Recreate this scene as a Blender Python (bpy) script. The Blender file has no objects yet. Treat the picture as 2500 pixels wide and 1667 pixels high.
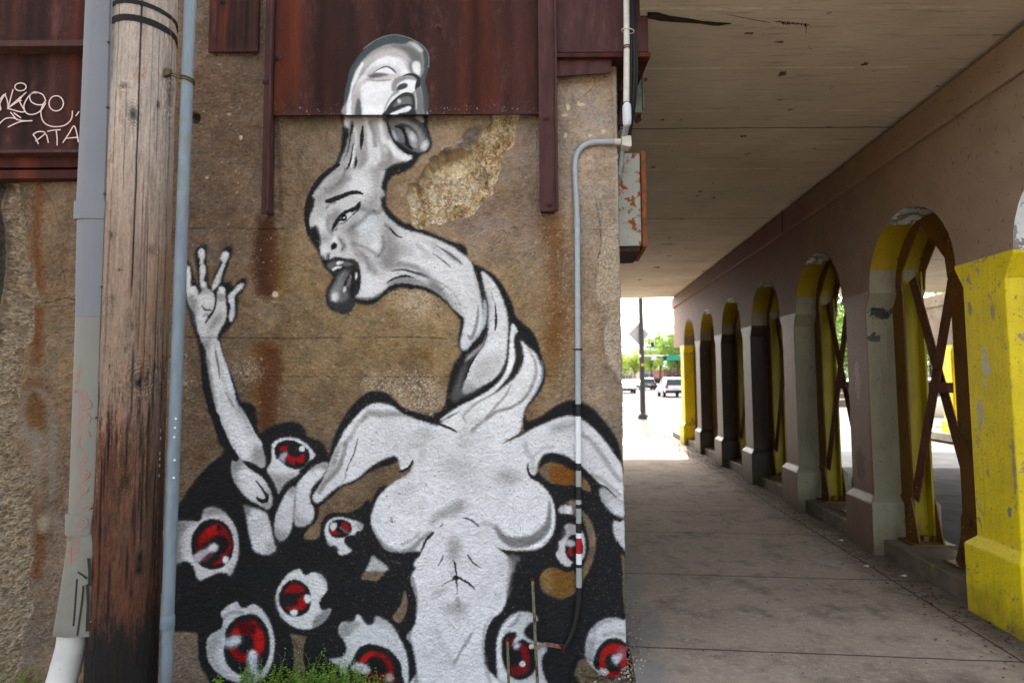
import bpy, bmesh, math, random
import numpy as np
from mathutils import Vector, Matrix, Quaternion
PI = math.pi; R_ = math.radians
sc = bpy.context.scene; COL = sc.collection
# ---------------------------------------------------------------- camera
FPX = 1400.0; TILT = math.atan(91/1400); ROLL = 0.006; CH = 1.55
CAM = Vector((0, 0, CH))
_f = Vector((0, math.cos(TILT), math.sin(TILT))); _u0 = Vector((0, -math.sin(TILT), math.cos(TILT)))
_r = math.cos(ROLL)*Vector((1, 0, 0))-math.sin(ROLL)*_u0
_u = math.sin(ROLL)*Vector((1, 0, 0))+math.cos(ROLL)*_u0
cd = bpy.data.cameras.new('camera'); cam = bpy.data.objects.new('camera', cd); COL.objects.link(cam)
cd.sensor_width = 36; cd.lens = 36*FPX/2500; cd.clip_start = 0.05; cd.clip_end = 3000
cam.matrix_world = Matrix(((_r.x, _u.x, -_f.x, 0), (_r.y, _u.y, -_f.y, 0), (_r.z, _u.z, -_f.z, CH), (0, 0, 0, 1)))
cd.dof.use_dof = True; cd.dof.focus_distance = 3.3; cd.dof.aperture_fstop = 1.9
sc.camera = cam
# ---------------------------------------------------------------- sky and sun
SUN_EL, SUN_AZ = 44.0, 12.0            # azimuth measured from +Y towards +X
w = bpy.data.worlds.new('World'); sc.world = w; w.use_nodes = True
nt = w.node_tree; nt.nodes.clear()
sky = nt.nodes.new('ShaderNodeTexSky'); sky.sky_type = 'NISHITA'; sky.sun_disc = False
sky.sun_elevation = R_(SUN_EL); sky.sun_rotation = R_(SUN_AZ); sky.dust_density = 7.0; sky.air_density = 0.9; sky.ozone_density = 0.0
bg = nt.nodes.new('ShaderNodeBackground'); bg.inputs['Strength'].default_value = 0.15
wo = nt.nodes.new('ShaderNodeOutputWorld'); bw = nt.nodes.new('ShaderNodeRGBToBW'); hz = nt.nodes.new('ShaderNodeMix'); hz.data_type = 'RGBA'; hz.inputs[0].default_value = .72
nt.links.new(sky.outputs[0], bw.inputs[0]); nt.links.new(sky.outputs[0], hz.inputs[6]); nt.links.new(bw.outputs[0], hz.inputs[7]); nt.links.new(hz.outputs[2], bg.inputs[0]); nt.links.new(bg.outputs[0], wo.inputs[0])
sl = bpy.data.lights.new('sun', 'SUN'); sl.energy = 2.6; sl.angle = R_(0.5); sl.color = (1, .97, .93)
so = bpy.data.objects.new('sun', sl); COL.objects.link(so); so.location = (4, 20, 20)
sd = Vector((math.sin(R_(SUN_AZ))*math.cos(R_(SUN_EL)), math.cos(R_(SUN_AZ))*math.cos(R_(SUN_EL)), math.sin(R_(SUN_EL))))
so.rotation_mode = 'QUATERNION'; so.rotation_quaternion = sd.to_track_quat('Z', 'Y')
vs = sc.view_settings; vs.view_transform = 'Standard'; vs.look = 'None'; vs.gamma = 1; vs.use_curve_mapping = False
vs.exposure = 2.92

sc.cycles.max_bounces = 10; sc.cycles.diffuse_bounces = 6; sc.cycles.caustics_reflective = False; sc.cycles.caustics_refractive = False
sc.cycles.use_denoising = True

# ---------------------------------------------------------------- photo point <-> place
def ray(u, v):
    return (_f+_r*((u-1250)/FPX)+_u*((833.5-v)/FPX))
def at(u, v, Y):
    """point of the vertical plane y=Y seen at photo point (u, v)"""
    d = ray(u, v); return CAM+d*(Y/d.y)
def to_uv(P):
    """photo points of an (n, 3) array"""
    q = P-np.array([0, 0, CH]); a = q@np.array(_r); b = q@np.array(_u); c = q@np.array(_f)
    return 1250+FPX*a/c, 833.5-FPX*b/c
# passage frame: s runs along the passage, X across it
DX, DY = 0.0995, 0.995
def ps(X, s, z=0.0): return Vector((DY*X+DX*s, -DX*X+DY*s, z))
WY = 3.2                               # the painted wall's plane
# ---------------------------------------------------------------- paint canvas
def s2l(c):
    c = np.asarray(c, dtype=np.float64)
    return np.where(c <= 0.04045, c/12.92, ((c+0.055)/1.055)**2.4)

def field(h, w, beta, seed, ax=1.0, ay=1.0, lo=0.0):
    """spectral noise, zero mean, unit deviation; ax, ay stretch it"""
    rg = np.random.default_rng(seed)
    fy = np.fft.fftfreq(h)[:, None]*ay*h; fx = np.fft.rfftfreq(w)[None, :]*ax*h
    r = np.sqrt(fx*fx+fy*fy); r[0, 0] = 1
    amp = r**(-beta/2.0); amp[r < lo] = 0; amp[0, 0] = 0
    ph = rg.normal(size=(h, w//2+1))+1j*rg.normal(size=(h, w//2+1))
    f = np.fft.irfft2(amp*ph, s=(h, w))
    return ((f-f.mean())/f.std()).astype(np.float32)

def gblur(m, s):
    if s <= 0.3: return m
    r = int(math.ceil(s*2.6)); k = np.exp(-0.5*(np.arange(-r, r+1)/s)**2); k /= k.sum()
    for axis in (0, 1):
        o = np.zeros_like(m)
        for i, kk in enumerate(k):
            d = i-r
            if axis == 0:
                if abs(d) >= m.shape[0]: continue
                if d >= 0: o[d:] += kk*m[:m.shape[0]-d]
                else: o[:d] += kk*m[-d:]
            else:
                if abs(d) >= m.shape[1]: continue
                if d >= 0: o[:, d:] += kk*m[:, :m.shape[1]-d]
                else: o[:, :d] += kk*m[:, -d:]
        m = o
    return m

def crom(p, closed, n=6):
    p = np.asarray(p, float); m = len(p)
    if closed: q = np.vstack([p[-1:], p, p[:2]]); segs = m
    else: q = np.vstack([p[:1], p, p[-1:]]); segs = m-1
    t = (np.arange(n)/n)[:, None]; out = []
    for i in range(segs):
        a, b, c, d = q[i], q[i+1], q[i+2], q[i+3]
        out.append(0.5*((2*b)+(c-a)*t+(2*a-5*b+4*c-d)*t*t+(3*b-a-3*c+d)*t**3))
    if not closed: out.append(p[-1:])
    return np.vstack(out)

def pts(s):
    return [tuple(float(v) for v in q.split(',')) for q in s.split()]

class Canvas:
    def __init__(s, x0, y0, x1, y1, base=None):
        s.x0, s.y0, s.w, s.h = x0, y0, x1-x0, y1-y0
        s.rgb = np.zeros((s.h, s.w, 3), np.float32); s.a = np.zeros((s.h, s.w), np.float32)
        if base is not None: s.rgb[:] = base; s.a[:] = 1
        s.clip = None; s.grain = None; s.R(0, 0, 1)
    def R(s, ox, oy, sc): s.ox, s.oy, s.sc = ox, oy, sc
    def box(s, xa, ya, xb, yb):
        return max(0, int(xa)), max(0, int(ya)), min(s.w, int(xb)+1), min(s.h, int(yb)+1)
    def tr(s, p):
        p = np.array(p, float); q = p.copy()
        q[:, 0] = s.ox+p[:, 0]*s.sc-s.x0; q[:, 1] = s.oy+p[:, 1]*s.sc-s.y0
        if p.shape[1] > 2: q[:, 2] = p[:, 2]*s.sc
        return q
    def comp(s, x0, y0, x1, y1, m, col, a):
        if s.grain is not None: m = np.clip(m+s.grain[y0:y1, x0:x1]*m*(1-m)*4, 0, 1)
        m = m*a
        if s.clip is not None: m = m*s.clip[y0:y1, x0:x1]
        if col is None:
            s.a[y0:y1, x0:x1] *= (1-m); return
        if isinstance(col, (int, float)): col = (col, col, col)
        c = np.array(col, np.float32); m3 = m[:, :, None]
        A = s.a[y0:y1, x0:x1]; An = m+A*(1-m)
        R = s.rgb[y0:y1, x0:x1]
        s.rgb[y0:y1, x0:x1] = np.where(An[:, :, None] > 1e-4, (c*m3+R*(A*(1-m))[:, :, None])/np.maximum(An, 1e-4)[:, :, None], R)
        s.a[y0:y1, x0:x1] = An
    def poly(s, P, blur, smooth=True):
        q = s.tr(P)[:, :2]
        if smooth: q = crom(q, True)
        b = max(0.75, blur*s.sc); pad = 3*b+2
        x0, y0, x1, y1 = s.box(q[:, 0].min()-pad, q[:, 1].min()-pad, q[:, 0].max()+pad, q[:, 1].max()+pad)
        if x1 <= x0 or y1 <= y0: return None
        # pad the raster so shapes cut by the canvas edge keep full weight
        X = np.arange(x0, x1)+0.5; M = np.zeros((y1-y0, x1-x0), bool)
        n = len(q)
        for i in range(n):
            xa, ya = q[i]; xb, yb = q[(i+1) % n]
            if ya == yb: continue
            if ya > yb: xa, ya, xb, yb = xb, yb, xa, ya
            r0 = max(0, int(math.ceil(ya-0.5))-y0); r1 = min(y1-y0, int(math.ceil(yb-0.5))-y0)
            if r1 <= r0: continue
            yy = np.arange(r0, r1)+y0+0.5
            xi = xa+(yy-ya)*(xb-xa)/(yb-ya)
            M[r0:r1] ^= (X[None, :] >= xi[:, None])
        p = int(3*b)+1
        m = np.pad(M.astype(np.float32), p, mode='edge')
        m = gblur(m, b)[p:-p, p:-p]
        return x0, y0, x1, y1, m
    def F(s, col, blur, P, a=1.0, smooth=True):
        r = s.poly(pts(P) if isinstance(P, str) else P, blur, smooth)
        if r is not None: s.comp(*r, col, a)
    def mask(s, blur, P):
        out = np.zeros((s.h, s.w), np.float32); r = s.poly(pts(P), blur)
        out[r[1]:r[3], r[0]:r[2]] = r[4]; return out
    def band(s, y0=None, y1=None, x0=None, x1=None):
        """clip that keeps rows y0..y1 and fades in over columns x0..x1 (photo units)"""
        m = np.ones((s.h, s.w), np.float32)
        Y = np.arange(s.h)[:, None]+s.y0; X = np.arange(s.w)[None, :]+s.x0
        if y0 is not None: m = m*np.clip(Y-y0+0.5, 0, 1)
        if y1 is not None: m = m*np.clip(y1-Y+0.5, 0, 1)
        if x0 is not None: m = m*np.clip((X-x0)/(x1-x0), 0, 1)
        return m.astype(np.float32)
    def L(s, col, w, soft, P, a=1.0):
        P = pts(P) if isinstance(P, str) else P
        P = [p if len(p) > 2 else (p[0], p[1], w) for p in P]
        q = s.tr(P); q = crom(q, False, 8)
        soft = max(1.3, soft*s.sc)
        # resample
        d = np.r_[0, np.cumsum(np.hypot(np.diff(q[:, 0]), np.diff(q[:, 1])))]
        wm = max(1.0, q[:, 2].max()); step = max(0.5, min(2.0, wm/5))
        t = np.linspace(0, d[-1], max(2, int(d[-1]/step)+1))
        x = np.interp(t, d, q[:, 0]); y = np.interp(t, d, q[:, 1]); r = np.interp(t, d, q[:, 2])/2
        pad = r.max()+soft+2
        x0, y0, x1, y1 = s.box(x.min()-pad, y.min()-pad, x.max()+pad, y.max()+pad)
        if x1 <= x0 or y1 <= y0: return
        M = np.zeros((y1-y0, x1-x0), np.float32)
        for xx, yy, rr in zip(x, y, r):
            pr = rr+soft+1
            a0, b0, a1, b1 = s.box(xx-pr, yy-pr, xx+pr, yy+pr)
            if a1 <= a0 or b1 <= b0: continue
            X = np.arange(a0, a1)+0.5-xx; Y = np.arange(b0, b1)+0.5-yy
            dd = np.sqrt(X[None, :]**2+Y[:, None]**2)
            v = np.clip((rr-dd)/soft+0.5, 0, 1)*min(1.0, rr*2+0.2)
            sl = M[b0-y0:b1-y0, a0-x0:a1-x0]; np.maximum(sl, v, out=sl)
        M = M*M*(3-2*M)
        s.comp(x0, y0, x1, y1, M, col, a)
    def D(s, col, x, y, rx, ry=None, a=1.0, soft=0.5, rot=0):
        """soft dab (ellipse)"""
        ry = ry or rx
        cx, cy, _ = s.tr([(x, y, 0)])[0]; rx *= s.sc; ry *= s.sc; R = max(rx, ry)*1.8+2
        x0, y0, x1, y1 = s.box(cx-R, cy-R, cx+R, cy+R)
        if x1 <= x0 or y1 <= y0: return
        X = (np.arange(x0, x1)+0.5-cx)[None, :]; Y = (np.arange(y0, y1)+0.5-cy)[:, None]
        c, sn = math.cos(rot), math.sin(rot)
        d = np.sqrt(((X*c+Y*sn)/rx)**2+((-X*sn+Y*c)/ry)**2)
        m = np.clip((1+soft-d)/(2*soft), 0, 1).astype(np.float32); m = m*m*(3-2*m)
        s.comp(x0, y0, x1, y1, m, col, a)
    def sample(s, u, v):
        """bilinear rgb, alpha at photo coordinates"""
        x = np.clip(u-s.x0-0.5, 0, s.w-1.001); y = np.clip(v-s.y0-0.5, 0, s.h-1.001)
        xi = x.astype(int); yi = y.astype(int); fx = (x-xi)[..., None]; fy = (y-yi)[..., None]
        I = np.dstack([s.rgb, s.a])
        return (I[yi, xi]*(1-fx)*(1-fy)+I[yi, xi+1]*fx*(1-fy)+I[yi+1, xi]*(1-fx)*fy+I[yi+1, xi+1]*fx*fy)
# ---------------------------------------------------------------- the mural's paint
K = (.135, .137, .145); W = (.885, .895, .905)
RA = (750, 70, 400/1568); RB = (720, 420, 400/1568); RC = (1000, 560, 400/1254); RD = (440, 580, 300/941)
RE = (420, 1000, 420/1568); RF = (740, 930, 420/1568); RG = (1120, 950, 440/1568); RH = (420, 1330, 420/1954)
RI = (780, 1300, 420/1794); RJ = (1140, 1280, 420/1702)

def draw_mural():
    c = Canvas(370, 60, 1560, 1690)
    c.grain = np.clip(field(c.h, c.w, 0.9, 7, lo=60), -2.2, 2.2)*0.16+field(c.h, c.w, 2.4, 8)*0.05
    F, L, D, R = c.F, c.L, c.D, c.R
    # ---------- black mass of tentacles
    R(*RE)
    F(K, 8, "-30,1050 30,930 50,880 100,800 180,680 260,580 350,490 440,420 500,340 640,300 800,215 850,180 900,150 1000,120 1090,108 1160,125 1205,170 1230,240 1300,265 1370,300 1405,360 1450,500 1500,800 1568,900 1600,1700 -60,1700")
    R(*RH)
    F(K, 10, "-60,-100 2100,-100 2100,1700 500,1700 400,1500 330,1380 300,1280 290,1000 200,985 -60,975", smooth=False)
    R(*RI)
    F(K, 4, "-60,-60 560,-60 600,60 620,180 720,280 820,320 900,300 1050,200 1300,200 1300,1700 -60,1700")
    R(*RG)
    F(K, 6, "560,330 690,650 690,720 630,760 700,820 780,900 830,1000 840,1150 800,1300 700,1390 560,1420 540,1480 510,1700 1500,1700 1462,1480 1440,1000 1380,930 1240,830 1120,710 1000,620 900,560 800,550 720,580 690,650")
    R(*RJ)
    F(K, 8, "540,300 300,330 200,600 100,900 60,1300 100,1700 1100,1700 1060,1500 1090,1370 1180,1330 1250,1400 1330,1500 1500,1540 1640,1480 1620,300")
    # holes where the wall shows
    R(*RF)
    F(None, 6, "870,760 850,815 760,890 700,935 640,1010 600,1080 540,1130 400,1195 250,1205 195,1250 162,1330 150,1415 90,1445 20,1440 10,1400 60,1330 110,1290 145,1200 150,1150 270,1040 370,955 460,925 560,850 680,780 800,745")
    R(*RH)
    F(None, 6, "1340,1000 1530,1038 1495,1140 1490,1300 1512,1400 1500,1600 1340,1600 1372,1480 1390,1350 1375,1150", smooth=False)
    R(*RI)
    F(None, 7, "430,475 480,400 560,395 680,405 640,470 590,502 520,495")
    F(None, 6, "885,600 915,680 915,780 885,880 830,945 760,880 800,820 850,740 870,660")
    R(*RG)
    F(None, 7, "700,715 730,665 790,635 880,650 960,690 1020,720 1090,770 1150,880 1080,870 1000,832 900,832 800,815 740,770")
    F(None, 8, "1065,1060 1110,1090 1160,1180 1188,1290 1185,1380 1150,1480 1120,1600 1060,1600 1110,1480 1140,1380 1130,1270 1090,1150")
    F(None, 8, "930,985 1020,970 1025,1100 990,1080 985,1010")
    F(None, 6, "1415,1440 1440,1470 1465,1500 1470,1700 1440,1600")
    R(*RJ)
    F(None, 7, "720,560 730,500 780,440 860,422 930,450 1000,475 1070,465 1100,600 1070,670 1000,715 920,738 840,705 770,680 730,620")
    F(None, 8, "1170,-20 1215,-20 1250,60 1270,180 1262,290 1230,390 1180,490 1130,590 1105,640 1120,500 1150,430 1200,340 1215,230 1200,100")
    F(None, 6, "1530,270 1570,330 1600,600 1620,960 1575,900 1545,700 1545,480", smooth=False)

    # ---------- dark silhouettes round the figure
    R(*RB)
    F(K, 9, "400,-40 330,10 240,90 170,190 125,290 108,400 112,520 135,620 170,690 220,760 250,830 275,900 330,960 365,1000 340,1060 305,1130 295,1200 310,1270 360,1320 440,1355 510,1345 555,1290 580,1250 660,1270 750,1262 820,1210 900,1150 990,1115 1100,1110 1220,1130 1340,1180 1440,1250 1520,1340 1600,1420 1650,1300 1650,760 1500,670 1330,595 1180,535 1100,510 1020,470 940,400 880,320 870,230 885,120 920,40 1050,-20 900,-60")
    R(*RC)
    F(K, 7, "-30,-20 60,5 160,40 260,85 340,125 400,170 450,220 500,265 570,300 640,345 700,410 745,480 790,580 810,660 870,720 930,770 975,840 1000,930 1025,1020 1040,1100 1020,1200 960,1290 890,1380 880,1420 860,1470 600,1500 300,1500 180,1420 240,1390 270,1340 290,1220 310,1110 345,1020 395,950 375,900 375,820 390,720 385,650 340,570 270,500 180,460 80,430 -20,430")
    R(*RD)
    F(K, 8, "130,790 90,680 60,560 30,420 20,300 40,180 65,180 90,250 130,370 140,300 115,170 112,110 150,65 185,50 205,80 200,150 215,260 215,360 250,370 260,290 300,210 320,120 350,70 385,70 395,110 370,200 340,290 330,345 370,340 400,345 405,380 440,340 470,315 500,315 508,350 480,410 445,450 440,540 420,630 370,700 320,750 310,800 330,890 350,960 395,1060 430,1160 460,1250 510,1330 560,1430 610,1500 660,1600 330,1600 280,1500 230,1340 190,1200 165,1040 150,900")
    R(*RE)
    F(K, 8, "340,-20 720,-60 780,180 850,400 860,560 600,560 540,430 470,350 430,240 390,110")
    R(*RF)
    F(K, 7, "70,1080 80,1010 150,880 220,720 270,540 310,440 370,330 440,230 520,150 600,100 680,92 760,110 830,170 900,230 1000,275 1100,300 1200,325 1260,290 1380,240 1400,480 1240,420 900,700 800,760 680,790 560,860 460,930 370,960 270,1040 170,1120 110,1130")
    R(*RG)
    F(K, 8, "560,330 570,200 590,270 640,270 740,220 800,175 880,125 980,95 1080,120 1180,180 1260,270 1340,380 1390,470 1430,640 1440,720 1400,700 1200,400 1000,260 800,330 600,400")
    # ---------- upper head and its neck: dark silhouette
    R(*RA)
    up, dn = c.band(y1=283), c.band(y0=283)
    c.clip = up
    SL = (.27, .30, .315)
    F(SL, 5, "345,1000 345,870 350,700 362,600 385,500 400,420 420,370 480,280 560,190 640,130 740,85 830,68 920,80 1000,110 1080,150 1140,210 1165,290 1160,380 1140,460 1128,520 1145,570 1160,660 1160,760 1155,870 1155,1000")
    L((.55, .6, .63), 9, 8, "540,195 640,122 740,78 830,62 920,74 1010,108 1090,155 1150,225 1165,300 1160,370", .8)
    c.clip = dn
    F(K, 9, "325,700 325,850 338,950 330,1060 315,1170 270,1290 170,1380 90,1470 60,1510 200,1600 600,1650 745,1600 750,1530 770,1470 820,1410 900,1385 990,1335 1050,1270 1090,1210 1160,1180 1192,1110 1180,1030 1150,940 1155,850 1155,700")
    c.clip = up
    # inner greys on the steel
    G1 = (.56, .565, .55)
    F(G1, 6, "375,835 395,660 425,520 470,400 530,310 620,220 720,168 830,145 930,150 1000,120 1060,150 1100,215 1118,330 1112,420 1080,485 1092,540 1108,640 1108,760 1110,835")
    F((.40, .41, .40), 14, "800,160 930,160 1030,200 1090,250 1105,340 1100,430 1060,400 1030,330 990,320 960,250 880,200")
    F((.75, .78, .78), 8, "970,130 1040,150 1110,210 1090,230 1040,190", .8)
    F((.70, .69, .68), 14, "520,330 640,240 760,200 880,200 960,260 990,330 900,290 780,270 660,300 560,370 500,450 470,520 440,560 460,430")
    F(W, 10, "500,480 540,430 600,350 680,290 780,262 880,278 940,310 965,360 985,430 920,450 870,470 820,520 812,590 842,605 780,690 745,760 730,840 520,840 512,700 500,600 470,640 455,600 470,520")
    F(W, 5, "372,835 385,700 405,620 430,510 470,410 520,330 540,340 500,430 465,520 440,640 425,760 430,835")
    F((.73, .71, .71), 8, "440,560 520,500 560,470 640,480 560,520 520,560 505,640 500,700 470,690 450,835 425,835 430,700", .75)
    L((.45, .5, .6), 10, 8, "455,540 430,620 425,690", .5)
    F((.36, .38, .38), 7, "487,665 512,720 520,835 462,835 465,750")
    # eye of the upper head
    F((.72, .70, .70), 16, "560,440 620,380 720,345 800,350 870,390 890,440 850,470 780,500 680,500 600,490", .8)
    F((.36, .36, .37), 9, "585,455 650,428 730,430 780,445 700,462 620,478")
    F(W, 4, "655,415 700,390 760,370 820,395 845,425 835,440 760,430 700,420")
    L((.27, .29, .33), 14, 4, "630,425,4 690,388,9 750,366,12 800,380,16 835,410,16 850,430,6")
    L((.60, .57, .57), 14, 14, "560,490,5 680,500,16 800,490,10")
    F(W, 8, "1005,340 1040,312 1078,330 1085,400 1070,450 1040,430 1010,400")
    L((.45, .45, .44), 30, 22, "990,320,10 990,390,24 1010,430,20", .9)
    L((.62, .60, .60), 26, 20, "910,300,5 960,370,24 985,430,24", .5)
    # nose
    F((.55, .54, .54), 9, "812,530 840,480 900,465 920,480 870,515 845,560 840,600 815,590")
    F(W, 4, "860,545 870,530 930,490 1020,490 1045,520 1035,580 1010,610 940,610 870,600")
    L((.17, .2, .2), 30, 5, "918,455,8 970,440,20 1030,450,30 1070,490,40 1062,530,50 1045,575,30")
    F((.25, .26, .28), 4, "858,595 865,560 890,535 930,525 960,535 955,562 920,580")
    F((.52, .51, .52), 7, "880,480 940,465 1010,470 1040,500 960,485 900,510", .6)
    L((.45, .46, .46), 50, 16, "1065,590,50 1075,680,60 1080,760,70 1080,840,70")
    L((.30, .33, .33), 26, 8, "1105,440,14 1095,520,26 1110,600,20 1125,700,20 1130,830,20")
    # mouth on the steel
    F((.19, .21, .21), 4, "735,840 750,780 790,720 840,670 900,625 960,605 1010,625 1030,690 1030,760 1020,840")
    F((.40, .42, .41), 8, "820,740 860,690 920,650 980,650 1005,690 1000,730 940,740 870,760")
    D((.8, .84, .84), 880, 695, 18, 22, .9)
    F(W, 4, "800,812 860,785 930,755 985,740 992,775 950,800 880,812 850,835 800,835")
    L((.17, .19, .2), 24, 5, "790,800,20 840,765,24 920,735,20 985,735,14 1020,760,14")
    L(W, 26, 6, "745,790,8 790,700,30 870,630,26 940,600,20 1000,610,18", .95)
    L((.8, .8, .8), 14, 8, "1035,620,12 1045,700,14 1048,770,10", .7)
    L((.6, .59, .6), 16, 12, "740,790,10 770,710,16 810,640,16 840,610,10", .7)
    # ---------- neck of the upper head on concrete
    c.clip = dn
    G2 = (.66, .66, .655)
    F(G2, 9, "352,700 352,845 350,920 380,940 400,1000 372,1120 330,1230 270,1340 180,1420 110,1510 60,1620 700,1620 700,1500 705,1410 740,1350 830,1300 920,1280 990,1250 1000,1200 940,1180 860,1110 800,1020 770,930 760,845 760,700")
    c.clip = dn*c.mask(6, "350,700 352,1000 340,1120 300,1230 250,1340 180,1420 110,1510 60,1620 700,1620 702,1500 705,1410 740,1350 830,1300 930,1290 1000,1250 1010,1200 1060,1150 1160,1140 1180,1080 1130,960 1140,700")
    for p, w in (("560,870,30 600,1000,70 640,1150,120 640,1260,120 560,1400,130 480,1500,120", 0), ("780,1080,30 840,1190,70 960,1250,50", 0), ("455,960 470,1080 430,1230 370,1340 250,1440", 24), ("380,870,46 372,930,40", 0), ("700,900,40 720,1020,60 760,1150,60", 0)):
        L(W, w or 40, 44, p, .8)
    L((.45, .45, .45), 40, 30, "600,900 640,1020 650,1120", .55)
    L((.42, .42, .42), 60, 50, "690,1300,30 770,1290,50 800,1200,40 740,1120,20", .5)
    L((.5, .5, .5), 60, 44, "300,1440 420,1420 520,1300 530,1200", .4)
    L((.38, .38, .38), 26, 14, "430,900,30 425,960,34 412,1040,22 395,1150,14 350,1260,8", .9)
    L((.16, .16, .17), 20, 8, "432,930,24 415,1010,14 400,1100,8 380,1180,5")
    L((.16, .16, .17), 30, 7, "530,930,8 525,1000,34 520,1080,36 515,1160,10")
    L((.14, .14, .15), 14, 8, "440,1110,10 430,1190,14 410,1280,20 370,1370,18 330,1430,8")
    L((.14, .14, .15), 20, 9, "470,1225,8 466,1280,26 455,1340,10")
    L(W, 20, 8, "450,1120,12 445,1200,24 430,1290,20 420,1330,8", .9)
    c.clip = dn
    # tongue and jaw below the plate
    F((.28, .28, .29), 8, "745,845 760,920 790,1010 850,1100 930,1160 1000,1200 1060,1190 1150,1150 1175,1090 1150,1000 1110,920 1090,845")
    F((.42, .42, .42), 8, "800,860 880,850 990,880 1080,950 1140,1040 1160,1110 1130,1170 1060,1190 980,1140 920,1060 860,980 800,960 780,900")
    F((.62, .63, .63), 12, "850,870 950,890 1050,950 1110,1040 1150,1100 1130,1150 1080,1130 1060,1010 1000,930 900,900", .7)
    F((.22, .22, .23), 8, "850,930 920,915 1000,950 1050,1010 1060,1100 1030,1170 990,1130 960,1060 930,980 880,950")
    F((.6, .61, .61), 12, "930,950 990,970 1050,1030 1060,1100 1040,1160 1000,1130 970,1060 950,1000")
    D(W, 1010, 1040, 26, 40, .6, .8, -.3); D(W, 1125, 1120, 32, 45, .8, .7, .5)
    L((.13, .13, .14), 26, 9, "850,940,20 910,960,30 945,1040,30 960,1110,34 1000,1150,20")
    L((.13, .13, .14), 20, 9, "770,900,14 790,980,18 830,1070,22 900,1140,40 980,1190,40 1060,1200,24")
    F((.70, .74, .78), 9, "812,960 850,1010 870,1060 850,1075 815,1010")
    F((.5, .5, .5), 9, "860,980 910,1010 930,1080 900,1090 860,1050", .8)
    F((.62, .62, .62), 6, "1040,845 1105,845 1110,900 1070,880", .9)
    L(W, 40, 26, "790,1080,20 840,1170,50 920,1225,50 985,1240,34", .9)
    L((.3, .3, .3), 14, 8, "380,845 480,850 600,843 740,850", .5)

    c.clip = None
    # ---------- second head
    R(*RB)


    F((.78, .785, .785), 8, "400,20 320,60 240,150 195,230 178,340 150,400 135,480 150,540 200,520 225,580 245,640 240,740 265,820 330,830 400,820 480,830 560,840 600,880 625,960 625,1080 600,1160 570,1195 640,1215 720,1215 790,1190 850,1140 920,1080 1020,1060 1140,1075 1260,1100 1370,1160 1460,1240 1540,1330 1700,1400 1700,900 1560,760 1440,680 1300,620 1180,580 1090,560 1000,520 900,440 840,360 820,260 825,140 850,40 840,-20 500,-20")
    c.clip = c.mask(6, "400,-60 320,60 240,150 195,230 178,340 150,400 135,480 150,540 200,520 225,580 245,640 240,740 265,820 330,830 400,820 480,830 560,840 600,880 625,960 625,1080 600,1160 570,1195 640,1215 720,1215 790,1190 850,1140 920,1080 1020,1060 1140,1075 1260,1100 1370,1160 1460,1240 1540,1330 1700,1400 1700,900 1560,760 1440,680 1300,620 1180,580 1090,560 1000,520 900,440 840,360 820,260 825,140 850,40 840,-60")
    g = lambda v: (v, v, v*.995)
    F(g(.55), 30, "420,0 540,-20 470,110 420,200 300,250 220,330 190,330 200,230 280,130", .75)
    L(g(.42), 26, 16, "480,-30 460,60 400,120", .6)
    F(g(.5), 34, "720,-60 830,-60 830,120 800,300 780,420 640,330 720,250 770,150", .6)
    L(g(.45), 50, 34, "845,330 800,380 700,380 640,350", .55)
    D(W, 620, 120, 90, 120, .8, .7)
    D(W, 260, 420, 60, 90, .8, .7); D(W, 240, 500, 50, 60, .6, .7)
    F(g(.48), 22, "350,400 400,350 440,400 400,480 350,560 330,500", .8)
    F(g(.52), 30, "540,480 590,440 640,400 600,560 580,680 520,640 480,560", .8)
    F(g(.62), 20, "420,520 500,500 520,560 470,640 430,600", .5)
    D((.80, .83, .84), 700, 510, 100, 110, .9, .5); D(W, 780, 700, 50, 100, .7, .8)
    L(g(.72), 14, 10, "600,480 620,420 690,390 760,400 800,450", .8)
    F(g(.50), 40, "850,440 900,470 960,640 980,760 960,880 860,900 800,860 840,760 860,600", .75)
    F(g(.55), 40, "900,700 1060,720 1180,830 1150,900 1000,930 880,920", .55)
    F(W, 40, "1000,820 1160,780 1280,860 1400,980 1520,1120 1650,1330 1500,1200 1320,1000 1150,930 1020,900", .9)
    F(W, 34, "1080,600 1240,640 1330,740 1280,780 1150,720 1050,640", .7)
    L(g(.45), 34, 30, "560,680 640,710 740,760 790,810", .5)
    L(g(.5), 36, 30, "640,760 690,850 700,950 680,1010", .5)
    F(W, 26, "640,940 760,1000 860,1040 900,960 1010,950 1140,980 1080,1000 960,1010 880,1070 800,1140 700,1180 640,1150", .95)
    L(g(.25), 16, 12, "920,945,6 1040,935,18 1130,960,22 1230,985,30 1300,1020,20", .9)
    F(g(.42), 22, "1290,1010 1380,1080 1440,1170 1520,1270 1560,1320 1440,1220 1340,1140 1290,1080", .8)
    F(g(.55), 12, "880,1070 940,1020 1040,1000 1150,1020 1260,1070 1380,1140 1470,1240 1380,1180 1260,1110 1140,1080 1020,1065 920,1090", .8)
    L(g(.18), 18, 10, "880,1060,8 960,1015,18 1060,995,22 1130,1010,10")
    L(g(.35), 60, 30, "590,1210,20 680,1225,40 760,1210,40 830,1160,20", .8)
    F(g(.50), 26, "200,380 250,300 300,330 290,440 240,470", .4); L(g(.42), 40, 30, "320,420 310,520 350,600", .45)
    L(g(.45), 60, 44, "560,700 620,800 700,860 760,960", .4); L(g(.40), 30, 22, "840,620 850,720 800,800", .5)
    L(g(.45), 50, 40, "1000,880 1120,900 1250,960 1350,1040", .55); L(g(.5), 40, 30, "1180,700 1280,800 1400,920", .4)
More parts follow.
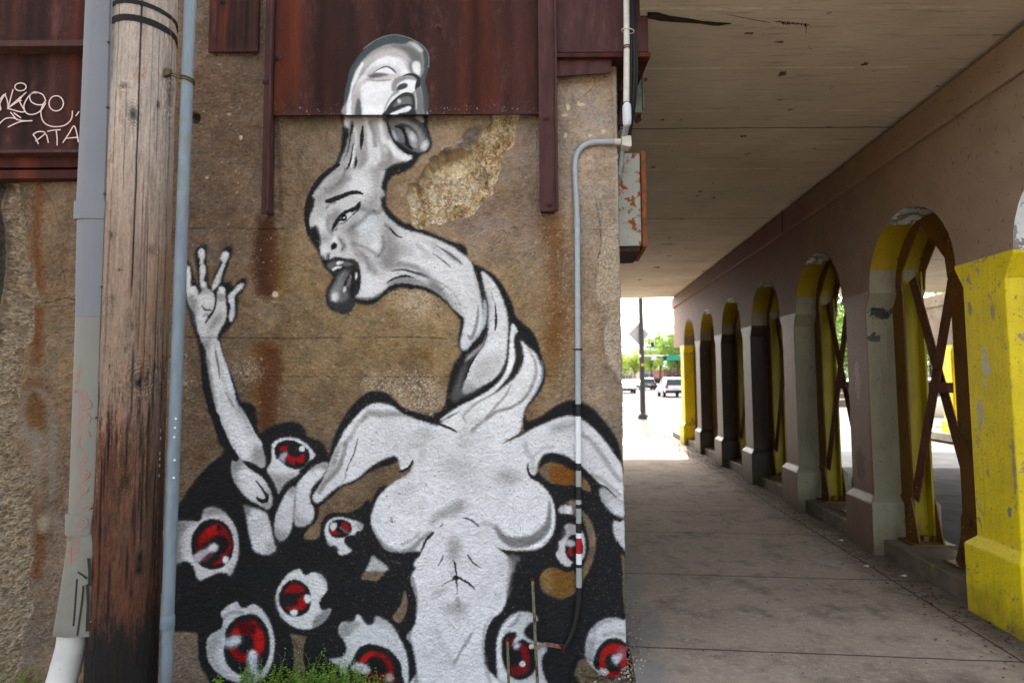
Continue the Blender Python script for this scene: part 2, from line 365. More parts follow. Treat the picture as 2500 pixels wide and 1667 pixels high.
    L(g(.38), 40, 30, "520,560 560,520 640,470 700,400 760,390", .45); L(g(.5), 50, 40, "300,180 420,120 520,60", .5)
    # far temple eye
    F(g(.15), 8, "165,540 200,510 230,570 245,640 238,730 200,700 170,640 145,590")
    D((.6, .62, .62), 185, 610, 14, 18, .9)
    # brow
    L((.14, .15, .15), 40, 6, "300,280,30 350,270,50 440,235,44 520,205,40 600,195,34 650,212,12")
    L(g(.35), 20, 12, "300,350 330,310 390,290", .5)
    # eye
    F(W, 6, "395,480 430,400 500,350 560,330 600,330 540,360 470,400 420,460", .9)
    F((.12, .13, .13), 4, "350,555 365,500 400,440 440,395 500,360 570,330 610,290 632,285 625,340 590,370 540,385 500,395 470,430 440,470 410,500 380,540")
    F((.80, .83, .83), 4, "470,470 480,420 510,395 560,390 530,430 490,465")
    F((.8, .82, .82), 4, "412,495 425,470 470,465 450,485", .9)
    D((.09, .09, .09), 462, 435, 34, 34, 1, .15, 0); D((.45, .45, .45), 440, 440, 10, 12, .8); D(W, 470, 437, 8, 8, 1, .3)
    L(g(.2), 9, 5, "420,500,5 480,480,9 540,420,9 590,380,14 620,350,5")
    L(g(.3), 16, 9, "350,570 380,560 400,545", .7)
    # nose
    F(g(.35), 13, "400,630 440,640 480,690 485,720 450,760 440,740 460,700 420,660")
    D(W, 380, 650, 34, 30, .8, .7)
    F((.11, .11, .12), 4, "345,720 350,695 375,675 402,690 395,720 370,745 350,745")
    F(g(.5), 20, "250,590 300,600 360,630 300,680 250,690", .5)
    D(W, 270, 740, 40, 50, .6, .8)
    # upper lip to nose
    F(g(.3), 10, "265,800 300,830 310,780 340,790 350,840 300,870 290,900 270,860", .9)
    L(W, 20, 7, "345,795 338,840", .9); L((.78, .78, .78), 12, 6, "290,820 295,865", .8)
    c.clip = None
    # mouth
    F((.17, .175, .18), 5, "300,900 330,850 370,820 430,818 490,835 560,842 600,880 622,960 625,1060 610,1140 570,1200 540,1190 520,1100 540,980 520,920 450,930 400,990 350,965 310,930")
    F((.38, .39, .39), 8, "305,890 350,860 420,850 500,860 560,880 520,900 440,900 370,920 330,930")
    F(W, 4, "398,865 430,855 465,862 440,880 402,884")
    F(W, 4, "352,930 390,905 440,902 445,915 400,930 365,945")
    F((.28, .24, .2), 7, "520,840 580,850 615,910 600,930 560,880", .7)
    # tongue
    F((.21, .215, .22), 7, "395,985 450,930 540,920 560,960 565,1060 570,1180 560,1290 510,1335 440,1345 365,1310 315,1250 305,1180 330,1110 370,1050")
    F((.42, .425, .43), 13, "420,990 470,945 520,960 520,1060 490,1130 510,1200 460,1240 390,1240 340,1200 350,1120 390,1060")
    F((.58, .6, .61), 15, "350,1130 400,1060 440,1000 440,1100 420,1150 420,1230 370,1230 345,1190", .6)
    F(W, 12, "345,1190 370,1150 410,1165 415,1215 380,1235 350,1220", .9)
    L((.16, .16, .16), 16, 8, "530,960,10 500,1020,20 478,1080,24 470,1120,10", .9)
    L((.6, .6, .6), 12, 8, "470,960 430,1020", .5); L((.55, .55, .55), 14, 9, "535,1000 515,1080", .7)
    F(W, 5, "580,960 597,970 592,1020 578,1030")
    F(W, 5, "475,1095 490,1110 472,1150 460,1135")
    L((.13, .13, .14), 24, 8, "555,940,20 560,1040,24 550,1130,30 550,1200,20")
    L(g(.13), 6, 5, "440,1350 445,1368"); L(g(.13), 6, 5, "505,1350 518,1375")
    c.clip = None
    # ear crease
    L(g(.14), 20, 8, "905,530,10 940,575,22 980,610,16 1030,630,6")
    L(g(.45), 30, 24, "870,500 900,540", .6)
    L(g(.3), 16, 9, "1310,720,6 1380,760,16 1440,800,20 1500,860,14 1560,900,8", .9)
    L(g(.35), 12, 8, "1320,780,6 1400,840,14 1480,910,10", .9)

    # ---------- twisted neck
    R(*RC)

    rc = c.band(x0=1020, x1=1085); c.clip = rc
    F((.84, .85, .86), 7, "-130,30 60,40 150,85 240,120 330,135 400,190 470,260 490,310 520,400 540,480 555,560 565,640 560,720 530,800 470,870 440,920 400,920 385,870 400,800 415,730 410,640 380,560 340,490 260,430 150,390 60,360 -30,350")
    c.clip = rc*c.mask(4, "-130,30 60,40 150,85 240,120 330,135 400,190 470,260 490,310 520,400 540,480 555,560 565,640 560,720 530,800 470,870 440,920 400,920 385,870 400,800 415,730 410,640 380,560 340,490 260,430 150,390 60,360 -30,350")
    F(W, 26, "60,200 200,240 330,330 430,430 500,560 500,700 470,820 420,900 410,760 440,620 380,500 300,400 180,330", .9)
    L(g(.42), 24, 14, "0,330 100,350 200,400 280,450 340,510 380,580", .7)
    L(g(.5), 40, 24, "20,60 100,80 200,120", .5)
    L(g(.3), 16, 8, "210,130,6 280,170,14 340,215,22 400,265,8", .9)
    L(g(.35), 14, 7, "180,185,6 250,235,12 310,285,8", .9)
    F(g(.5), 10, "270,150 330,190 390,240 350,240 290,200", .6)
    F(g(.6), 12, "480,310 530,400 550,520 555,600 530,500 500,400", .4)
    L((.52, .51, .5), 18, 13, "525,580,6 520,680,22 500,770,26 470,830,30 445,810,12", .8)
    c.clip = None
    F((.78, .81, .86), 5, "570,530 590,580 592,650 580,730 540,800 490,860 450,905 440,880 500,830 540,760 560,690 562,600", .85)
    # second strand
    F((.85, .86, .87), 6, "550,320 600,350 660,420 700,500 730,580 750,660 755,760 748,880 735,990 700,1080 650,1140 590,1180 500,1230 430,1260 400,1240 430,1130 460,1040 500,970 560,900 590,820 600,740 605,640 600,560 570,450 555,380")
    F((.62, .62, .62), 16, "560,400 600,480 625,560 620,700 605,760 600,600", .6)
    F(W, 12, "590,370 650,430 700,540 735,660 740,800 700,760 680,600 640,490", .9)
    L((.14, .14, .15), 14, 5, "655,560,4 660,640,14 662,700,20 655,770,10")
    L((.5, .5, .5), 10, 8, "625,480 640,540 655,580", .5)
    F(g(.66), 26, "520,1000 640,960 720,900 730,990 690,1080 600,1140 480,1180", .55)
    F(g(.55), 14, "420,1160 500,1200 560,1190 480,1250 410,1270", .7)
    L((.15, .15, .16), 14, 5, "600,760,8 575,860,10 530,930,12 480,1010,14 445,1080,20 425,1150,10")
    F((.62, .62, .63), 7, "590,780 570,850 520,900 450,960 420,1010 450,1000 530,930 575,870")
    F((.40, .40, .41), 14, "400,1060 440,1000 430,1080 410,1150 400,1240 460,1250 420,1270 350,1310 320,1300 330,1230 370,1130", .85)
    F(g(.33), 12, "330,1240 380,1220 400,1270 340,1320", .6)
    # third strand
    F(W, 5, "775,740 795,722 830,780 815,800 830,860 835,950 815,1050 770,1130 700,1200 620,1270 500,1330 420,1380 340,1410 235,1465 250,1440 320,1390 390,1345 500,1290 620,1220 700,1140 745,1050 760,960 765,840")
    F((.16, .16, .165), 6, "805,810 850,800 870,860 875,930 865,1010 830,1080 780,1150 710,1220 650,1265 700,1200 760,1120 795,1040 810,960 800,880")
    F((.5, .5, .52), 10, "865,1020 830,1090 790,1140 720,1200 770,1170 850,1090", .6)
    # right shoulder strand, down to the collar bones
    F((.875, .88, .885), 7, "850,850 900,890 960,940 990,1000 1015,1080 1000,1180 950,1270 890,1360 870,1420 860,1490 840,1560 820,1600 200,1600 240,1480 300,1440 400,1380 520,1320 640,1260 740,1190 830,1100 870,1010 870,930")
    L((.55, .54, .53), 22, 18, "900,900,10 955,1000,22 965,1100,26 930,1210,26 870,1300,20 780,1360,18 660,1400,20 560,1480,20 500,1560,10", .75)
    L((.5, .5, .5), 16, 10, "780,1180,6 740,1260,16 690,1320,20 620,1400,24 560,1470,22 540,1560,20", .55)
    L((.58, .58, .58), 16, 12, "640,1260,8 540,1310,16 470,1370,22 410,1430,24 440,1480,10", .6)
    L((.6, .75, .9), 14, 10, "1010,1000,8 1020,1090,14 1000,1180,14 940,1280,8", .5)
    F(W, 16, "880,930 930,960 950,1060 930,1150 850,1240 800,1260 880,1120 890,1020", .8)

    # ---------- left arm and hand
    R(*RD)

    F((.80, .81, .81), 5, "40,215 68,220 80,260 82,370 110,370 135,410 140,440 170,400 155,370 150,290 155,215 170,210 150,200 150,170 135,120 150,85 175,85 192,120 190,150 180,200 195,215 195,280 180,325 200,345 205,385 240,410 265,450 262,520 250,560 215,600 195,650 235,600 265,540 280,470 285,410 305,378 340,385 345,440 355,560 345,640 310,700 290,750 285,770 310,880 345,980 385,1080 410,1180 440,1290 510,1380 560,1480 620,1600 350,1600 320,1480 280,1350 250,1220 225,1080 205,950 195,870 160,790 130,700 110,590 70,520 45,430")
    F((.80, .81, .81), 5, "242,400 250,350 290,260 320,200 308,160 325,115 350,105 372,120 370,150 345,205 320,280 300,350 255,405")
    F((.80, .81, .81), 5, "370,440 410,400 440,365 470,348 487,360 470,395 420,445 418,500 415,600 385,650 370,600 385,530 370,490")
    L((.17, .17, .18), 12, 6, "262,440,8 272,480,12 255,560,12 215,610,14 195,655,10")
    L((.2, .2, .2), 10, 6, "165,520,5 190,550,14 240,555,8"); L((.3, .3, .32), 8, 6, "175,605,5 200,585,7 215,600,4")
    F((.5, .5, .5), 14, "300,580 330,600 290,650 250,700 215,720 240,650", .7)
    F((.45, .45, .45), 16, "60,440 110,460 130,540 120,660 90,600", .7)
    F((.4, .4, .4), 16, "120,620 140,740 180,790 230,780 200,860 160,800 120,700", .6)
    F((.45, .45, .45), 14, "155,380 200,385 240,430 200,430 150,430", .55)
    F((.45, .45, .45), 9, "290,430 340,430 340,480 285,480", .6)
    D(W, 200, 480, 45, 50, .6, .8); D(W, 160, 620, 40, 60, .6, .8); D(W, 165, 120, 15, 26, .9, .6); D(W, 345, 130, 16, 20, .7, .7); D(W, 318, 400, 22, 24, .9, .6)
    D(W, 100, 400, 26, 26, .8, .6); D(W, 180, 360, 18, 20, .8, .6); D(W, 172, 245, 16, 34, .8, .6)
    L((.72, .8, .92), 16, 9, "330,210 310,250", .7); L((.65, .75, .9), 16, 9, "410,500 405,590", .6)
    L(W, 26, 16, "60,240 65,330", .8)
    F((.48, .48, .48), 14, "195,880 225,960 245,1100 270,1240 300,1380 340,1500 300,1420 240,1200 205,1000", .8)
    L(W, 50, 24, "245,830,20 250,960,40 290,1120,60 340,1300,90 400,1500,90 430,1600,90", .85)
    L(W, 40, 16, "290,800,20 310,900,36 345,1000,40 370,1100,40 400,1180,36", .9)
    L((.35, .35, .35), 14, 9, "268,850,5 280,930,14 295,1010,14 300,1080,6", .75)
    L((.45, .45, .45), 20, 14, "345,1180,6 390,1260,18 430,1330,26 480,1420,26 550,1560,20", .6)
    L((.75, .85, .95), 16, 9, "350,1000 385,1100 420,1230 480,1340 530,1430 570,1520", .5)
    L((.3, .3, .3), 9, 7, "150,762 220,768 285,765", .5)

    # ---------- lower left: forearm end, knots, eyes
    R(*RE)

    F((.84, .85, .86), 7, "395,-10 620,-10 690,100 740,190 780,270 820,340 845,430 848,500 820,535 770,500 700,470 640,460 570,410 540,350 500,280 460,190 420,90")
    c.clip = c.mask(4, "395,-10 620,-10 690,100 740,190 780,270 820,340 845,430 848,500 820,535 770,500 700,470 640,460 570,410 540,350 500,280 460,190 420,90")
    F(W, 24, "460,0 560,60 640,200 720,330 740,440 640,430 560,300 500,150", .9)
    F((.5, .5, .5), 20, "560,-20 640,-20 700,110 760,240 720,220 650,100", .55)
    F((.52, .52, .52), 20, "760,330 850,380 860,540 790,510 720,460", .75)
    F((.45, .45, .45), 14, "390,0 430,60 480,190 560,370 640,450 560,420 470,260", .7)
    c.clip = None
    # elbow knot
    F((.83, .84, .85), 7, "548,470 590,430 650,455 680,510 740,560 800,600 850,650 890,720 910,780 912,850 880,905 830,890 760,850 690,810 640,760 590,690 555,620 540,540")
    c.clip = c.mask(4, "548,470 590,430 650,455 680,510 740,560 800,600 850,650 890,720 910,780 912,850 880,905 830,890 760,850 690,810 640,760 590,690 555,620 540,540")
    F((.48, .48, .48), 22, "540,440 660,450 640,520 600,560 590,640 620,740 560,640", .75)
    F(W, 24, "620,560 720,580 780,640 760,720 700,760 640,680", .9)
    F((.55, .55, .55), 18, "850,660 900,740 900,850 850,800 860,740", .5)
    D((.5, .5, .5), 860, 860, 50, 40, .5, .8)
    c.clip = None
    L((.15, .15, .16), 22, 8, "765,650,12 800,690,18 835,740,22 868,795,30 850,830,40 800,825,34 775,800,20")
    F(K, 6, "640,465 720,490 790,530 850,560 860,520 900,560 940,700 930,760 880,660 800,585 720,540", .9)
    # lower limb
    F((.84, .85, .86), 8, "655,870 700,880 760,900 850,930 880,990 905,1080 925,1180 945,1260 935,1290 870,1320 790,1310 740,1270 710,1170 690,1080 675,960")
    F(W, 24, "700,930 830,960 850,1080 880,1220 780,1220 730,1060", .8)
    F((.4, .4, .4), 14, "650,865 720,885 700,960 680,960", .7); F((.6, .6, .6), 20, "860,1200 945,1230 930,1290 860,1310", .6)
    # finger 1
    F((.83, .84, .85), 7, "1070,720 1110,700 1130,720 1120,800 1112,900 1100,1020 1080,1110 1040,1170 990,1195 950,1160 932,1080 940,980 970,890 1020,790")
    F((.5, .5, .5), 18, "935,1080 1010,1120 1060,1100 1030,1180 960,1190", .7); F((.5, .5, .5), 14, "1060,730 1125,700 1110,780 1060,760", .6)
    # finger 2
    F((.84, .85, .86), 7, "1290,520 1350,490 1420,480 1400,560 1360,620 1300,680 1260,760 1260,840 1290,890 1290,980 1250,1040 1170,1065 1120,1040 1110,960 1120,860 1125,760 1140,680 1200,600")
    F((.45, .45, .45), 15, "1280,520 1420,480 1400,550 1330,530 1270,560", .7); F((.55, .55, .55), 18, "1110,860 1150,960 1210,1010 1280,1000 1200,1060 1120,1030", .6)
    # eye 1 (top centre)
    F((.84, .85, .86), 6, "905,440 905,340 930,290 990,260 1080,252 1160,270 1230,315 1280,370 1305,415 1275,450 1250,465 1200,520 1160,550 1150,590 1080,630 1020,680 985,740 965,760 945,690 900,610 862,545 890,500")
    F((.5, .5, .5), 16, "870,550 960,590 1080,590 1160,560 1090,630 1020,680 975,760 940,690", .6)
    F(K, 4, "932,380 940,340 975,300 1040,278 1120,285 1190,325 1240,370 1255,430 1230,490 1180,530 1110,540 1040,510 980,460 945,430")
    F((.68, .06, .08), 6, "978,365 1000,335 1050,325 1050,360 1010,378")
    F((.72, .08, .09), 8, "1040,390 1070,410 1110,430 1160,425 1200,400 1210,440 1190,485 1150,480 1130,460 1110,500 1060,470 1025,440")
    F((.66, .70, .74), 9, "970,440 1000,400 1040,380 1050,410 1030,440 1020,490 1000,470")
    D(W, 1185, 355, 27, 27, 1, .25)
    # eye 2 (large, left)
    F((.84, .84, .85), 7, "278,950 300,905 350,888 410,895 470,930 520,980 570,1050 600,1140 608,1250 600,1350 570,1440 530,1510 500,1490 440,1485 380,1500 310,1535 255,1555 220,1520 210,1460 170,1400 110,1380 40,1400 -60,1400 -60,1060 60,1020 130,1010 240,1015 268,990")
    F((.42, .42, .42), 26, "-60,1050 120,1020 200,1020 130,1080 90,1150 80,1300 90,1380 -60,1400", .85)
    F((.5, .5, .5), 16, "275,950 330,890 430,900 500,970 420,950 330,970", .7)
    F((.55, .55, .55), 14, "500,1470 550,1430 580,1420 540,1510", .6)
    F(K, 5, "175,1230 185,1150 220,1080 280,1020 350,995 430,1005 500,1050 545,1130 560,1230 545,1330 500,1400 440,1440 370,1452 290,1435 225,1390 185,1320")
    F((.70, .08, .08), 10, "240,1170 290,1100 350,1060 420,1042 460,1060 500,1110 450,1140 390,1150 340,1190 290,1210 240,1230")
    F((.50, .06, .10), 12, "225,1200 260,1220 300,1220 240,1290 220,1280", .9)
    F((.85, .10, .08), 8, "320,1090 400,1045 425,1050 420,1110 370,1140 320,1140", .8)
    F((.62, .07, .10), 10, "430,1070 500,1100 535,1180 545,1260 500,1330 440,1360 470,1310 510,1250 500,1180 440,1130")
    F((.75, .08, .08), 8, "365,1400 430,1370 450,1320 500,1310 460,1350 460,1390 400,1412")
    F((.14, .12, .13), 12, "360,1180 440,1150 510,1200 480,1290 420,1290 400,1220")
    D((.14, .12, .13), 425, 1075, 18, 30, .9)
    F((.76, .74, .78), 9, "190,1330 260,1280 330,1250 380,1220 420,1240 410,1280 340,1310 280,1360 230,1405 200,1380")
    F((.55, .25, .32), 9, "270,1370 330,1320 390,1310 350,1350 300,1385", .7)
    D(W, 372, 1255, 42, 38, .9, .5, -.4); D(W, 488, 1365, 32, 34, 1, .4); D((.3, .3, .36), 455, 1330, 20, 14, .3)
    # eye 3 (small)
    R(*RF)
    F(K, 6, "160,1400 165,1310 200,1240 270,1205 400,1200 520,1150 600,1080 640,1300 640,1700 100,1700")
    F((.85, .86, .87), 6, "195,1380 200,1320 230,1270 290,1240 370,1240 440,1260 510,1280 545,1320 530,1360 490,1370 470,1400 420,1405 380,1430 385,1480 420,1520 445,1540 420,1568 360,1585 325,1575 310,1520 280,1495 240,1500 215,1450")
    F((.5, .5, .5), 14, "480,1275 545,1310 540,1360 490,1350", .7); F((.5, .5, .5), 14, "215,1450 260,1480 310,1520 330,1575 280,1500 235,1500", .5)
    F(K, 5, "232,1350 240,1300 290,1265 350,1258 410,1280 440,1320 438,1370 400,1410 340,1430 280,1425 245,1395")
    F((.74, .08, .1), 7, "345,1290 390,1290 425,1330 410,1370 380,1360 350,1310"); F((.72, .08, .1), 7, "245,1375 270,1350 310,1375 350,1390 310,1400 270,1398")
    D((.85, .85, .87), 275, 1325, 34, 38, 1, .3); L((.55, .48, .5), 20, 16, "340,1330 380,1370 420,1380", .7); D((.09, .09, .09), 325, 1310, 16, 16, 1); D((.09, .09, .09), 308, 1355, 16, 16, 1)
    # ---------- two big eyes lower left
    R(*RH)
    F((.82, .83, .84), 7, "550,780 580,730 640,680 700,650 745,640 760,680 800,710 850,705 880,680 920,665 980,690 1040,750 1090,830 1130,930 1160,1050 1165,1150 1150,1280 1110,1400 1050,1500 950,1560 820,1580 680,1540 560,1480 470,1400 415,1300 390,1180 400,1080 430,1020 500,980 550,950 575,900 580,840")
    c.clip = c.mask(4, "550,780 580,730 640,680 700,650 745,640 760,680 800,710 850,705 880,680 920,665 980,690 1040,750 1090,830 1130,930 1160,1050 1165,1150 1150,1280 1110,1400 1050,1500 950,1560 820,1580 680,1540 560,1480 470,1400 415,1300 390,1180 400,1080 430,1020 500,980 550,950 575,900 580,840")
    F((.55, .56, .57), 34, "390,1100 520,960 600,900 600,1000 540,1100 500,1200 520,1350 640,1500 820,1580 520,1480 390,1300", .6)
    L((.5, .5, .5), 40, 30, "590,830 640,780 720,760 800,770", .5)
    c.clip = None
    F(K, 7, "605,1020 620,950 680,870 760,810 860,780 950,790 1020,850 1080,950 1110,1060 1110,1200 1080,1320 1020,1420 900,1480 780,1470 690,1420 620,1340 590,1230 590,1160 610,1100")
    F((.62, .07, .09), 12, "690,960 740,890 830,870 910,850 960,880 1010,950 1045,1040 1050,1130 1020,1230 960,1290 880,1320 780,1325 700,1280 650,1190 700,1150 800,1170 900,1150 900,1050 800,1020 670,1020")
    F((.30, .06, .08), 16, "740,890 850,880 940,900 960,1000 880,1020 760,1000", .75)
    F((.85, .1, .08), 10, "960,940 1020,980 1050,1080 1030,1200 960,1180 920,1100 940,1020", .85); F((.8, .1, .08), 9, "680,960 740,950 780,1000 680,1015", .8)
    F((.12, .13, .15), 18, "790,1060 900,1050 920,1130 880,1230 780,1220 740,1170")
    F((.80, .84, .88), 22, "600,1070 680,1040 770,1030 790,1080 740,1140 660,1170 600,1140")
    D(W, 730, 1075, 50, 46, .9, .6); F((.75, .79, .84), 18, "860,1240 900,1195 960,1210 980,1280 970,1400 1010,1460 900,1500 860,1400"); D(W, 912, 1240, 46, 46, .9, .5)
    # eye on the right of it
    F((.85, .86, .86), 7, "1180,650 1180,560 1210,470 1260,390 1310,330 1380,285 1440,268 1470,290 1490,330 1520,345 1560,320 1620,305 1690,335 1740,390 1762,460 1755,530 1710,580 1675,640 1680,700 1720,740 1800,720 1790,780 1730,860 1650,920 1560,955 1460,955 1360,915 1270,850 1210,760")
    F((.5, .5, .49), 18, "1640,310 1720,350 1765,460 1740,440 1690,370", .7)
    F((.42, .42, .42), 12, "1600,860 1680,780 1800,720 1780,800 1700,890 1600,940", .7)
    F((.62, .62, .63), 18, "1175,600 1215,500 1240,600 1230,720 1280,820 1230,800 1185,700", .6)
    F(K, 6, "1215,600 1225,530 1265,460 1330,405 1400,390 1470,415 1530,460 1570,530 1580,640 1550,740 1490,790 1420,810 1340,800 1270,750 1225,680")
    F((.66, .08, .09), 9, "1275,540 1310,470 1380,435 1440,445 1500,490 1490,530 1420,550 1340,545 1290,555")
    F((.68, .08, .09), 10, "1420,620 1470,580 1530,560 1545,650 1500,720 1440,750 1340,750 1290,700 1350,690 1420,680")
    D(W, 1540, 610, 46, 50, 1, .4); D((.86, .9, .92), 1385, 765, 44, 40, 1, .4)
    # ---------- bottom centre eye
    R(*RI)
    F((.82, .83, .84), 8, "195,1020 220,950 270,925 330,935 370,900 390,850 430,870 460,920 500,955 550,950 580,900 590,865 650,890 720,930 780,990 830,1080 880,1180 915,1290 930,1420 920,1600 840,1600 300,1600 200,1400 100,1330 120,1310 240,1290 280,1220 260,1130 225,1080")
    F((.5, .5, .49), 16, "200,1020 270,930 400,930 420,960 360,1000 330,1050 260,1090 225,1070", .65); F((.55, .55, .55), 16, "480,930 560,960 600,870 740,950 800,1040 700,980 600,960", .5)
    F(K, 6, "290,1420 340,1330 390,1230 440,1180 520,1158 620,1175 720,1215 800,1290 850,1370 860,1470 840,1600 330,1600 290,1500")
    F((.45, .10, .11), 12, "350,1480 430,1470 520,1420 700,1440 760,1480 790,1600 350,1600")
    F((.60, .08, .08), 10, "415,1350 450,1290 520,1240 600,1240 690,1270 750,1340 775,1430 760,1500 700,1480 690,1400 640,1320 560,1310 500,1340 440,1370")
    F((.85, .12, .08), 8, "415,1355 440,1300 500,1248 570,1240 570,1275 520,1300 470,1360", .9)
    F((.12, .11, .12), 14, "520,1310 620,1310 700,1380 700,1450 560,1460 500,1400")
    F((.84, .84, .86), 12, "330,1390 380,1350 460,1360 520,1400 530,1450 480,1480 400,1460 330,1430"); D((.78, .76, .80), 730, 1510, 44, 50, .9, .5)
    F((.16, .16, .17), 9, "285,1440 400,1475 480,1490 400,1600 290,1600", .9)
    # white wedge under the breast
    F((.70, .71, .71), 9, "555,235 600,270 660,310 720,370 690,405 600,400 480,400 510,330")

    # ---------- torso: shoulders and chest
    R(*RF)
    F(K, 7, "620,1100 600,1300 640,1450 700,1560 800,1640 950,1660 1100,1600 1250,1400 1200,1200 900,1000 720,960")
    R(*RE); L(K, 70, 12, "400,60 425,170 470,280 530,370 580,440,60"); R(*RD); L(K, 56, 12, "180,980,40 200,1150 250,1330 300,1460 360,1600,60")
    R(*RB); L(K, 44, 10, "420,-70,30 330,-10,44 235,75 165,180 125,290 112,400 118,500 135,600,30")
    R(*RF)

    F((.865, .875, .885), 7, "90,1080 90,1040 140,970 200,850 250,720 290,620 330,540 370,460 430,380 500,300 580,230 660,200 740,205 820,230 900,290 1000,335 1120,375 1250,415 1380,460 1700,400 1700,1700 1040,1700 1070,1560 900,1560 760,1540 690,1450 640,1370 615,1280 630,1180 670,1080 720,1010 800,940 900,880 960,840 1000,770 1010,720 940,810 890,815 880,760 850,690 800,690 700,730 620,780 540,850 460,905 370,940 330,960 270,1000 180,1080 120,1110")
    c.clip = c.mask(4, "90,1080 90,1040 140,970 200,850 250,720 290,620 330,540 370,460 430,380 500,300 580,230 660,200 740,205 820,230 900,290 1000,335 1120,375 1250,415 1380,460 1700,400 1700,1700 1040,1700 1070,1560 900,1560 760,1540 690,1450 640,1370 615,1280 630,1180 670,1080 720,1010 800,940 900,880 960,840 1000,770 1010,720 940,810 890,815 880,760 850,690 800,690 700,730 620,780 540,850 460,905 370,940 330,960 270,1000 180,1080 120,1110")
    L((.48, .48, .47), 60, 44, "540,360,30 600,300,60 720,300,70 840,300,50 960,320,20", .6)
    L((.5, .5, .5), 40, 26, "560,330 480,420 430,520 330,600 280,740", .4)
    L((.42, .42, .41), 40, 26, "390,570 360,700 320,800 270,860 200,930 150,1010", .6)
    F((.5, .5, .5), 24, "230,780 300,640 330,720 280,830 180,970 130,1010", .5)
    L((.33, .33, .33), 12, 8, "500,520,4 480,600,14 455,680,14 420,750,12 380,860,8", .8)
    L((.55, .55, .55), 16, 12, "400,850 360,920 330,960", .5)
    L((.6, .6, .6), 60, 50, "950,620 1000,580 1080,600 1080,700", .3)
    D((.45, .45, .44), 1400, 790, 120, 80, .25, .95); D((.45, .45, .44), 1500, 560, 80, 110, .3, .95); D((.5, .5, .5), 1390, 1160, 110, 50, .6, .9, -.5); D((.55, .55, .56), 940, 1000, 110, 50, .3, .9, -.4)
    D((.5, .5, .5), 1100, 480, 80, 40, .3, .9); D((.5, .5, .48), 1230, 1230, 80, 40, .5, .9, -.6); D((.55, .55, .55), 1530, 330, 60, 40, .4, .9)
    L((.4, .4, .4), 60, 46, "620,1340,30 680,1450,60 760,1540,80 880,1575,80 980,1540,60 1080,1440,40 1170,1380,20", .65)
    L((.6, .6, .6), 30, 24, "900,1490 1000,1440 1060,1380", .5)
    F((.6, .6, .6), 14, "890,830 960,820 1000,780 990,840 900,890", .5)
    c.clip = None
    L((.14, .14, .16), 14, 7, "880,825,20 920,812,24 965,785,20 990,745,14 1000,715,5")
    L((.14, .14, .16), 16, 8, "1245,395,22 1300,415,20 1360,440,18 1405,468,8")
    L((.14, .14, .15), 16, 10, "1275,1300,6 1240,1340,18 1180,1390,26 1120,1450,20 1090,1520,20 1060,1590,18")
    L((.3, .3, .36), 10, 9, "1450,1245,5 1500,1250,10 1560,1290,12", .8)
    D((.2, .2, .2), 812, 1280, 7, 8, .8); D((.1, .1, .1), 1187, 1284, 6, 6, .9); D((.35, .35, .35), 805, 1258, 14, 20, .4)

    # right shoulder, chest and arm
    R(*RG)

    rg = c.band(x0=1125, x1=1175); c.clip = rg
    F((.865, .875, .885), 7, "-200,380 200,380 350,400 430,450 520,410 640,345 760,290 860,250 960,228 1030,240 1080,265 1150,320 1230,400 1310,500 1370,590 1420,660 1430,800 1445,960 1420,980 1380,950 1320,890 1240,830 1150,740 1060,660 960,595 880,560 800,550 740,570 700,620 680,680 665,740 630,745 605,700 605,640 590,680 620,770 680,800 750,860 800,930 830,1020 838,1120 830,1220 790,1300 720,1370 630,1400 540,1400 440,1400 360,1390 280,1340 230,1260 180,1190 120,1140 60,1120 -200,1110")
    c.clip = rg*c.mask(4, "-200,300 200,380 350,400 430,450 520,410 640,345 760,290 860,250 960,228 1030,240 1080,265 1150,320 1230,400 1310,500 1370,590 1420,660 1430,800 1445,960 1420,980 1380,950 1320,890 1240,830 1150,740 1060,660 960,595 880,560 800,550 740,570 700,620 680,680 665,740 630,745 605,700 605,640 590,680 620,770 680,800 750,860 800,930 830,1020 838,1120 830,1220 790,1300 720,1370 630,1400 540,1400 440,1400 360,1390 280,1340 230,1260 180,1190 120,1140 60,1120 -200,1110")
    D((.48, .48, .48), 900, 330, 90, 34, .5, .9, -.35); L((.5, .5, .5), 40, 30, "1080,400 1150,450 1250,580 1330,700 1400,790", .5); L((.5, .5, .5), 36, 24, "1150,740 1250,790 1320,850 1400,920", .5)
    L(W, 40, 30, "1100,520 1200,650 1300,760 1400,860", .6)
    D((.5, .5, .49), 430, 760, 95, 60, .4, .95); D((.5, .5, .49), 40, 690, 120, 80, .25, .95)
    L((.6, .6, .6), 40, 34, "580,470 600,560 640,600 650,700", .45); L((.62, .62, .62), 26, 20, "680,560 740,510 820,500", .4)
    L((.36, .36, .36), 50, 40, "790,980,14 790,1080,36 770,1190,60 700,1270,80 600,1320,90 480,1330,90 390,1290,60 320,1200,30", .75)
    L(W, 24, 12, "825,1050 822,1150 800,1240 750,1310 680,1360 600,1385", .9)
    L((.7, .8, .93), 12, 9, "836,1100 826,1210 790,1290 700,1370", .5)
    L((.55, .55, .56), 40, 34, "200,1170 300,1180 360,1260", .4)
    D((.5, .5, .5), 60, 280, 60, 60, .3, .9)
    c.clip = None
    L((.5, .49, .47), 30, 26, "120,360,40 180,300,34 260,240,30 330,190,24 430,170,18 520,120,20 600,50,16", .6)
    L((.3, .3, .3), 12, 8, "380,475,4 440,440,14 520,400,30 560,370,40", .9)
    L((.14, .14, .15), 14, 7, "605,640,6 602,700,12 630,755,24 680,785,24")
    L((.15, .15, .16), 26, 9, "265,1320,10 310,1370,24 380,1410,34 480,1425,40 560,1430,40")
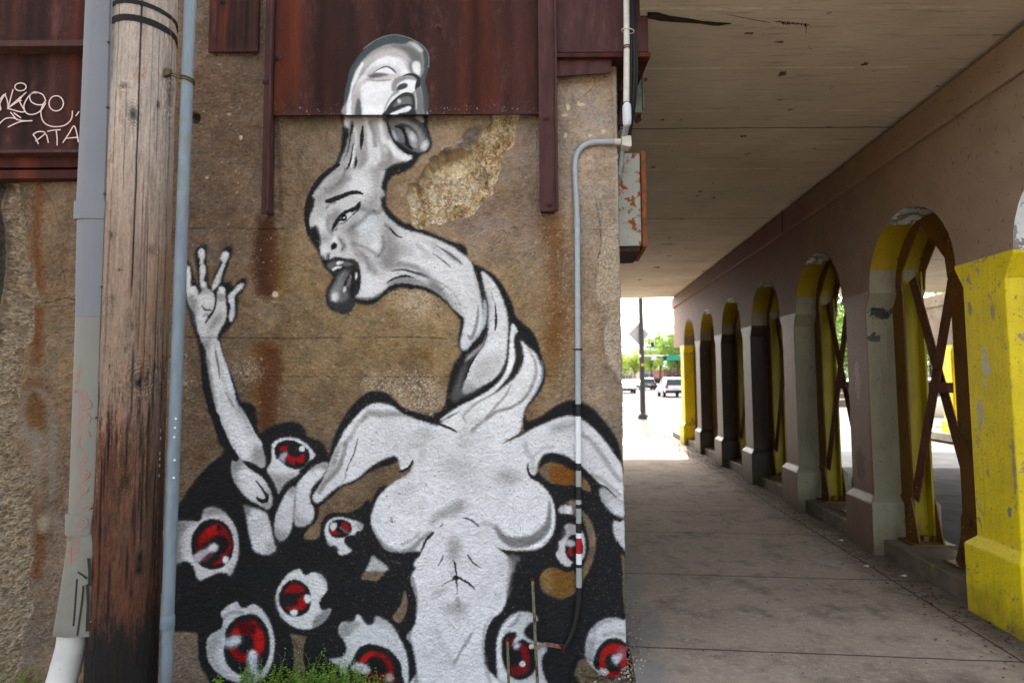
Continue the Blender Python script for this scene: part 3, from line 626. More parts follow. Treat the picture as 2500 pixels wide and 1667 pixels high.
    L((.28, .28, .33), 14, 11, "30,1118,6 80,1125,12 140,1160,16 210,1240,20 270,1330,22", .85)
    # forearm blobs on the right edge
    F((.70, .71, .72), 8, "1222,870 1260,855 1330,890 1400,950 1450,1000 1450,1110 1400,1110 1340,1080 1270,1010 1235,940")
    F(W, 16, "1300,930 1400,990 1450,1040 1440,1100 1380,1080 1310,1000", .6)
    F((.76, .77, .78), 8, "1345,1150 1400,1150 1450,1150 1460,1400 1440,1400 1390,1340 1350,1260")
    L((.14, .14, .15), 16, 7, "1240,830,10 1290,860,14 1330,900,10 1370,935,5"); L((.14, .14, .15), 24, 7, "1340,1095,14 1400,1140,24 1410,1130,10")
    L((.14, .14, .15), 20, 6, "1380,1330,14 1420,1390,18 1465,1480,14")
    # small eye on the right
    F((.72, .72, .73), 7, "868,1060 880,1020 930,1005 980,1010 992,1060 985,1085 930,1080 880,1075")
    D(W, 955, 1045, 26, 26, .8, .6)
    F((.80, .80, .81), 6, "920,1190 960,1172 1010,1180 1060,1220 1095,1290 1102,1380 1090,1460 1050,1500 1000,1500 960,1540 900,1520 860,1470 842,1430 870,1390 868,1330 900,1300 935,1250")
    F((.5, .5, .49), 14, "930,1190 1010,1190 1000,1260 930,1290 890,1320 880,1400 860,1430 890,1320", .5)
    F(K, 4, "925,1390 940,1320 975,1275 1020,1265 1060,1300 1080,1370 1070,1440 1020,1500 975,1490 940,1450")
    F((.72, .1, .08), 6, "950,1400 970,1365 990,1380 985,1420 1010,1440 960,1450")
    F((.6, .05, .1), 6, "1040,1280 1065,1320 1075,1380 1060,1440 1030,1450 1045,1380")
    F((.72, .74, .75), 8, "925,1350 950,1310 1000,1320 1020,1350 980,1370"); D(W, 1050, 1460, 24, 30, .95, .4); D(W, 1080, 1300, 12, 40, .6, .7)

    # ---------- belly
    R(*RI)
    F((.865, .87, .88), 7, "1230,-60 1190,10 1120,110 1070,190 1030,280 1010,340 990,390 960,430 955,520 985,600 1010,700 1010,820 1000,930 960,1010 905,1075 930,1120 970,1200 1000,1350 1010,1460 1000,1620 1900,1620 1830,1500 1740,1400 1720,1290 1720,1150 1745,1020 1800,900 1900,820 1950,700 1980,500 2000,300 1800,100 1680,-60")
    c.clip = c.mask(4, "1230,-60 1190,10 1120,110 1070,190 1030,280 1010,340 990,390 960,430 955,520 985,600 1010,700 1010,820 1000,930 960,1010 905,1075 930,1120 970,1200 1000,1350 1010,1460 1000,1620 1900,1620 1830,1500 1740,1400 1720,1290 1720,1150 1745,1020 1800,900 1900,820 1950,700 1980,500 2000,300 1800,100 1680,-60")
    L((.48, .48, .48), 50, 34, "940,430 980,560 1000,700 990,850 930,1060 960,1200 990,1400 1010,1600", .7)
    D((.42, .42, .40), 1400, 170, 65, 110, .5, .95); D((.42, .42, .40), 1420, 790, 110, 65, .4, .95); D((.5, .5, .5), 1250, 620, 70, 30, .35, .9, -.4)
    L((.5, .5, .49), 30, 26, "1580,1060 1520,1160 1460,1260 1410,1350", .6); L((.5, .5, .52), 40, 36, "1440,680 1450,760", .5)
    L((.55, .56, .58), 60, 50, "1230,1050 1300,1200 1400,1380", .25)
    c.clip = None
    L((.16, .16, .18), 16, 7, "1395,280,5 1410,320,18 1420,380,18 1430,440,14")
    L((.14, .14, .16), 30, 8, "1395,490,24 1420,465,44 1440,480,24")
    L((.16, .16, .18), 14, 8, "1440,455,14 1490,490,20 1550,520,24 1600,570,12 1625,590,5")
    L((.35, .35, .38), 12, 8, "1410,485,16 1340,510,12 1270,560,6", .8); L((.2, .2, .22), 14, 8, "1425,500,24 1435,560,10 1435,640,5", .85)
    L((.3, .34, .4), 14, 9, "1290,235,12 1270,290,14 1235,345,6", .85); L((.18, .2, .24), 14, 8, "1545,230,10 1580,285,18 1630,335,16 1690,365,5", .95)
    L((.45, .5, .56), 10, 8, "1400,400 1370,440 1400,470", .4)
    # body side shade on the right, under the right breast
    R(*RJ)
    L((.5, .5, .49), 60, 40, "420,340,20 440,420,50 420,560,50 410,700,30", .6)
    F((.6, .6, .59), 12, "400,300 530,325 490,380 470,470 440,440", .6)
    L((.55, .55, .56), 30, 24, "250,900,14 180,1010,30 160,1200,30 190,1400,40 230,1568,40", .5)
    # eye with the rods
    F((.78, .79, .80), 9, "300,1500 290,1300 295,1150 330,1030 400,930 480,870 580,862 650,880 700,920 690,960 620,990 580,1030 590,1100 640,1140 700,1160 770,1180 790,1260 750,1330 750,1400 800,1500 760,1620 400,1700 330,1620")
    L((.2, .2, .2), 30, 20, "420,1000 470,980 520,900", .25)
    F(K, 7, "345,1230 345,1150 370,1100 420,1065 480,1065 490,1100 460,1140 450,1190 500,1160 550,1130 600,1160 650,1190 680,1250 690,1330 680,1420 640,1480 560,1530 480,1525 420,1490 370,1400 345,1310")
    F(K, 12, "580,1030 640,970 720,980 760,1060 780,1160 700,1140 620,1120 570,1090", .95)
    F((.45, .1, .13), 11, "380,1170 420,1120 460,1130 450,1200 400,1220", .85)
    F((.60, .08, .12), 10, "520,1200 560,1180 600,1220 620,1310 610,1380 560,1340 540,1280", .95)
    F((.55, .12, .12), 12, "430,1410 500,1390 590,1380 615,1420 580,1470 500,1490 430,1480", .95)
    F((.78, .78, .80), 12, "455,1190 500,1160 530,1190 500,1230 470,1230"); D(W, 550, 1375, 30, 30, 1, .4); D((.2, .2, .2), 550, 1372, 10, 8, .4)
    F(W, 6, "295,1310 300,1150 340,1040 400,960 480,905 470,930 400,1010 350,1090 335,1200 340,1320 370,1430 430,1540 400,1568 320,1500")
    F(K, 9, "760,1290 830,1250 1000,1250 1090,1340 1060,1500 1000,1620 840,1620 760,1480 745,1390")
    # bottom right eye
    F((.80, .81, .82), 8, "1170,1250 1180,1150 1210,1060 1280,980 1370,930 1470,920 1550,945 1620,980 1620,1500 1500,1520 1330,1500 1250,1420 1185,1350")
    F((.48, .48, .47), 24, "1180,1240 1200,1130 1280,1120 1260,1200 1260,1350 1180,1330", .6); F((.5, .5, .49), 14, "1220,1060 1300,975 1400,930 1530,940 1450,950 1330,990 1250,1070", .6); L((.5, .5, .49), 30, 30, "1350,1090 1450,1070 1560,1090", .5)
    F(K, 5, "1258,1400 1262,1310 1300,1220 1360,1150 1430,1122 1510,1130 1570,1170 1620,1210 1620,1480 1500,1500 1330,1470")
    F((.78, .10, .09), 8, "1312,1340 1330,1260 1380,1200 1450,1175 1520,1185 1600,1230 1620,1450 1540,1490 1420,1520 1340,1470 1310,1420")
    F((.62, .40, .46), 16, "1480,1230 1560,1210 1620,1260 1620,1300 1540,1330 1500,1280", .8)
    F(K, 7, "1368,1370 1375,1310 1420,1280 1490,1290 1520,1350 1510,1430 1460,1460 1400,1440")
    F((.82, .80, .84), 12, "1430,1310 1480,1280 1540,1290 1520,1340 1480,1390 1440,1350")
    F((.86, .85, .86), 5, "1312,1450 1340,1425 1390,1435 1410,1470 1395,1495 1340,1480"); L((.35, .3, .35), 6, 4, "1350,1430 1370,1450 1410,1450", .6)
    F((.6, .35, .4), 14, "1500,1440 1620,1380 1620,1500 1540,1510", .5)
    c.rgb *= (1+0.030*field(c.h, c.w, 2.2, 9)+0.012*np.clip(field(c.h, c.w, 1.0, 10, lo=80), -2, 2))[:, :, None]
    g_ = c.rgb.mean(-1, keepdims=True); sat = c.rgb[..., :1]-c.rgb[..., 1:2]; c.rgb = np.where(sat > .2, (g_+(c.rgb-g_)*.88)*.93, c.rgb)*np.float32(1.0)
    c.rgb = np.clip(c.rgb, 0, 1)
    return c
# ---------------------------------------------------------------- objects
def tag(o, label=None, cat=None, group=None, kind=None):
    if label: o['label'] = label
    if cat: o['category'] = cat
    if group: o['group'] = group
    if kind: o['kind'] = kind
    return o
def empty(name, loc, label, cat, group=None):
    o = bpy.data.objects.new(name, None); COL.objects.link(o); o.location = loc
    o.empty_display_size = 0.1
    return tag(o, label, cat, group)
class MB:
    """collects shapes in world space and links them as one mesh"""
    def __init__(s): s.v = []; s.f = []; s.m = []
    def add(s, vs, fs, m=0):
        n = len(s.v); s.v += [tuple(p) for p in vs]; s.f += [tuple(i+n for i in f) for f in fs]; s.m += [m]*len(fs); return s
    def box(s, a, b, m=0, mat=None):
        (x0, y0, z0), (x1, y1, z1) = a, b
        P = [Vector(p) for p in ((x0, y0, z0), (x1, y0, z0), (x1, y1, z0), (x0, y1, z0), (x0, y0, z1), (x1, y0, z1), (x1, y1, z1), (x0, y1, z1))]
        if mat is not None: P = [mat@p for p in P]
        return s.add(P, [(3, 2, 1, 0), (4, 5, 6, 7), (0, 1, 5, 4), (1, 2, 6, 5), (2, 3, 7, 6), (3, 0, 4, 7)], m)
    def prism(s, poly, off, m=0):
        """poly: list of points; off: extrusion vector"""
        n = len(poly); off = Vector(off); P = [Vector(p) for p in poly]
        return s.add(P+[p+off for p in P], [tuple(range(n))[::-1], tuple(range(n, 2*n))]+[(i, (i+1) % n, n+(i+1) % n, n+i) for i in range(n)], m)
    def tube(s, P, r, n=12, m=0, cap=True):
        P = [Vector(p) for p in P]; rr = r if isinstance(r, (list, tuple)) else [r]*len(P)
        vs = []; up = None
        for i, p in enumerate(P):
            t = (P[min(i+1, len(P)-1)]-P[max(i-1, 0)]).normalized()
            if up is None:
                up = Vector((0, 0, 1)) if abs(t.z) < .9 else Vector((1, 0, 0))
            a = (up-t*up.dot(t)).normalized(); b = t.cross(a); up = a
            vs += [p+(a*math.cos(2*PI*k/n)+b*math.sin(2*PI*k/n))*rr[i] for k in range(n)]
        fs = [(i*n+k, i*n+(k+1) % n, (i+1)*n+(k+1) % n, (i+1)*n+k) for i in range(len(P)-1) for k in range(n)]
        if cap: fs += [tuple(range(n))[::-1], tuple(range((len(P)-1)*n, len(P)*n))]
        return s.add(vs, fs, m)
    def loft(s, rings, m=0, cap=True):
        n = len(rings[0]); vs = [p for r in rings for p in r]
        fs = [(i*n+k, i*n+(k+1) % n, (i+1)*n+(k+1) % n, (i+1)*n+k) for i in range(len(rings)-1) for k in range(n)]
        if cap: fs += [tuple(range(n))[::-1], tuple(range((len(rings)-1)*n, len(rings)*n))]
        return s.add(vs, fs, m)
    def ribbon(s, P, wd, nrm, m=0):
        """flat painted stroke lying on a face of normal nrm"""
        P = [Vector(p) for p in P]; nrm = Vector(nrm); vs = []
        for i, p in enumerate(P):
            t = (P[min(i+1, len(P)-1)]-P[max(i-1, 0)]); 
            if t.length < 1e-6: t = Vector((1, 0, 0))
            b = t.normalized().cross(nrm).normalized()*wd/2; vs += [p-b, p+b]
        return s.add(vs, [(2*i, 2*i+1, 2*i+3, 2*i+2) for i in range(len(P)-1)], m)
    def build(s, name, mats, parent=None, smooth=False, bevel=0, loc=None):
        me = bpy.data.meshes.new(name); o = bpy.data.objects.new(name, me); COL.objects.link(o)
        org = Vector(loc) if loc is not None else (parent_loc(parent) if parent else Vector((0, 0, 0)))
        me.from_pydata([tuple(Vector(p)-org) for p in s.v], [], s.f)
        if not isinstance(mats, (list, tuple)): mats = [mats]
        for mt in mats: me.materials.append(mt)
        if len(mats) > 1: me.polygons.foreach_set('material_index', s.m)
        bm = bmesh.new(); bm.from_mesh(me); bmesh.ops.recalc_face_normals(bm, faces=bm.faces); bm.to_mesh(me); bm.free()
        if smooth: me.polygons.foreach_set('use_smooth', [True]*len(me.polygons)); 
        if smooth == 'auto':
            me.set_sharp_from_angle(angle=R_(38))
        if parent is None: o.location = org
        else: o.parent = parent
        if bevel:
            b = o.modifiers.new('bevel', 'BEVEL'); b.width = bevel; b.segments = 2; b.limit_method = 'ANGLE'; b.angle_limit = R_(40)
        return o
def parent_loc(p):
    l = Vector((0, 0, 0))
    while p is not None: l = l+p.location; p = p.parent
    return l
def arc(P, n=8):
    return [Vector(p) for p in crom(np.array([tuple(q) for q in P]), False, n)]
def hexbolt(mb, c, r, d, ax=(0, -1, 0), m=0):
    c = Vector(c); ax = Vector(ax); q = Vector((0, 0, 1)).rotation_difference(ax)
    for rr, h0, h1, n in ((r*1.45, 0, d*.25, 14), (r, d*.25, d, 6), (r*.5, d, d*1.5, 8)):
        mb.loft([[c+ax*h+q@Vector((math.cos(2*PI*k/n+.3)*rr, math.sin(2*PI*k/n+.3)*rr, 0)) for k in range(n)] for h in (h0, h1)], m)

def grid_mesh(name, V, keep, cols, mat, parent, org, smooth=True):
    """V (h, w, 3) points, keep (h-1, w-1) faces; cols: dict name -> (h, w, 4)"""
    h, w = V.shape[:2]
    idx = np.arange(h*w).reshape(h, w)
    a = idx[:-1, :-1][keep]; b = idx[:-1, 1:][keep]; c = idx[1:, 1:][keep]; d = idx[1:, :-1][keep]
    F = np.stack([a, b, c, d], 1)
    used = np.zeros(h*w, bool); used[F.ravel()] = True
    rem = np.cumsum(used)-1; F = rem[F]
    P = V.reshape(-1, 3)[used]-np.array(org)
    me = bpy.data.meshes.new(name); nv, nf = len(P), len(F)
    me.vertices.add(nv); me.vertices.foreach_set('co', P.astype(np.float32).ravel())
    me.loops.add(nf*4); me.loops.foreach_set('vertex_index', F.astype(np.int32).ravel())
    me.polygons.add(nf); me.polygons.foreach_set('loop_start', np.arange(0, nf*4, 4, dtype=np.int32))
    me.update(calc_edges=True)
    me.polygons.foreach_set('use_smooth', np.ones(nf, bool) if smooth else np.zeros(nf, bool))
    for k, A in cols.items():
        at_ = me.color_attributes.new(k, 'FLOAT_COLOR', 'POINT'); at_.data.foreach_set('color', A.reshape(-1, 4)[used].astype(np.float32).ravel())
    me.materials.append(mat); me.validate()
    o = bpy.data.objects.new(name, me); COL.objects.link(o)
    if parent is not None: o.parent = parent
    else: o.location = org
    return o

# ---------------------------------------------------------------- materials
MATS = {}
def lin(c): return tuple(float(x) for x in s2l(c))+(1,)
class NM:
    def __init__(s, name):
        s.m = bpy.data.materials.new(name); s.m.use_nodes = True; s.t = s.m.node_tree
        s.b = s.t.nodes['Principled BSDF']; MATS[name] = s.m
        s.tc = s.t.nodes.new('ShaderNodeTexCoord')
    def n(s, kind, **kw):
        x = s.t.nodes.new(kind)
        for k, v in kw.items():
            if k in x.inputs.keys(): x.inputs[k].default_value = v
            else: setattr(x, k, v)
        return x
    def l(s, a, b): s.t.links.new(a, b)
    def coord(s, scale=(1, 1, 1), rot=(0, 0, 0)):
        mp = s.n('ShaderNodeMapping'); mp.inputs['Scale'].default_value = scale; mp.inputs['Rotation'].default_value = rot
        g = s.n('ShaderNodeNewGeometry')
        s.l(g.outputs['Position'], mp.inputs[0]); return mp.outputs[0]
    def noise(s, scale, detail=4, rough=.55, vec=None, dist=0):
        x = s.n('ShaderNodeTexNoise'); x.inputs['Scale'].default_value = scale; x.inputs['Detail'].default_value = detail
        x.inputs['Roughness'].default_value = rough; x.inputs['Distortion'].default_value = dist
        s.l(vec if vec is not None else s.coord(), x.inputs['Vector']); return x.outputs['Fac']
    def ramp(s, fac, stops, interp='LINEAR'):
        x = s.n('ShaderNodeValToRGB'); e = x.color_ramp.elements; x.color_ramp.interpolation = interp
        while len(e) < len(stops): e.new(0.5)
        for i, (p, c) in enumerate(stops):
            e[i].position = p; e[i].color = c if len(c) == 4 else (*c, 1)
        s.l(fac, x.inputs[0]); return x.outputs[0]
    def fr(s, fac, lo, hi):
        x = s.n('ShaderNodeMapRange'); x.inputs[1].default_value = lo; x.inputs[2].default_value = hi
        s.l(fac, x.inputs[0]); return x.outputs[0]
    def mix(s, fac, a, b, mode='MIX'):
        x = s.n('ShaderNodeMix', data_type='RGBA', blend_type=mode); 
        for v, i in ((fac, 0), (a, 6), (b, 7)):
            if hasattr(v, 'is_linked') or isinstance(v, bpy.types.NodeSocket): s.l(v, x.inputs[i])
            else: x.inputs[i].default_value = v if i == 0 else (v if len(v) == 4 else (*v, 1))
        return x.outputs[2]
    def math(s, op, a, b=None):
        x = s.n('ShaderNodeMath', operation=op)
        for v, i in ((a, 0), (b, 1)):
            if v is None: continue
            if isinstance(v, bpy.types.NodeSocket): s.l(v, x.inputs[i])
            else: x.inputs[i].default_value = v
        return x.outputs[0]
    def bump(s, h, strength=.4, dist=.01, prev=None):
        x = s.n('ShaderNodeBump'); x.inputs['Strength'].default_value = strength; x.inputs['Distance'].default_value = dist
        s.l(h, x.inputs['Height'])
        if prev is not None: s.l(prev, x.inputs['Normal'])
        return x.outputs[0]
    def out(s, col, rough=.8, normal=None, metal=0, spec=.3):
        if isinstance(col, bpy.types.NodeSocket): s.l(col, s.b.inputs['Base Color'])
        else: s.b.inputs['Base Color'].default_value = col
        if isinstance(rough, bpy.types.NodeSocket): s.l(rough, s.b.inputs['Roughness'])
        else: s.b.inputs['Roughness'].default_value = rough
        if normal is not None: s.l(normal, s.b.inputs['Normal'])
        s.b.inputs['Metallic'].default_value = metal; s.b.inputs['Specular IOR Level'].default_value = spec
        return s.m
    def attr(s, name):
        x = s.n('ShaderNodeAttribute'); x.attribute_name = name; return x
def simple(name, c, rough=.6, var=.12, scale=12, bump=.1, metal=0, spec=.3, bscale=80, bd=.002):
    m = NM(name); c = lin(c)
    f = m.noise(scale, 5); d = tuple(v*(1-var) for v in c[:3]); e = tuple(min(1, v*(1+var)) for v in c[:3])
    col = m.ramp(f, [(.3, d), (.7, e)])
    return m.out(col, rough, m.bump(m.noise(bscale, 4), bump, bd), metal, spec)
def mottled(name, c1, c2, lo, hi, scale, rough=.8, detail=6, bump=.3, vec=(1, 1, 1), c3=None, lo3=.6, hi3=.66, s3=14, metal=0, spec=.25, bd=.004, bscale=60):
    """c1 broken up by c2, and by patches of c3"""
    m = NM(name)
    f = m.noise(scale, detail, .6, m.coord(vec)); col = m.ramp(f, [(lo, lin(c1)), (hi, lin(c2))])
    if c3 is not None:
        g = m.noise(s3, 6, .65); col = m.mix(m.fr(g, lo3, hi3), col, lin(c3))
    fine = m.noise(220, 3, .6); col = m.mix(.5, col, m.ramp(fine, [(.25, (.55, .55, .55)), (.75, (1.35, 1.35, 1.35))]), 'MULTIPLY') if False else col
    n1 = m.bump(m.noise(bscale, 6, .65), bump, bd)
    return m.out(col, rough, n1, metal, spec)
# ================================================================ setting
ground_m = mottled('dirt', (.36, .32, .28), (.47, .43, .38), .35, .65, 9, bump=.6, c3=(.28, .25, .21), s3=5)
def attr_mat(name, rough=.85, grain=.10, b1=.35, b2=.25, spec=.25, coat=0):
    """paint and plaster: colour from the mesh, grain and fine relief from noise"""
    m = NM(name); a = m.attr('Col'); g = m.noise(420, 3, .7); g2 = m.noise(60, 4, .6)
    sh = m.ramp(g, [(.28, (1-grain*2,)*3), (.5, (1, 1, 1)), (.75, (1+grain*1.6,)*3)])
    c = m.mix(1.0, a.outputs['Color'], sh, 'MULTIPLY')
    sh2 = m.ramp(g2, [(.3, (1-grain*.7,)*3), (.7, (1+grain*.7,)*3)])
    c = m.mix(1.0, c, sh2, 'MULTIPLY')
    n = m.bump(m.noise(150, 5, .7), b1, .004); n = m.bump(m.noise(520, 3, .6), b2, .0015, n)
    return m.out(c, rough, n, 0, spec)
wall_m = attr_mat('plaster_and_paint', grain=.055, b1=.38, b2=.25, spec=.12)
pole_m = attr_mat('weathered_wood', rough=.85, grain=.06, b1=.12, b2=.15)
steelpaint_m = attr_mat('rusted_steel_sheet', rough=.8, grain=.06, b1=.1, b2=.1, spec=.12)
K9 = .9                                              # albedo of a photo colour seen at full light
def to_albedo(c): return s2l(np.clip(c, 0, 1))*K9

def rust_field(h, w, seed):
    """vertical streaks of weathering steel, h rows by w columns, sRGB"""
    st = field(h, w, 3.0, seed, ax=1.0, ay=6.0); bl = field(h, w, 2.2, seed+1, ay=2.5); fi = field(h, w, .8, seed+2, lo=40)
    base = np.array([.215, .130, .113]); A = np.array([.325, .16, .108]); B = np.array([.175, .11, .10]); C = np.array([.33, .22, .20])
    t = np.clip(st*.6-.1, 0, 1)[..., None]; u = np.clip(-st*.5, 0, 1)[..., None]; q = np.clip(bl*.6-.35, 0, 1)[..., None]
    c = base*(1-t)+A*t; c = c*(1-u)+B*u; c = c*(1-q*.5)+C*q*.5
    return c*(1+.035*np.clip(fi, -2, 2)[..., None])

def draw_wall():
    """the plaster's own colours and stains, plus how deep it is broken"""
    c = Canvas(-110, -30, 1570, 1760, base=(.415, .350, .262))
    h, w_ = c.h, c.w; F, L, D = c.F, c.L, c.D
    F((.345, .285, .225), 60, "-200,-100 760,-100 700,300 640,560 560,700 -200,800", .85, smooth=False)
    F((.37, .305, .235), 70, "380,500 640,520 620,900 560,1300 380,1500", .8)
    F((.455, .380, .258), 60, "700,560 1100,600 1320,740 1340,960 1100,1010 640,960 640,640", .85)
    F((.40, .34, .255), 50, "640,280 900,300 760,420 690,560 640,560", .7)
    F((.365, .315, .262), 30, "1180,300 1330,290 1340,600 1060,580 1120,500 1230,420", .85)
    F((.47, .42, .345), 30, "1355,180 1510,180 1520,640 1450,660 1360,560", .9, smooth=False)
    F((.46, .405, .325), 40, "1400,640 1530,640 1545,1200 1440,1300 1420,900", .8)
    F((.375, .31, .225), 30, "20,400 250,420 250,1100 60,1200", .8)
    F((.37, .32, .26), 30, "-110,1100 260,1100 260,1600 -110,1700", .8, smooth=False)
    F((.36, .315, .255), 18, "380,1540 1560,1560 1560,1760 380,1760", .8, smooth=False)
    big = field(h, w_, 2.4, 21); mid = field(h, w_, 1.9, 22, lo=8); fine = np.clip(field(h, w_, .7, 23, lo=90), -2.5, 2.5); dark = field(h, w_, 2.0, 24, ax=1.6, lo=4)
    c.rgb *= 1.27*(1+.075*big+.055*mid+.035*fine)[..., None]
    c.rgb *= (1-.10*np.clip(dark-.7, 0, 1.2))[..., None]
    c.rgb *= np.array([.985, 1.0, 1.07], np.float32)
    c.rgb[..., 0] *= 1+.02*dark; c.rgb[..., 2] *= 1-.03*dark
    c.grain = np.clip(field(h, w_, .9, 25, lo=70), -2.5, 2.5)*.30+field(h, w_, 2.0, 26, lo=6)*.18
    # rust below the steel straps
    F((.27, .155, .11), 8, "628,530 672,530 676,640 668,728 626,728 618,620", .85, smooth=False); F((.42, .29, .13), 14, "672,560 690,600 688,700 670,720", .6)
    F((.34, .19, .10), 10, "628,842 676,842 684,930 676,1010 664,1060 636,1060 622,960", .8); F((.42, .28, .13), 12, "604,860 630,850 626,1040 606,960", .5)
    F((.40, .25, .12), 16, "1335,520 1372,520 1375,640 1385,790 1360,900 1345,790 1330,640", .65); F((.44, .29, .13), 14, "1330,740 1380,760 1370,900 1330,930", .5)
    F((.48, .29, .10), 9, "1352,1130 1418,1128 1430,1180 1352,1185", .9); F((.47, .33, .14), 14, "1330,1385 1410,1390 1400,1450 1360,1462 1335,1440", .9)
    F((.56, .45, .28), 5, "1318,1395 1344,1385 1348,1440 1330,1444", .8)
    for P in ("98,450 92,520 88,600 96,700 90,800 92,880", "60,1160 92,1240 96,1340 88,1400"): L((.38, .20, .09), 24, 26, P, .6)
    F((.33, .19, .08), 14, "50,930 110,930 116,1040 70,1050 50,1000", .55)
    # darker patch at left, strip under the plate, streak beside the left bar
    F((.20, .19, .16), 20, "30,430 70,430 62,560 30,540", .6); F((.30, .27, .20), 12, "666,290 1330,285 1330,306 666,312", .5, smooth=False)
    L((.26, .2, .15), 10, 8, "676,290 682,400 688,520", .35)
    # lime bloom
    for P in ("880,925 960,905 1060,920 1085,970 1075,1015 1010,1025 960,990 900,960", "960,705 1060,700 1070,760 990,770", "436,925 462,925 464,985 436,990", "560,890 640,880 640,930 570,930"):
        m = c.mask(14, P)*np.clip(.15+.55*fine+.3*field(h, w_, 1.4, 31, lo=20), 0, 1)
        c.comp(0, 0, w_, h, m.astype(np.float32), (.80, .76, .70), .95)
    F((.50, .46, .43), 5, "48,985 60,950 100,945 130,985 140,1040 138,1120 140,1200 120,1210 116,1100 118,1030 105,975 78,960 62,1000 70,1060 60,1075 45,1040", .65)
    F((.52, .49, .46), 4, "88,1040 100,1130 98,1260 90,1280 84,1180 78,1090", .5); F((.5, .47, .44), 8, "40,1050 110,1060 96,1082 60,1085", .6)
    F((.60, .58, .50), 4, "95,1262 115,1258 116,1290 92,1298", .8)
    # flaked specks
    rg = random.Random(5)
    for i in range(1100):
        if i < 480: x, y = rg.uniform(1360, 1500), rg.uniform(200, 1000)
        elif i < 640: x, y = rg.uniform(440, 640), rg.uniform(40, 600)
        elif i < 860: x, y = rg.uniform(430, 1000), rg.uniform(560, 1010)
        else: x, y = rg.uniform(1150, 1400), rg.uniform(300, 920)
        s_ = rg.uniform(.7, 2.0)*(2.0 if rg.random() < .08 else 1)
        D((.68, .63, .54), x, y, s_*rg.uniform(.8, 2.2), s_, rg.uniform(.35, .85), .4, rg.uniform(-1, 1))
    for x, y, a, b in ((1419, 256, 10, 4), (1387, 262, 5, 8), (1378, 282, 8, 4), (1381, 330, 4, 6), (588, 337, 4, 6), (505, 434, 5, 2), (672, 719, 8, 7), (1440, 332, 4, 5), (1412, 250, 3, 3), (1473, 322, 5, 6)):
        D((.80, .75, .66), x, y, a, b, .95, .3)
    # ---------- relief
    dep = np.zeros((h, w_), np.float32)              # positive = into the wall, metres
    rough = field(h, w_, 2.0, 41, lo=10); r2 = field(h, w_, 1.5, 42, lo=40)
    # the big spall: irregular clumps of aggregate
    sc_ = 300/1568
    def S3(P): return ' '.join('%f,%f' % (940+float(q.split(',')[0])*sc_, 260+float(q.split(',')[1])*sc_) for q in P.split())
    cav = S3("1390,90 1700,60 1690,200 1660,330 1640,480 1560,560 1490,650 1470,700 1480,780 1440,880 1440,920 1380,1010 1390,1100 1320,1150 1290,1160 1250,1220 1190,1290 1130,1370 1090,1395 980,1420 900,1450 840,1440 740,1490 700,1500 590,1490 480,1555 400,1560 340,1520 320,1400 310,1260 270,1140 300,1080 300,1000 360,980 420,970 440,910 480,850 520,770 570,720 580,670 640,630 680,650 690,610 740,570 850,560 960,530 1050,570 1100,560 1105,470 1180,430 1200,330 1260,270 1310,270 1370,200")
    flap = S3("980,390 1040,300 1120,250 1200,240 1260,240 1200,330 1180,420 1100,470 1100,560 1040,545 900,515 780,580 730,545 760,510 900,480")
    def warp(m): return np.clip(m+c.grain*.9*m*(1-m)*4, 0, 1)
    mc = c.mask(.9, cav)
    cell = voronoi(h, w_, 17, 5); cell2 = voronoi(h, w_, 7, 6); cell3 = voronoi(h, w_, 34, 16)
    inner = c.mask(9, cav)
    hollow = c.mask(11, S3("700,640 900,560 1050,580 1080,700 1000,800 800,860 640,830 560,900 480,950 560,760"))
    top = c.mask(10, S3("1390,90 1690,120 1660,330 1500,480 1300,420 1260,300"))
    d_c = .020+.045*inner+.095*hollow+.008*rough*inner-.014*(cell[0]-.5)*inner-.007*(cell2[0]-.5)+.012*(cell[1]-.5)+.020*(cell3[1]-.5)*inner+.004*(cell2[1]-.5)-.008*top
    dep += mc*np.clip(d_c, .002, .12)
    base = np.array([.62, .545, .41]); pal = np.array([[.74, .68, .55], [.50, .43, .31], [.72, .69, .61], [.52, .49, .43], [.82, .77, .66], [.45, .37, .26]])
    k = pal[(cell[1]*6).astype(int) % 6]*.3+pal[(cell2[1]*6).astype(int) % 6]*.35+pal[(cell3[1]*6).astype(int) % 6]*.35
    k = np.minimum(k*np.array([1.0, .985, .98])*1.42, np.array([.93, .885, .79]))*(1+.025*fine+.03*r2)[..., None]*(1-1.2*np.clip(.22-cell[0], 0, 1)-1.0*np.clip(.22-cell2[0], 0, 1))[..., None]
    edge = np.clip(mc-c.mask(4.0, cav)*1.15, 0, 1)*2.2
    k = k*(1-np.clip(edge, 0, 1)[..., None])+np.array([.76, .70, .60])*np.clip(edge, 0, 1)[..., None]
    olive = (c.mask(22, S3("560,600 900,540 1100,640 900,700 600,820 420,1000 320,1040"))*.7+c.mask(18, S3("1380,110 1700,90 1680,260 1400,330"))*.8)[..., None]
    k = k*(1-olive*.32)+np.array([.38, .34, .20])*olive*.32  # olive tone mixed in along the upper parts of the spall
    m3 = np.clip(mc*1.4-.2, 0, 1)[..., None]; c.rgb = c.rgb*(1-m3)+k*m3
    mf = c.mask(1.5, flap); c.rgb = c.rgb*(1-mf[..., None])+(np.array([.45, .40, .36])*(1+.07*fine+.09*rough)[..., None])*mf[..., None]
    dep = dep*(1-mf)+mf*(.010+.004*rough)
    L((.74, .68, .62), 5, 3, ' '.join(S3("730,545 760,515 900,485 980,420").split()), .7)
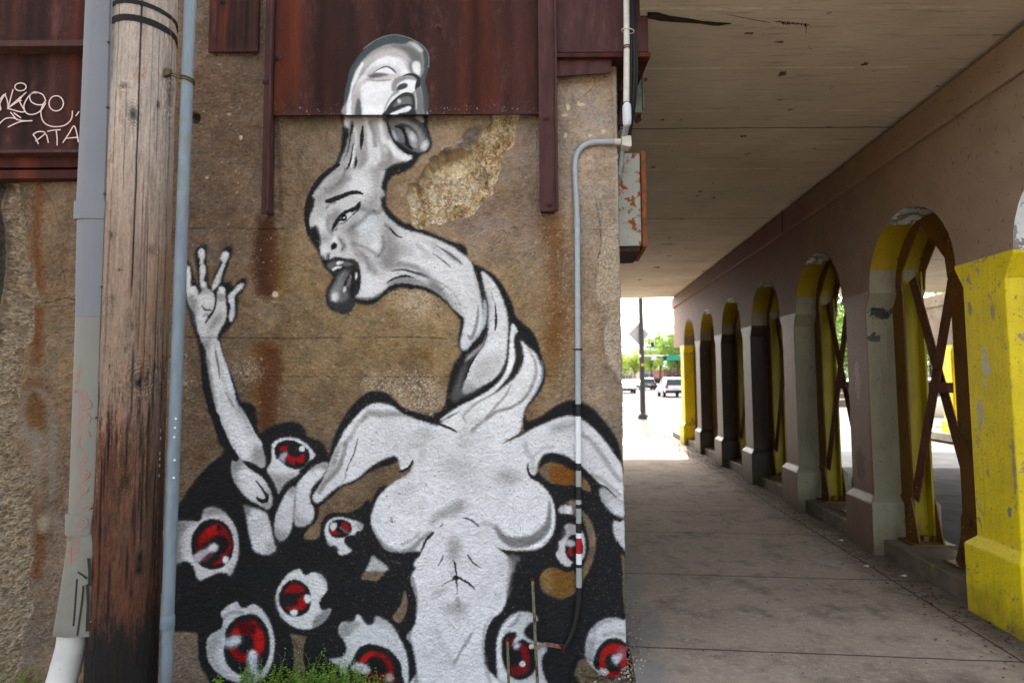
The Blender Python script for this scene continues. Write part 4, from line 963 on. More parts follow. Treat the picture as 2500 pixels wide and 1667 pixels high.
    # broken band down the left side
    lb = "14,430 40,440 48,490 60,540 58,590 66,630 82,655 84,690 106,738 98,745 80,745 82,790 76,830 58,850 54,900 42,1000 30,1090 60,1120 78,1170 84,1210 70,1270 72,1330 82,1350 66,1420 80,1480 56,1540 40,1640 -60,1640 -60,1000 -40,900 0,760 14,680 8,560"
    ml = c.mask(1.8, lb); ml = np.clip(ml, 0, 1)
    dep += ml*np.clip(.014+.026*c.mask(10, lb)+.009*rough-.016*(cell[0]-.5)-.008*(cell2[0]-.5)+.012*(cell[1]-.5), .001, .08)
    kl = (np.array([.68, .61, .52])*.62+k*.4*.8)*(.9+.25*(cell2[1]-.5))[..., None]
    c.rgb = c.rgb*(1-ml[..., None])+kl*ml[..., None]
    mr = c.mask(8, "-200,420 -2,430 -6,500 4,560 4,660 -12,760 -40,860 -200,900"); c.rgb = c.rgb*(1-mr[..., None])+np.array([.20, .195, .175])*(1+.1*rough)[..., None]*mr[..., None]; dep += mr*.05
    # right arris, broken and pale
    rb = "1462,596 1480,560 1500,545 1535,545 1535,960 1514,930 1500,905 1488,890 1476,852 1476,800 1482,775 1462,735 1452,705 1460,650"
    mb_ = c.mask(1.8, rb)*np.clip(.75+c.grain*.5, 0, 1)
    pale = c.mask(3, "1455,750 1468,760 1500,870 1510,900 1496,896 1470,820")
    kr = np.array([.72, .67, .59])*(1+.14*fine+.10*(cell2[1]-.5))[..., None]
    kr = kr*(1-pale[..., None])+np.array([.78, .74, .68])*pale[..., None]
    c.rgb = c.rgb*(1-mb_[..., None])+kr*mb_[..., None]; dep += mb_*np.clip(.012+.006*(cell2[0]-.5)+.003*rough, 0, .04)
    L((.66, .63, .57), 10, 7, "1502,186 1504,300 1509,500 1512,600 1520,900 1528,1200 1537,1500 1540,1620", .85)
    # bottom: broken plaster above the soil
    bb = "1390,1667 1400,1618 1430,1606 1460,1622 1500,1640 1540,1640 1545,1760 1390,1760"
    mbt = c.mask(3, bb); kb = np.array([.42, .37, .29])*(1+.12*fine+.2*(cell[1]-.5))[..., None]; c.rgb = c.rgb*(1-mbt[..., None])+kb*mbt[..., None]; dep += mbt*(.02+.012*(cell[0]-.5))
    # form-board lines and cracks
    def groove(P, wd, dp, dark=.25):
        m = Canvas(-110, -30, 1570, 1760); m.grain = None; m.L(1.0, wd, wd*.8, P); g = m.a*np.clip(.7+.5*rough, 0, 1)
        return g*dp, g*dark
    for P, wd, dp, dk in (("430,558 560,557 640,560 700,558", 3.0, .004, .42), ("430,823 700,826 1000,823 1090,828", 3.0, .004, .38), ("430,916 800,920 1380,918", 2.6, .003, .32), ("1330,562 1500,560", 2, .002, .2),
                          ("430,612 520,612", 2, .001, .15), ("60,745 120,738 160,728 182,732", 3.0, .004, .5), ("80,745 140,748 180,744", 2, .002, .3), ("1452,480 1462,530 1468,590 1460,630", 2.4, .003, .38), ("1477,370 1474,400 1480,420", 2.0, .002, .3), ("1464,490 1470,520 1466,556", 2.0, .002, .3),
                          ("1430,230 1450,210 1452,190", 2, .003, .4), ("1060,735 1070,750 1068,765 1074,775", 2.4, .004, .6), ("1080,860 1086,890 1084,915", 2.0, .002, .3), ("100,455 130,500 150,560 180,590", 2, .002, .35), ("150,650 160,690 156,715", 2, .002, .35)):
        gd, gk = groove(P, wd, dp, dk); dep += gd; c.rgb *= (1-gk)[..., None]
    for P in ("730,712 800,728 850,770 900,830 930,862", "600,728 640,732 700,744 760,755", "480,735 560,722 640,735 740,740", "445,1000 500,1010 560,980", "690,860 760,880 840,940", "560,850 590,820 640,812"):
        m = Canvas(-110, -30, 1570, 1760); m.L(1.0, 2.2, 2.0, P); g = m.a*np.clip(.5+.7*rough, 0, 1); dep -= g*.0015; c.rgb += (g*.10)[..., None]
    for P in ("760,1105 900,1107 1100,1106 1400,1108", "560,1372 700,1378 860,1374", "1000,1655 1150,1652 1300,1655", "560,1090 600,1093 640,1088", "1010,700 1030,760 1100,800", "740,1040 800,1052", "960,1300 1010,1290 1040,1310"):
        m = Canvas(-110, -30, 1570, 1760); m.L(1.0, 2.4, 2.0, P); dep += m.a*np.clip(.5+.7*rough, 0, 1)*.003
    hole = c.mask(1.5, "472,276 484,276 487,287 483,299 472,300 466,288"); dep += hole*.03; c.rgb *= (1-.45*hole)[..., None]
    # trowelled stucco
    dep += (-.0016*np.clip(field(h, w_, 1.5, 51, lo=60), -2.5, 2.5)-.0017*mid-.0018*big*.5).astype(np.float32)*(1-mc)
    return c, dep

def voronoi(h, w_, cell, seed):
    """(distance to the border 0..1, random id) of jittered cells"""
    rg = np.random.default_rng(seed); gh, gw = h//cell+3, w_//cell+3
    jx = rg.random((gh, gw)); jy = rg.random((gh, gw)); idv = rg.random((gh, gw))
    Y, X = np.mgrid[0:h, 0:w_].astype(np.float32)/cell
    wx = field(h, w_, 2.0, seed+70, lo=10)*.22; wy = field(h, w_, 2.0, seed+71, lo=10)*.22
    X = X+wx; Y = Y*1.25+wy; Y = Y*(h/cell)/(h/cell*1.25+.01)
    ci = np.clip(Y.astype(int), 0, gh-3)+1; cj = np.clip(X.astype(int), 0, gw-3)+1
    d1 = np.full((h, w_), 9, np.float32); d2 = d1.copy(); I = np.zeros((h, w_), np.float32)
    for a in (-1, 0, 1):
        for b in (-1, 0, 1):
            yy = np.clip(ci+a, 0, gh-1); xx = np.clip(cj+b, 0, gw-1)
            d = np.hypot(yy-1+jy[yy, xx]-Y, xx-1+jx[yy, xx]-X).astype(np.float32)
            n = d < d1; d2 = np.where(n, d1, np.minimum(d2, d)); I = np.where(n, idv[yy, xx], I); d1 = np.where(n, d, d1)
    return np.clip((d2-d1)*1.6, 0, 1), I

MUR = draw_mural(); WC, WD = draw_wall()
def wsample(A, u, v):
    x = np.clip(u-WC.x0, 0, WC.w-2).astype(int); y = np.clip(v-WC.y0, 0, WC.h-2).astype(int); return A[y, x]

CORN_X = at(1522, 1050, WY).x
wall = empty('abutment_wall', (CORN_X-1.5, WY, 0), 'brown plastered concrete abutment wall painted with a large mural of a twisting figure', 'wall')
def build_wall():
    st = .0036
    xs = np.arange(-3.25, CORN_X-.0005, st); xs = np.r_[xs, CORN_X-.004, CORN_X+.0, CORN_X+.004]; zs = np.arange(-.22, 3.80, st)
    X, Z = np.meshgrid(xs, zs); h, w_ = X.shape
    P = np.stack([X, np.full_like(X, WY), Z], -1)
    u, v = to_uv(P.reshape(-1, 3)); u = u.reshape(h, w_); v = v.reshape(h, w_)
    jit = field(h, w_, 1.2, 61, lo=100)*.6; jit2 = field(h, w_, 1.2, 62, lo=100)*.6
    pc = MUR.sample(u+np.clip(jit, -2, 2), v+np.clip(jit2, -2, 2))
    inside = (u > 372) & (u < 1558) & (v > 62) & (v < 1688)
    al = pc[..., 3]*inside*(v > 281)
    wcx = WC.sample(u, v)[..., :3]; dep = wsample(WD, u, v)
    # the paint has worn off the high grains here and there
    wear = np.clip(field(h, w_, 1.3, 63, lo=60)-1.75, 0, 1)*np.clip(field(h, w_, 2, 64)+.2, 0, 1)*1.6
    al2 = al*(1-np.clip(wear, 0, .8))
    col = wcx*(1-al2[..., None])+pc[..., :3]*al2[..., None]
    dep = dep*(1-.25*al)
    P[..., 1] += dep
    # rounded arris
    e = np.clip((X-(CORN_X-.014))/.014, 0, 1); P[..., 1] += .012*e**2
    ex = field(h, 8, 1.8, 65)[:, :1]*.0022; P[..., 0] += ex*np.clip((X-(CORN_X-.03))/.03, 0, 1)
    P[:, -1, 1] += .05
    cols = {'Col': np.dstack([to_albedo(col), np.ones((h, w_))])}
    fa = al[:-1, :-1] > .5; uf, vf = u[:-1, :-1], v[:-1, :-1]
    lab = np.zeros(fa.shape, int)                       # 0 wall, 1 dark tentacles, 2.. parts
    lab[fa] = 1
    names = [('painted_torso', None)]
    def reg(poly):
        c = Canvas(370, 60, 1560, 1690); m = c.mask(.8, poly)
        return m[np.clip(vf-60, 0, c.h-1).astype(int), np.clip(uf-370, 0, c.w-1).astype(int)] > .5
    def zone(R, P): return ' '.join('%f,%f' % (R[0]+a*R[2], R[1]+b*R[2]) for a, b in pts(P))
    lum = pc[:-1, :-1, :3].mean(-1)
    eyes = [(RE, "905,440 905,340 930,290 990,260 1080,252 1160,270 1230,315 1305,415 1250,465 1150,590 1020,680 965,760 862,545"),
            (RE, "278,950 350,888 470,930 570,1050 608,1250 570,1440 530,1510 440,1485 255,1555 210,1460 110,1380 -60,1400 -60,1060 130,1010 240,1015"),
            (RF, "195,1380 200,1320 230,1270 290,1240 370,1240 510,1280 545,1320 470,1400 380,1430 445,1540 360,1585 310,1520 215,1450"),
            (RH, "550,780 640,680 745,640 850,705 920,665 1040,750 1160,1050 1150,1280 1050,1500 820,1580 560,1480 415,1300 400,1080 575,900"),
            (RH, "1180,650 1210,470 1310,330 1440,268 1520,345 1620,305 1740,390 1755,530 1675,640 1800,720 1650,920 1460,955 1270,850"),
            (RI, "195,1020 270,925 390,850 500,955 590,865 780,990 880,1180 930,1420 920,1700 60,1700 100,1310 280,1220"),
            (RG, "920,1190 960,1172 1060,1220 1102,1380 1050,1500 960,1540 842,1430 870,1330 935,1250"),
            (RJ, "300,1500 295,1150 400,930 580,862 700,920 580,1030 640,1140 790,1260 750,1400 790,1700 330,1700"),
            (RJ, "1170,1250 1210,1060 1370,930 1550,945 1640,980 1640,1500 1330,1500 1185,1350")]
    fig = fa & (lum > .30)
    from_poly = [('painted_arm', 2, zone(RD, "0,0 560,0 560,800 640,1600 560,1800 100,1800 0,900")), ('painted_face', 3, "640,384 860,370 1010,440 1010,780 850,840 640,800")]
    lab[fig] = 4
    for nm, k, Q in from_poly: lab[fig & reg(Q)] = k
    for i, (R, Q) in enumerate(eyes): lab[fa & reg(zone(R, Q))] = 10+i
    org = (CORN_X-1.5, WY, 0)
    body = grid_mesh('wall_face', P, lab == 0, cols, wall_m, wall, org)
    mur = grid_mesh('mural', P, lab == 1, cols, wall_m, wall, org)
    mur['label'] = 'spray-painted mural of a pale twisting figure over black tentacles with red eyes'
    for k, nm in ((2, 'painted_arm'), (3, 'painted_face'), (4, 'painted_torso')): grid_mesh(nm, P, lab == k, cols, wall_m, mur, org)
    for i in range(len(eyes)): grid_mesh('painted_eye', P, lab == 10+i, cols, wall_m, mur, org)
build_wall()
conc_m = mottled('bridge_concrete', (.40, .355, .30), (.50, .45, .385), .3, .7, 3.5, bump=.5, c3=(.31, .27, .22), s3=7, lo3=.58, hi3=.7)
b = MB()
q = ps(0, 1)  # side face of the abutment, running back along the passage
c0 = Vector((CORN_X+.003, WY+.045, 0)); nb = 60; rgd = random.Random(3); back = []
for i in range(nb+1):
    p = c0+Vector((DX, DY, 0))*(12.2*i/nb); back.append(p)
b.loft([[Vector((p.x-.001+rgd.uniform(-.004, .004)*(i > 0), p.y, z)) for z in (-.1, .9, 1.8, 2.7, 3.6)] for i, p in enumerate(back)], cap=False)
vs_ = []
for i in range(nb):
    pass
b2 = MB()
P4 = [c0, c0+Vector((DX, DY, 0))*12.2, Vector((-4, WY+12.5, 0)), Vector((-4, WY+.24, 0)), Vector((c0.x-.05, WY+.24, 0))]
b2.prism([p+Vector((0, 0, -.1)) for p in P4], (0, 0, 4.9))
b2.build('wall_core', conc_m, wall)
# ================================================================ rusted girder on the wall
rust_m = NM('weathering_steel')
_s = rust_m.noise(9, 5, .5, rust_m.coord((1, 1, .18))); _c = rust_m.ramp(_s, [(.25, lin((.20, .11, .10))), (.5, lin((.24, .13, .115))), (.68, lin((.35, .165, .11))), (.8, lin((.33, .21, .19)))])
_f2 = rust_m.noise(260, 3, .7); _c = rust_m.mix(1.0, _c, rust_m.ramp(_f2, [(.3, (.82,)*3), (.7, (1.15,)*3)]), 'MULTIPLY')
rust_m = rust_m.out(_c, .8, rust_m.bump(rust_m.noise(180, 5, .7), .35, .002), 0, .12)
rustp_m = NM('purple_brown_steel')
_s = rustp_m.noise(22, 6, .65, rustp_m.coord((1, 1, .25))); _c = rustp_m.ramp(_s, [(.3, lin((.23, .15, .15))), (.6, lin((.30, .205, .195))), (.8, lin((.40, .30, .28)))])
rustp_m = rustp_m.out(_c, .8, rustp_m.bump(rustp_m.noise(220, 5, .75), .5, .003), 0, .14)

def rect(u0, v0, u1, v1, Y):
    a, b_ = at(u0, v1, Y), at(u1, v0, Y); return a.x, a.z, b_.x, b_.z
def rbox(mb, u0, v0, u1, v1, Y0, Y1, m=0):
    x0, z0, x1, z1 = rect(u0, v0, u1, v1, Y0); return mb.box((x0, Y0, z0), (x1, Y1, z1), m)

gird = empty('steel_girder', at(990, 280, WY-.06), 'rusted steel girder plates bolted across the top of the wall above the mural', 'steel girder')
def sheet(name, u0, v0, u1, v1, Y, seed, parent, paint=False, st=.0036, th=.012):
    x0, z0, x1, z1 = rect(u0, v0, u1, v1, Y)
    xs = np.linspace(x0, x1, int((x1-x0)/st)+2); zs = np.linspace(z0, z1, int((z1-z0)/st)+2)
    X, Z = np.meshgrid(xs, zs); h, w_ = X.shape; P = np.stack([X, np.full_like(X, Y), Z], -1)
    c = rust_field(h, w_, seed)
    # broad vertical bands of tone across the sheet
    bx = (xs-x0)/(x1-x0)
    band = .16*np.sin(bx*PI*7+.6)+.10*np.sin(bx*PI*17+2)+.05*np.sin(bx*PI*31+1)
    c = c*(1+band[None, :, None]); 
    lowb = np.clip(1-(Z-z0)/.05, 0, 1)[..., None]; c = c*(1-lowb*.5)+np.array([.27, .19, .19])*lowb*.5
    if paint:
        top = np.clip(field(h, w_, .6, seed+9, lo=120)-1.6, 0, 1)*np.exp(-(Z-z0-.03)**2/.0012)
        c = c+top[..., None]*.5
    P[..., 1] += .0035*np.sin(bx*PI*6)[None, :]*np.clip((Z-z0)/.2, 0, 1)+field(h, w_, 3, seed+5)*.0008
    org = parent_loc(parent)
    if not paint:
        cols = {'Col': np.dstack([to_albedo(c), np.ones((h, w_))])}
        o = grid_mesh(name, P, np.ones((h-1, w_-1), bool), cols, steelpaint_m, parent, org)
    else:
        u, v = to_uv(P.reshape(-1, 3)); u = u.reshape(h, w_); v = v.reshape(h, w_)
        pc = MUR.sample(u, np.minimum(v, 281.5)); al = pc[..., 3]*((v > 62) & (u > 372))
        c = c*(1-al[..., None])+pc[..., :3]*al[..., None]
        cols = {'Col': np.dstack([to_albedo(c), np.ones((h, w_))])}
        fa = al[:-1, :-1] > .5
        o = grid_mesh(name, P, ~fa, cols, steelpaint_m, parent, org); grid_mesh('painted_head', P, fa, cols, steelpaint_m, o, org)
    e = MB(); e.box((x0, Y+.006, z0-.0), (x1, Y+th, z1)); e.build('plate_back', rust_m, o)
    return o
sheet('face_plate', 667, -60, 1321, 282, WY-.055, 71, gird, True)
sheet('side_plate', 508, -60, 634, 127, WY-.03, 81, gird, st=.006)
b = MB()
for (u0, u1, v1) in ((637, 671, 521), (1318, 1356, 516)):
    b = MB(); Y = WY-.085
    x0, z0, x1, z1 = rect(u0, -70, u1, v1, Y)
    b.box((x0, Y+.0, z0), (x1, Y+.012, z1)); b.box((x1-.011, Y-.022, z0+.004), (x1+.001, Y-.001, z1)); b.box((x0+.01, Y+.013, z0+.01), (x1-.014, WY+.01, z1))
    st_ = b.build('stiffener_bar', rustp_m, gird, bevel=.002)
    for k, (uu, vv) in enumerate(((u0+12, 200), (u0+14, 482)) if u0 < 900 else ((1333, 288), (1340, 498))):
        b = MB(); hexbolt(b, at(uu, vv, Y-.0005), .014, .014); b.build('bolt', rustp_m, st_)
for uu, vv in ((1070, 68), (678, 140)):
    b = MB(); hexbolt(b, at(uu, vv, WY-.0595), .014, .012); b.build('bolt', rustp_m, gird)
b = MB(); hexbolt(b, at(541, 5, WY-.033), .014, .014); b.build('bolt', rustp_m, gird)
# end section over the corner, with its lower flange and the loose angle under it
ge = empty('steel_girder', at(1460, 130, WY-.06), 'purplish rusted girder end with a projecting lower flange over the wall corner', 'steel girder')
b = MB(); x0, z0, x1, z1 = rect(1357, -70, 1579, 128, WY-.055); b.box((x0, WY-.055, z0), (x1, WY+.9, z1)); b.build('web_plate', rustp_m, ge, bevel=.002)
b = MB(); x0, z0, x1, z1 = rect(1352, 128, 1588, 140, WY-.10); b.box((x0, WY-.10, z0), (x1, WY+.9, z1)); b.build('flange', rust_m, ge, bevel=.002)
b = MB(); A = [at(1353, 143, WY-.07), at(1494, 134, WY-.07), at(1492, 178, WY-.07), at(1354, 187, WY-.07)]
b.prism(A, (0, .012, 0)); b.prism([A[0]+Vector((0, .0125, 0)), A[1]+Vector((0, .0125, 0)), A[1]+Vector((0, .07, .0)), A[0]+Vector((0, .07, 0))], (0, 0, -.012)); b.build('angle_iron', rustp_m, ge, bevel=.0015)
# left girder, behind the pole
gl = empty('steel_girder', at(100, 400, WY-.02), 'dark red rusted steel girder left of the pole with scratched white graffiti', 'steel girder')
lg = sheet('web_plate', -110, -60, 300, 368, WY-.02, 91, gl, st=.006)
b = MB(); x0, z0, x1, z1 = rect(-110, 97, 300, 114, WY-.10); b.box((x0, WY-.10, z0), (x1, WY+.02, z1)); b.build('ledge', rustp_m, gl, bevel=.002)
b = MB(); x0, z0, x1, z1 = rect(-110, 364, 300, 374, WY-.11); b.box((x0, WY-.11, z0), (x1, WY+.02, z1)); b.build('flange', rustp_m, gl, bevel=.002)
b = MB(); x0, z0, x1, z1 = rect(-110, 376, 300, 410, WY-.05); b.box((x0, WY-.05, z0), (x1, WY+.02, z1)); x0, z0, x1, z1 = rect(-110, 412, 300, 437, WY-.06); b.box((x0, WY-.06, z0), (x1, WY+.02, z1-.004)); b.build('sole_plate', rust_m, gl, bevel=.002)
chalk_m = simple('white_scratched_line', (.80, .72, .70), .8, .1)
RT = 700/2195
def ell(cx, cy, rx, ry, a0=0, a1=360, n=22): return [(cx+rx*math.cos(R_(a0+(a1-a0)*i/n)), cy+ry*math.sin(R_(a0+(a1-a0)*i/n))) for i in range(n+1)]
tagst = [ell(157, 667, 43, 30), pts("0,765 35,725 60,790 60,830 100,685"), pts("-40,860 5,840 0,790 45,715"), pts("60,830 205,705 150,770 185,858 60,832"), pts("130,768 165,772"),
         pts("350,772 325,725 262,706 215,745 183,810 200,865 250,878 310,850 350,790 335,800 285,803 240,780 228,740 250,715 300,712"), pts("352,770 330,800 313,860 330,930 380,965 440,971 500,958 545,915 555,850"), ell(430, 793, 55, 58, 200, 560),
         pts("-30,990 0,945 45,908 105,905 150,922 235,928"), pts("80,860 130,920"), pts("105,865 160,905"), pts("60,975 150,935 248,925"), pts("150,770 60,830"),
         pts("295,1105 268,1050 255,1030 300,1008 345,1022 270,1083"), pts("340,1022 358,1040 370,1095"), pts("362,1007 410,998 465,995"), pts("430,1000 437,1060 437,1115"), pts("480,1095 530,1020 565,965 585,1010 600,1090"), pts("508,1060 600,1052"), pts("580,890 605,855")]
b = MB()
for i, s_ in enumerate(tagst):
    q_ = crom(np.array([p[:2] for p in s_]), False, 5) if len(s_) > 2 else np.array([p[:2] for p in s_])
    b.ribbon([at(a*RT, v_*RT, WY-.0285-.0002*(i % 5)) for a, v_ in q_], .0066, (0, -1, 0))
b.build('graffiti_tag', chalk_m, lg)

# ================================================================ conduits at the corner
galv_m = simple('galvanised_conduit', (.60, .64, .66), .55, .10, 30, .1, spec=.2); white_m = simple('white_conduit', (.74, .73, .69), .5, .10, 30, .12)
blk_m = simple('black_plastic', (.10, .10, .11), .5, .15)
cond = empty('electrical_conduit', at(1413, 1400, WY-.03), 'thin grey conduit bent over from the corner and running down the mural wall', 'conduit')
YC = WY-.022; cr = .0155
path = [at(1508, 347, YC), at(1475, 347, YC), at(1445, 349, YC), at(1422, 359, YC), at(1408, 378, YC), at(1403.5, 405, YC), at(1404.5, 450, YC)]
path = arc(path, 5)+[at(1409.5, 545, YC)]
b = MB(); b.tube(path, cr, 14); b.build('pipe', galv_m, cond, smooth='auto')
paintmats = {'g': galv_m, 'k': simple('black_spray_on_pipe', (.12, .12, .13), .6), 'w': simple('white_spray_on_pipe', (.84, .86, .88), .6), 'r': simple('red_spray_on_pipe', (.62, .05, .12), .6), 'd': simple('grimy_pipe', (.56, .60, .60), .55, .15)}
segs = [(545, 986, 'g'), (986, 1016, 'k'), (1016, 1130, 'w'), (1130, 1148, 'k'), (1148, 1187, 'd'), (1187, 1219, 'k'), (1219, 1230, 'g'), (1230, 1240, 'k'), (1240, 1276, 'd'), (1276, 1300, 'k'), (1300, 1312, 'w'), (1312, 1350, 'r'), (1350, 1376, 'w'), (1376, 1384, 'k'), (1384, 1432, 'd')]
b = MB(); ks = list('gkwrd')
for v0, v1, k in segs:
    b.tube([at(1409.5+(v0-545)*.0046, v0, YC), at(1409.5+(v1-545)*.0046, v1, YC)], cr, 14, ks.index(k), cap=False)
b.build('pipe', [paintmats[k] for k in ks], cond, smooth='auto')
b = MB(); b.tube([at(1409, 533, YC), at(1409.3, 552, YC)], cr*1.16, 14); b.build('coupling', galv_m, cond, smooth='auto')
b = MB()
b.tube(arc([at(1413.5, 1430, YC+.004), at(1412, 1470, YC+.004), at(1404, 1520, YC+.004), at(1390, 1560, YC+.004), at(1376, 1582, YC+.004)], 6), [.0155]*12+[.013]*13, 12); b.build('flexible_end', paintmats['k'], cond, smooth='auto')
for vv in (853,):
    b = MB(); p = at(1411, vv, YC); b.tube([p+Vector((-.024, .002, 0)), p+Vector((-.018, -.017, 0)), p+Vector((0, -.021, 0)), p+Vector((.018, -.017, 0)), p+Vector((.024, .002, 0))], .004, 6); b.build('strap', rust_m, cond)
# fitting at the corner and the riser
fit = MB(); p = at(1526, 349, YC); hx = .028
fit.tube([at(1500, 347, YC), at(1516, 347, YC)], .019, 14); fit.loft([[p+Vector((dx, dy*.9, dz)) for dx, dz in ((-.022, -.024), (.026, -.034), (.032, -.028), (.032, .024), (.022, .034), (-.022, .026))] for dy in (-.03, .045)])
fit.build('corner_fitting', white_m, cond, bevel=.004)
ris = empty('electrical_conduit', at(1530, 200, YC), 'white riser conduit with a long junction fitting dropping past the girder end', 'conduit')
b = MB(); b.tube([at(1529, -60, WY-.14), at(1530, 118, WY-.14), at(1529, 250, WY-.13)], .0165, 14); b.build('pipe', white_m, ris, smooth='auto')
b = MB(); A = at(1530, 253, WY-.13); B = at(1530, 308, WY-.13)
b.loft([[Vector((A.x+r_*math.cos(t)*.024, A.y-.0+r_*math.sin(t)*.03, z)) for t in [2*PI*k/16 for k in range(16)]] for z, r_ in ((A.z, .6), (A.z-.012, .92), (A.z-.03, 1), (B.z+.03, 1), (B.z+.012, .92), (B.z, .6))]); b.build('junction_fitting', simple('white_fitting', (.76, .78, .80), .45), ris, smooth='auto')
b = MB(); b.tube([at(1530, 305, WY-.12), at(1522, 345, WY+.02), at(1512, 425, WY+.1), at(1509, 445, WY+.2)], .0165, 12); b.build('lower_pipe', galv_m, ris, smooth='auto')
b = MB(); p = at(1529.5, 117, WY-.14)
for dz in (0, .012): b.tube([p+Vector((.0195*math.cos(t), .0195*math.sin(t), dz-.006)) for t in [2*PI*k/12 for k in range(13)]], .003, 6)
b.build('wire_tie', rust_m, ris)
b = MB(); p = at(1533, 76, WY-.135); b.tube([p+Vector((.034*math.cos(t)-.0, .024*math.sin(t), -.006*math.cos(t))) for t in [2*PI*k/14 for k in range(15)]], .0028, 6); b.build('zip_tie', white_m, ris)
cab = MB()
cb = empty('black_cable', at(1545, 200, WY-.1), 'bundle of black cables beside the white riser conduit', 'cable')
for k, (du, dr) in enumerate(((9, .008), (14, .010), (18, .007))):
    b = MB(); b.tube(arc([at(1531+du, -60, WY-.11), at(1532+du, 70, WY-.11), at(1532+du+k*2.5, 150, WY-.10), at(1530+du+k*2, 240, WY-.06), at(1530+du-k*2, 290, WY), at(1521+du, 330, WY+.05)], 4), dr, 10); b.build('cable', blk_m, cb, smooth='auto')
# rusted cabinet on the passage side of the abutment
boxp = mottled('peeling_grey_cabinet', (.60, .62, .58), (.66, .67, .63), .35, .6, 8, c3=(.55, .28, .11), s3=14, lo3=.535, hi3=.58, bump=.3)
boxr = mottled('rusted_cabinet_edge', (.42, .22, .13), (.55, .33, .2), .35, .6, 30, bump=.4)
bx = empty('electrical_cabinet', at(1540, 600, WY+.35), 'rust-speckled grey metal cabinet fixed behind the wall corner', 'cabinet')
x0, z0, _, z1 = rect(1480, 373, 1562, 600, WY+.3); _, _, x1, _ = rect(1480, 373, 1562, 600, WY+.3)
b = MB(); M_ = Matrix.Translation((x1, WY+.3, 0))@Matrix.Rotation(-math.atan(.1), 4, 'Z')
b.box((-.19, 0, z0), (0, .42, z1), 0, M_); b.build('body', boxp, bx, bevel=.004)
b = MB(); b.box((.003, -.015, z0-.012), (.032, .435, z1+.005), 0, M_); b.build('door', boxr, bx, bevel=.005)
b = MB(); b.box((-.17, .02, z0-.03), (-.01, .40, z0-.003), 0, M_); b.build('bottom_flange', rustp_m, bx)
# old floodlight bracket above it
fl = empty('light_fitting', at(1560, 200, WY+.25), 'small green-grey weatherproof light fitting hanging behind the riser conduit', 'light fitting')
grn_m = mottled('green_grey_enamel', (.33, .37, .33), (.42, .45, .40), .35, .65, 20, c3=(.35, .22, .12), s3=30)
x0, z0, x1, z1 = rect(1549, 145, 1566, 275, WY+.22); b = MB(); b.box((x0, WY+.22, z0), (x1, WY+.34, z1)); b.box((x1+.001, WY+.21, z0+.02), (x1+.012, WY+.35, z1-.03)); b.build('housing', grn_m, fl, bevel=.004)
b = MB(); b.tube([at(1560, 275, WY+.26), at(1562, 292, WY+.26), at(1553, 298, WY+.26)], .012, 8); b.build('hook', rust_m, fl)
b = MB(); p = at(1574, 196, WY+.26); b.loft([[p+Vector((-.01, 0, .02)), p+Vector((-.01, .02, -.015)), p+Vector((-.01, -.02, -.015))], [p+Vector((.016, 0, .012)), p+Vector((.016, .01, -.0)), p+Vector((.016, -.01, 0))]]); b.build('red_cap', simple('red_plastic', (.45, .08, .08), .4), fl)
b = MB(); b.prism([at(1513, 220, WY+.12), at(1524, 150, WY+.12), at(1527, 222, WY+.12)], (0, .02, 0)); b.prism([at(1508, 303, WY+.1), at(1520, 230, WY+.1), at(1522, 305, WY+.1)], (0, .02, 0)); b.build('mounting_bracket', rustp_m, fl)
# cut-off rods at the foot of the wall
rod_m = mottled('old_green_rod', (.36, .36, .25), (.47, .46, .36), .35, .65, 50, c3=(.30, .17, .11), s3=30, lo3=.55, hi3=.6)
def rod(label, P, r):
    e = empty('cut_off_pipe', P[-1], label, 'pipe'); b = MB(); b.tube(P, r, 10); b.build('pipe', rod_m, e, smooth='auto')
    b = MB(); b.tube([P[0]+Vector((0, 0, -.004)), P[0]+Vector((0, 0, .006))], r*1.5, 10); b.build('rusty_tip', rust_m, e); return e
r1 = rod('tall thin cut-off pipe standing in front of the mural at the foot of the wall', [at(1300, 1414, WY-.045), at(1305, 1510, WY-.045), at(1308, 1590, WY-.045), at(1314, 1700, WY-.05)], .0085)
r2 = rod('short rusty stub of pipe left of the tall cut-off pipe', [at(1239, 1561, WY-.05), at(1241, 1620, WY-.05), at(1242, 1700, WY-.05)], .0075)
st_m = mottled('rusty_wire', (.40, .25, .18), (.45, .40, .35), .4, .6, 40)
e = empty('metal_strap', at(1340, 1577, WY-.055), 'twisted rusty metal strap tied across the tall cut-off pipe', 'strap')
b = MB(); b.ribbon([at(1296, 1577, WY-.058), at(1312, 1580, WY-.058), at(1330, 1572, WY-.056), at(1350, 1574, WY-.05), at(1370, 1578, WY-.03)], .02, (0.1, -1, .3)); o_ = b.build('band', st_m, e); o_.modifiers.new('t', 'SOLIDIFY').thickness = .003
b = MB(); b.tube([at(1294, 1578, WY-.065), at(1300, 1577, WY-.056)], .011, 10); b.build('cap', white_m, e)
b = MB(); b.tube([at(1369, 1572, WY-.03), at(1376, 1580, WY-.028), at(1374, 1590, WY-.028)], .011, 8); b.build('knot', rust_m, e)
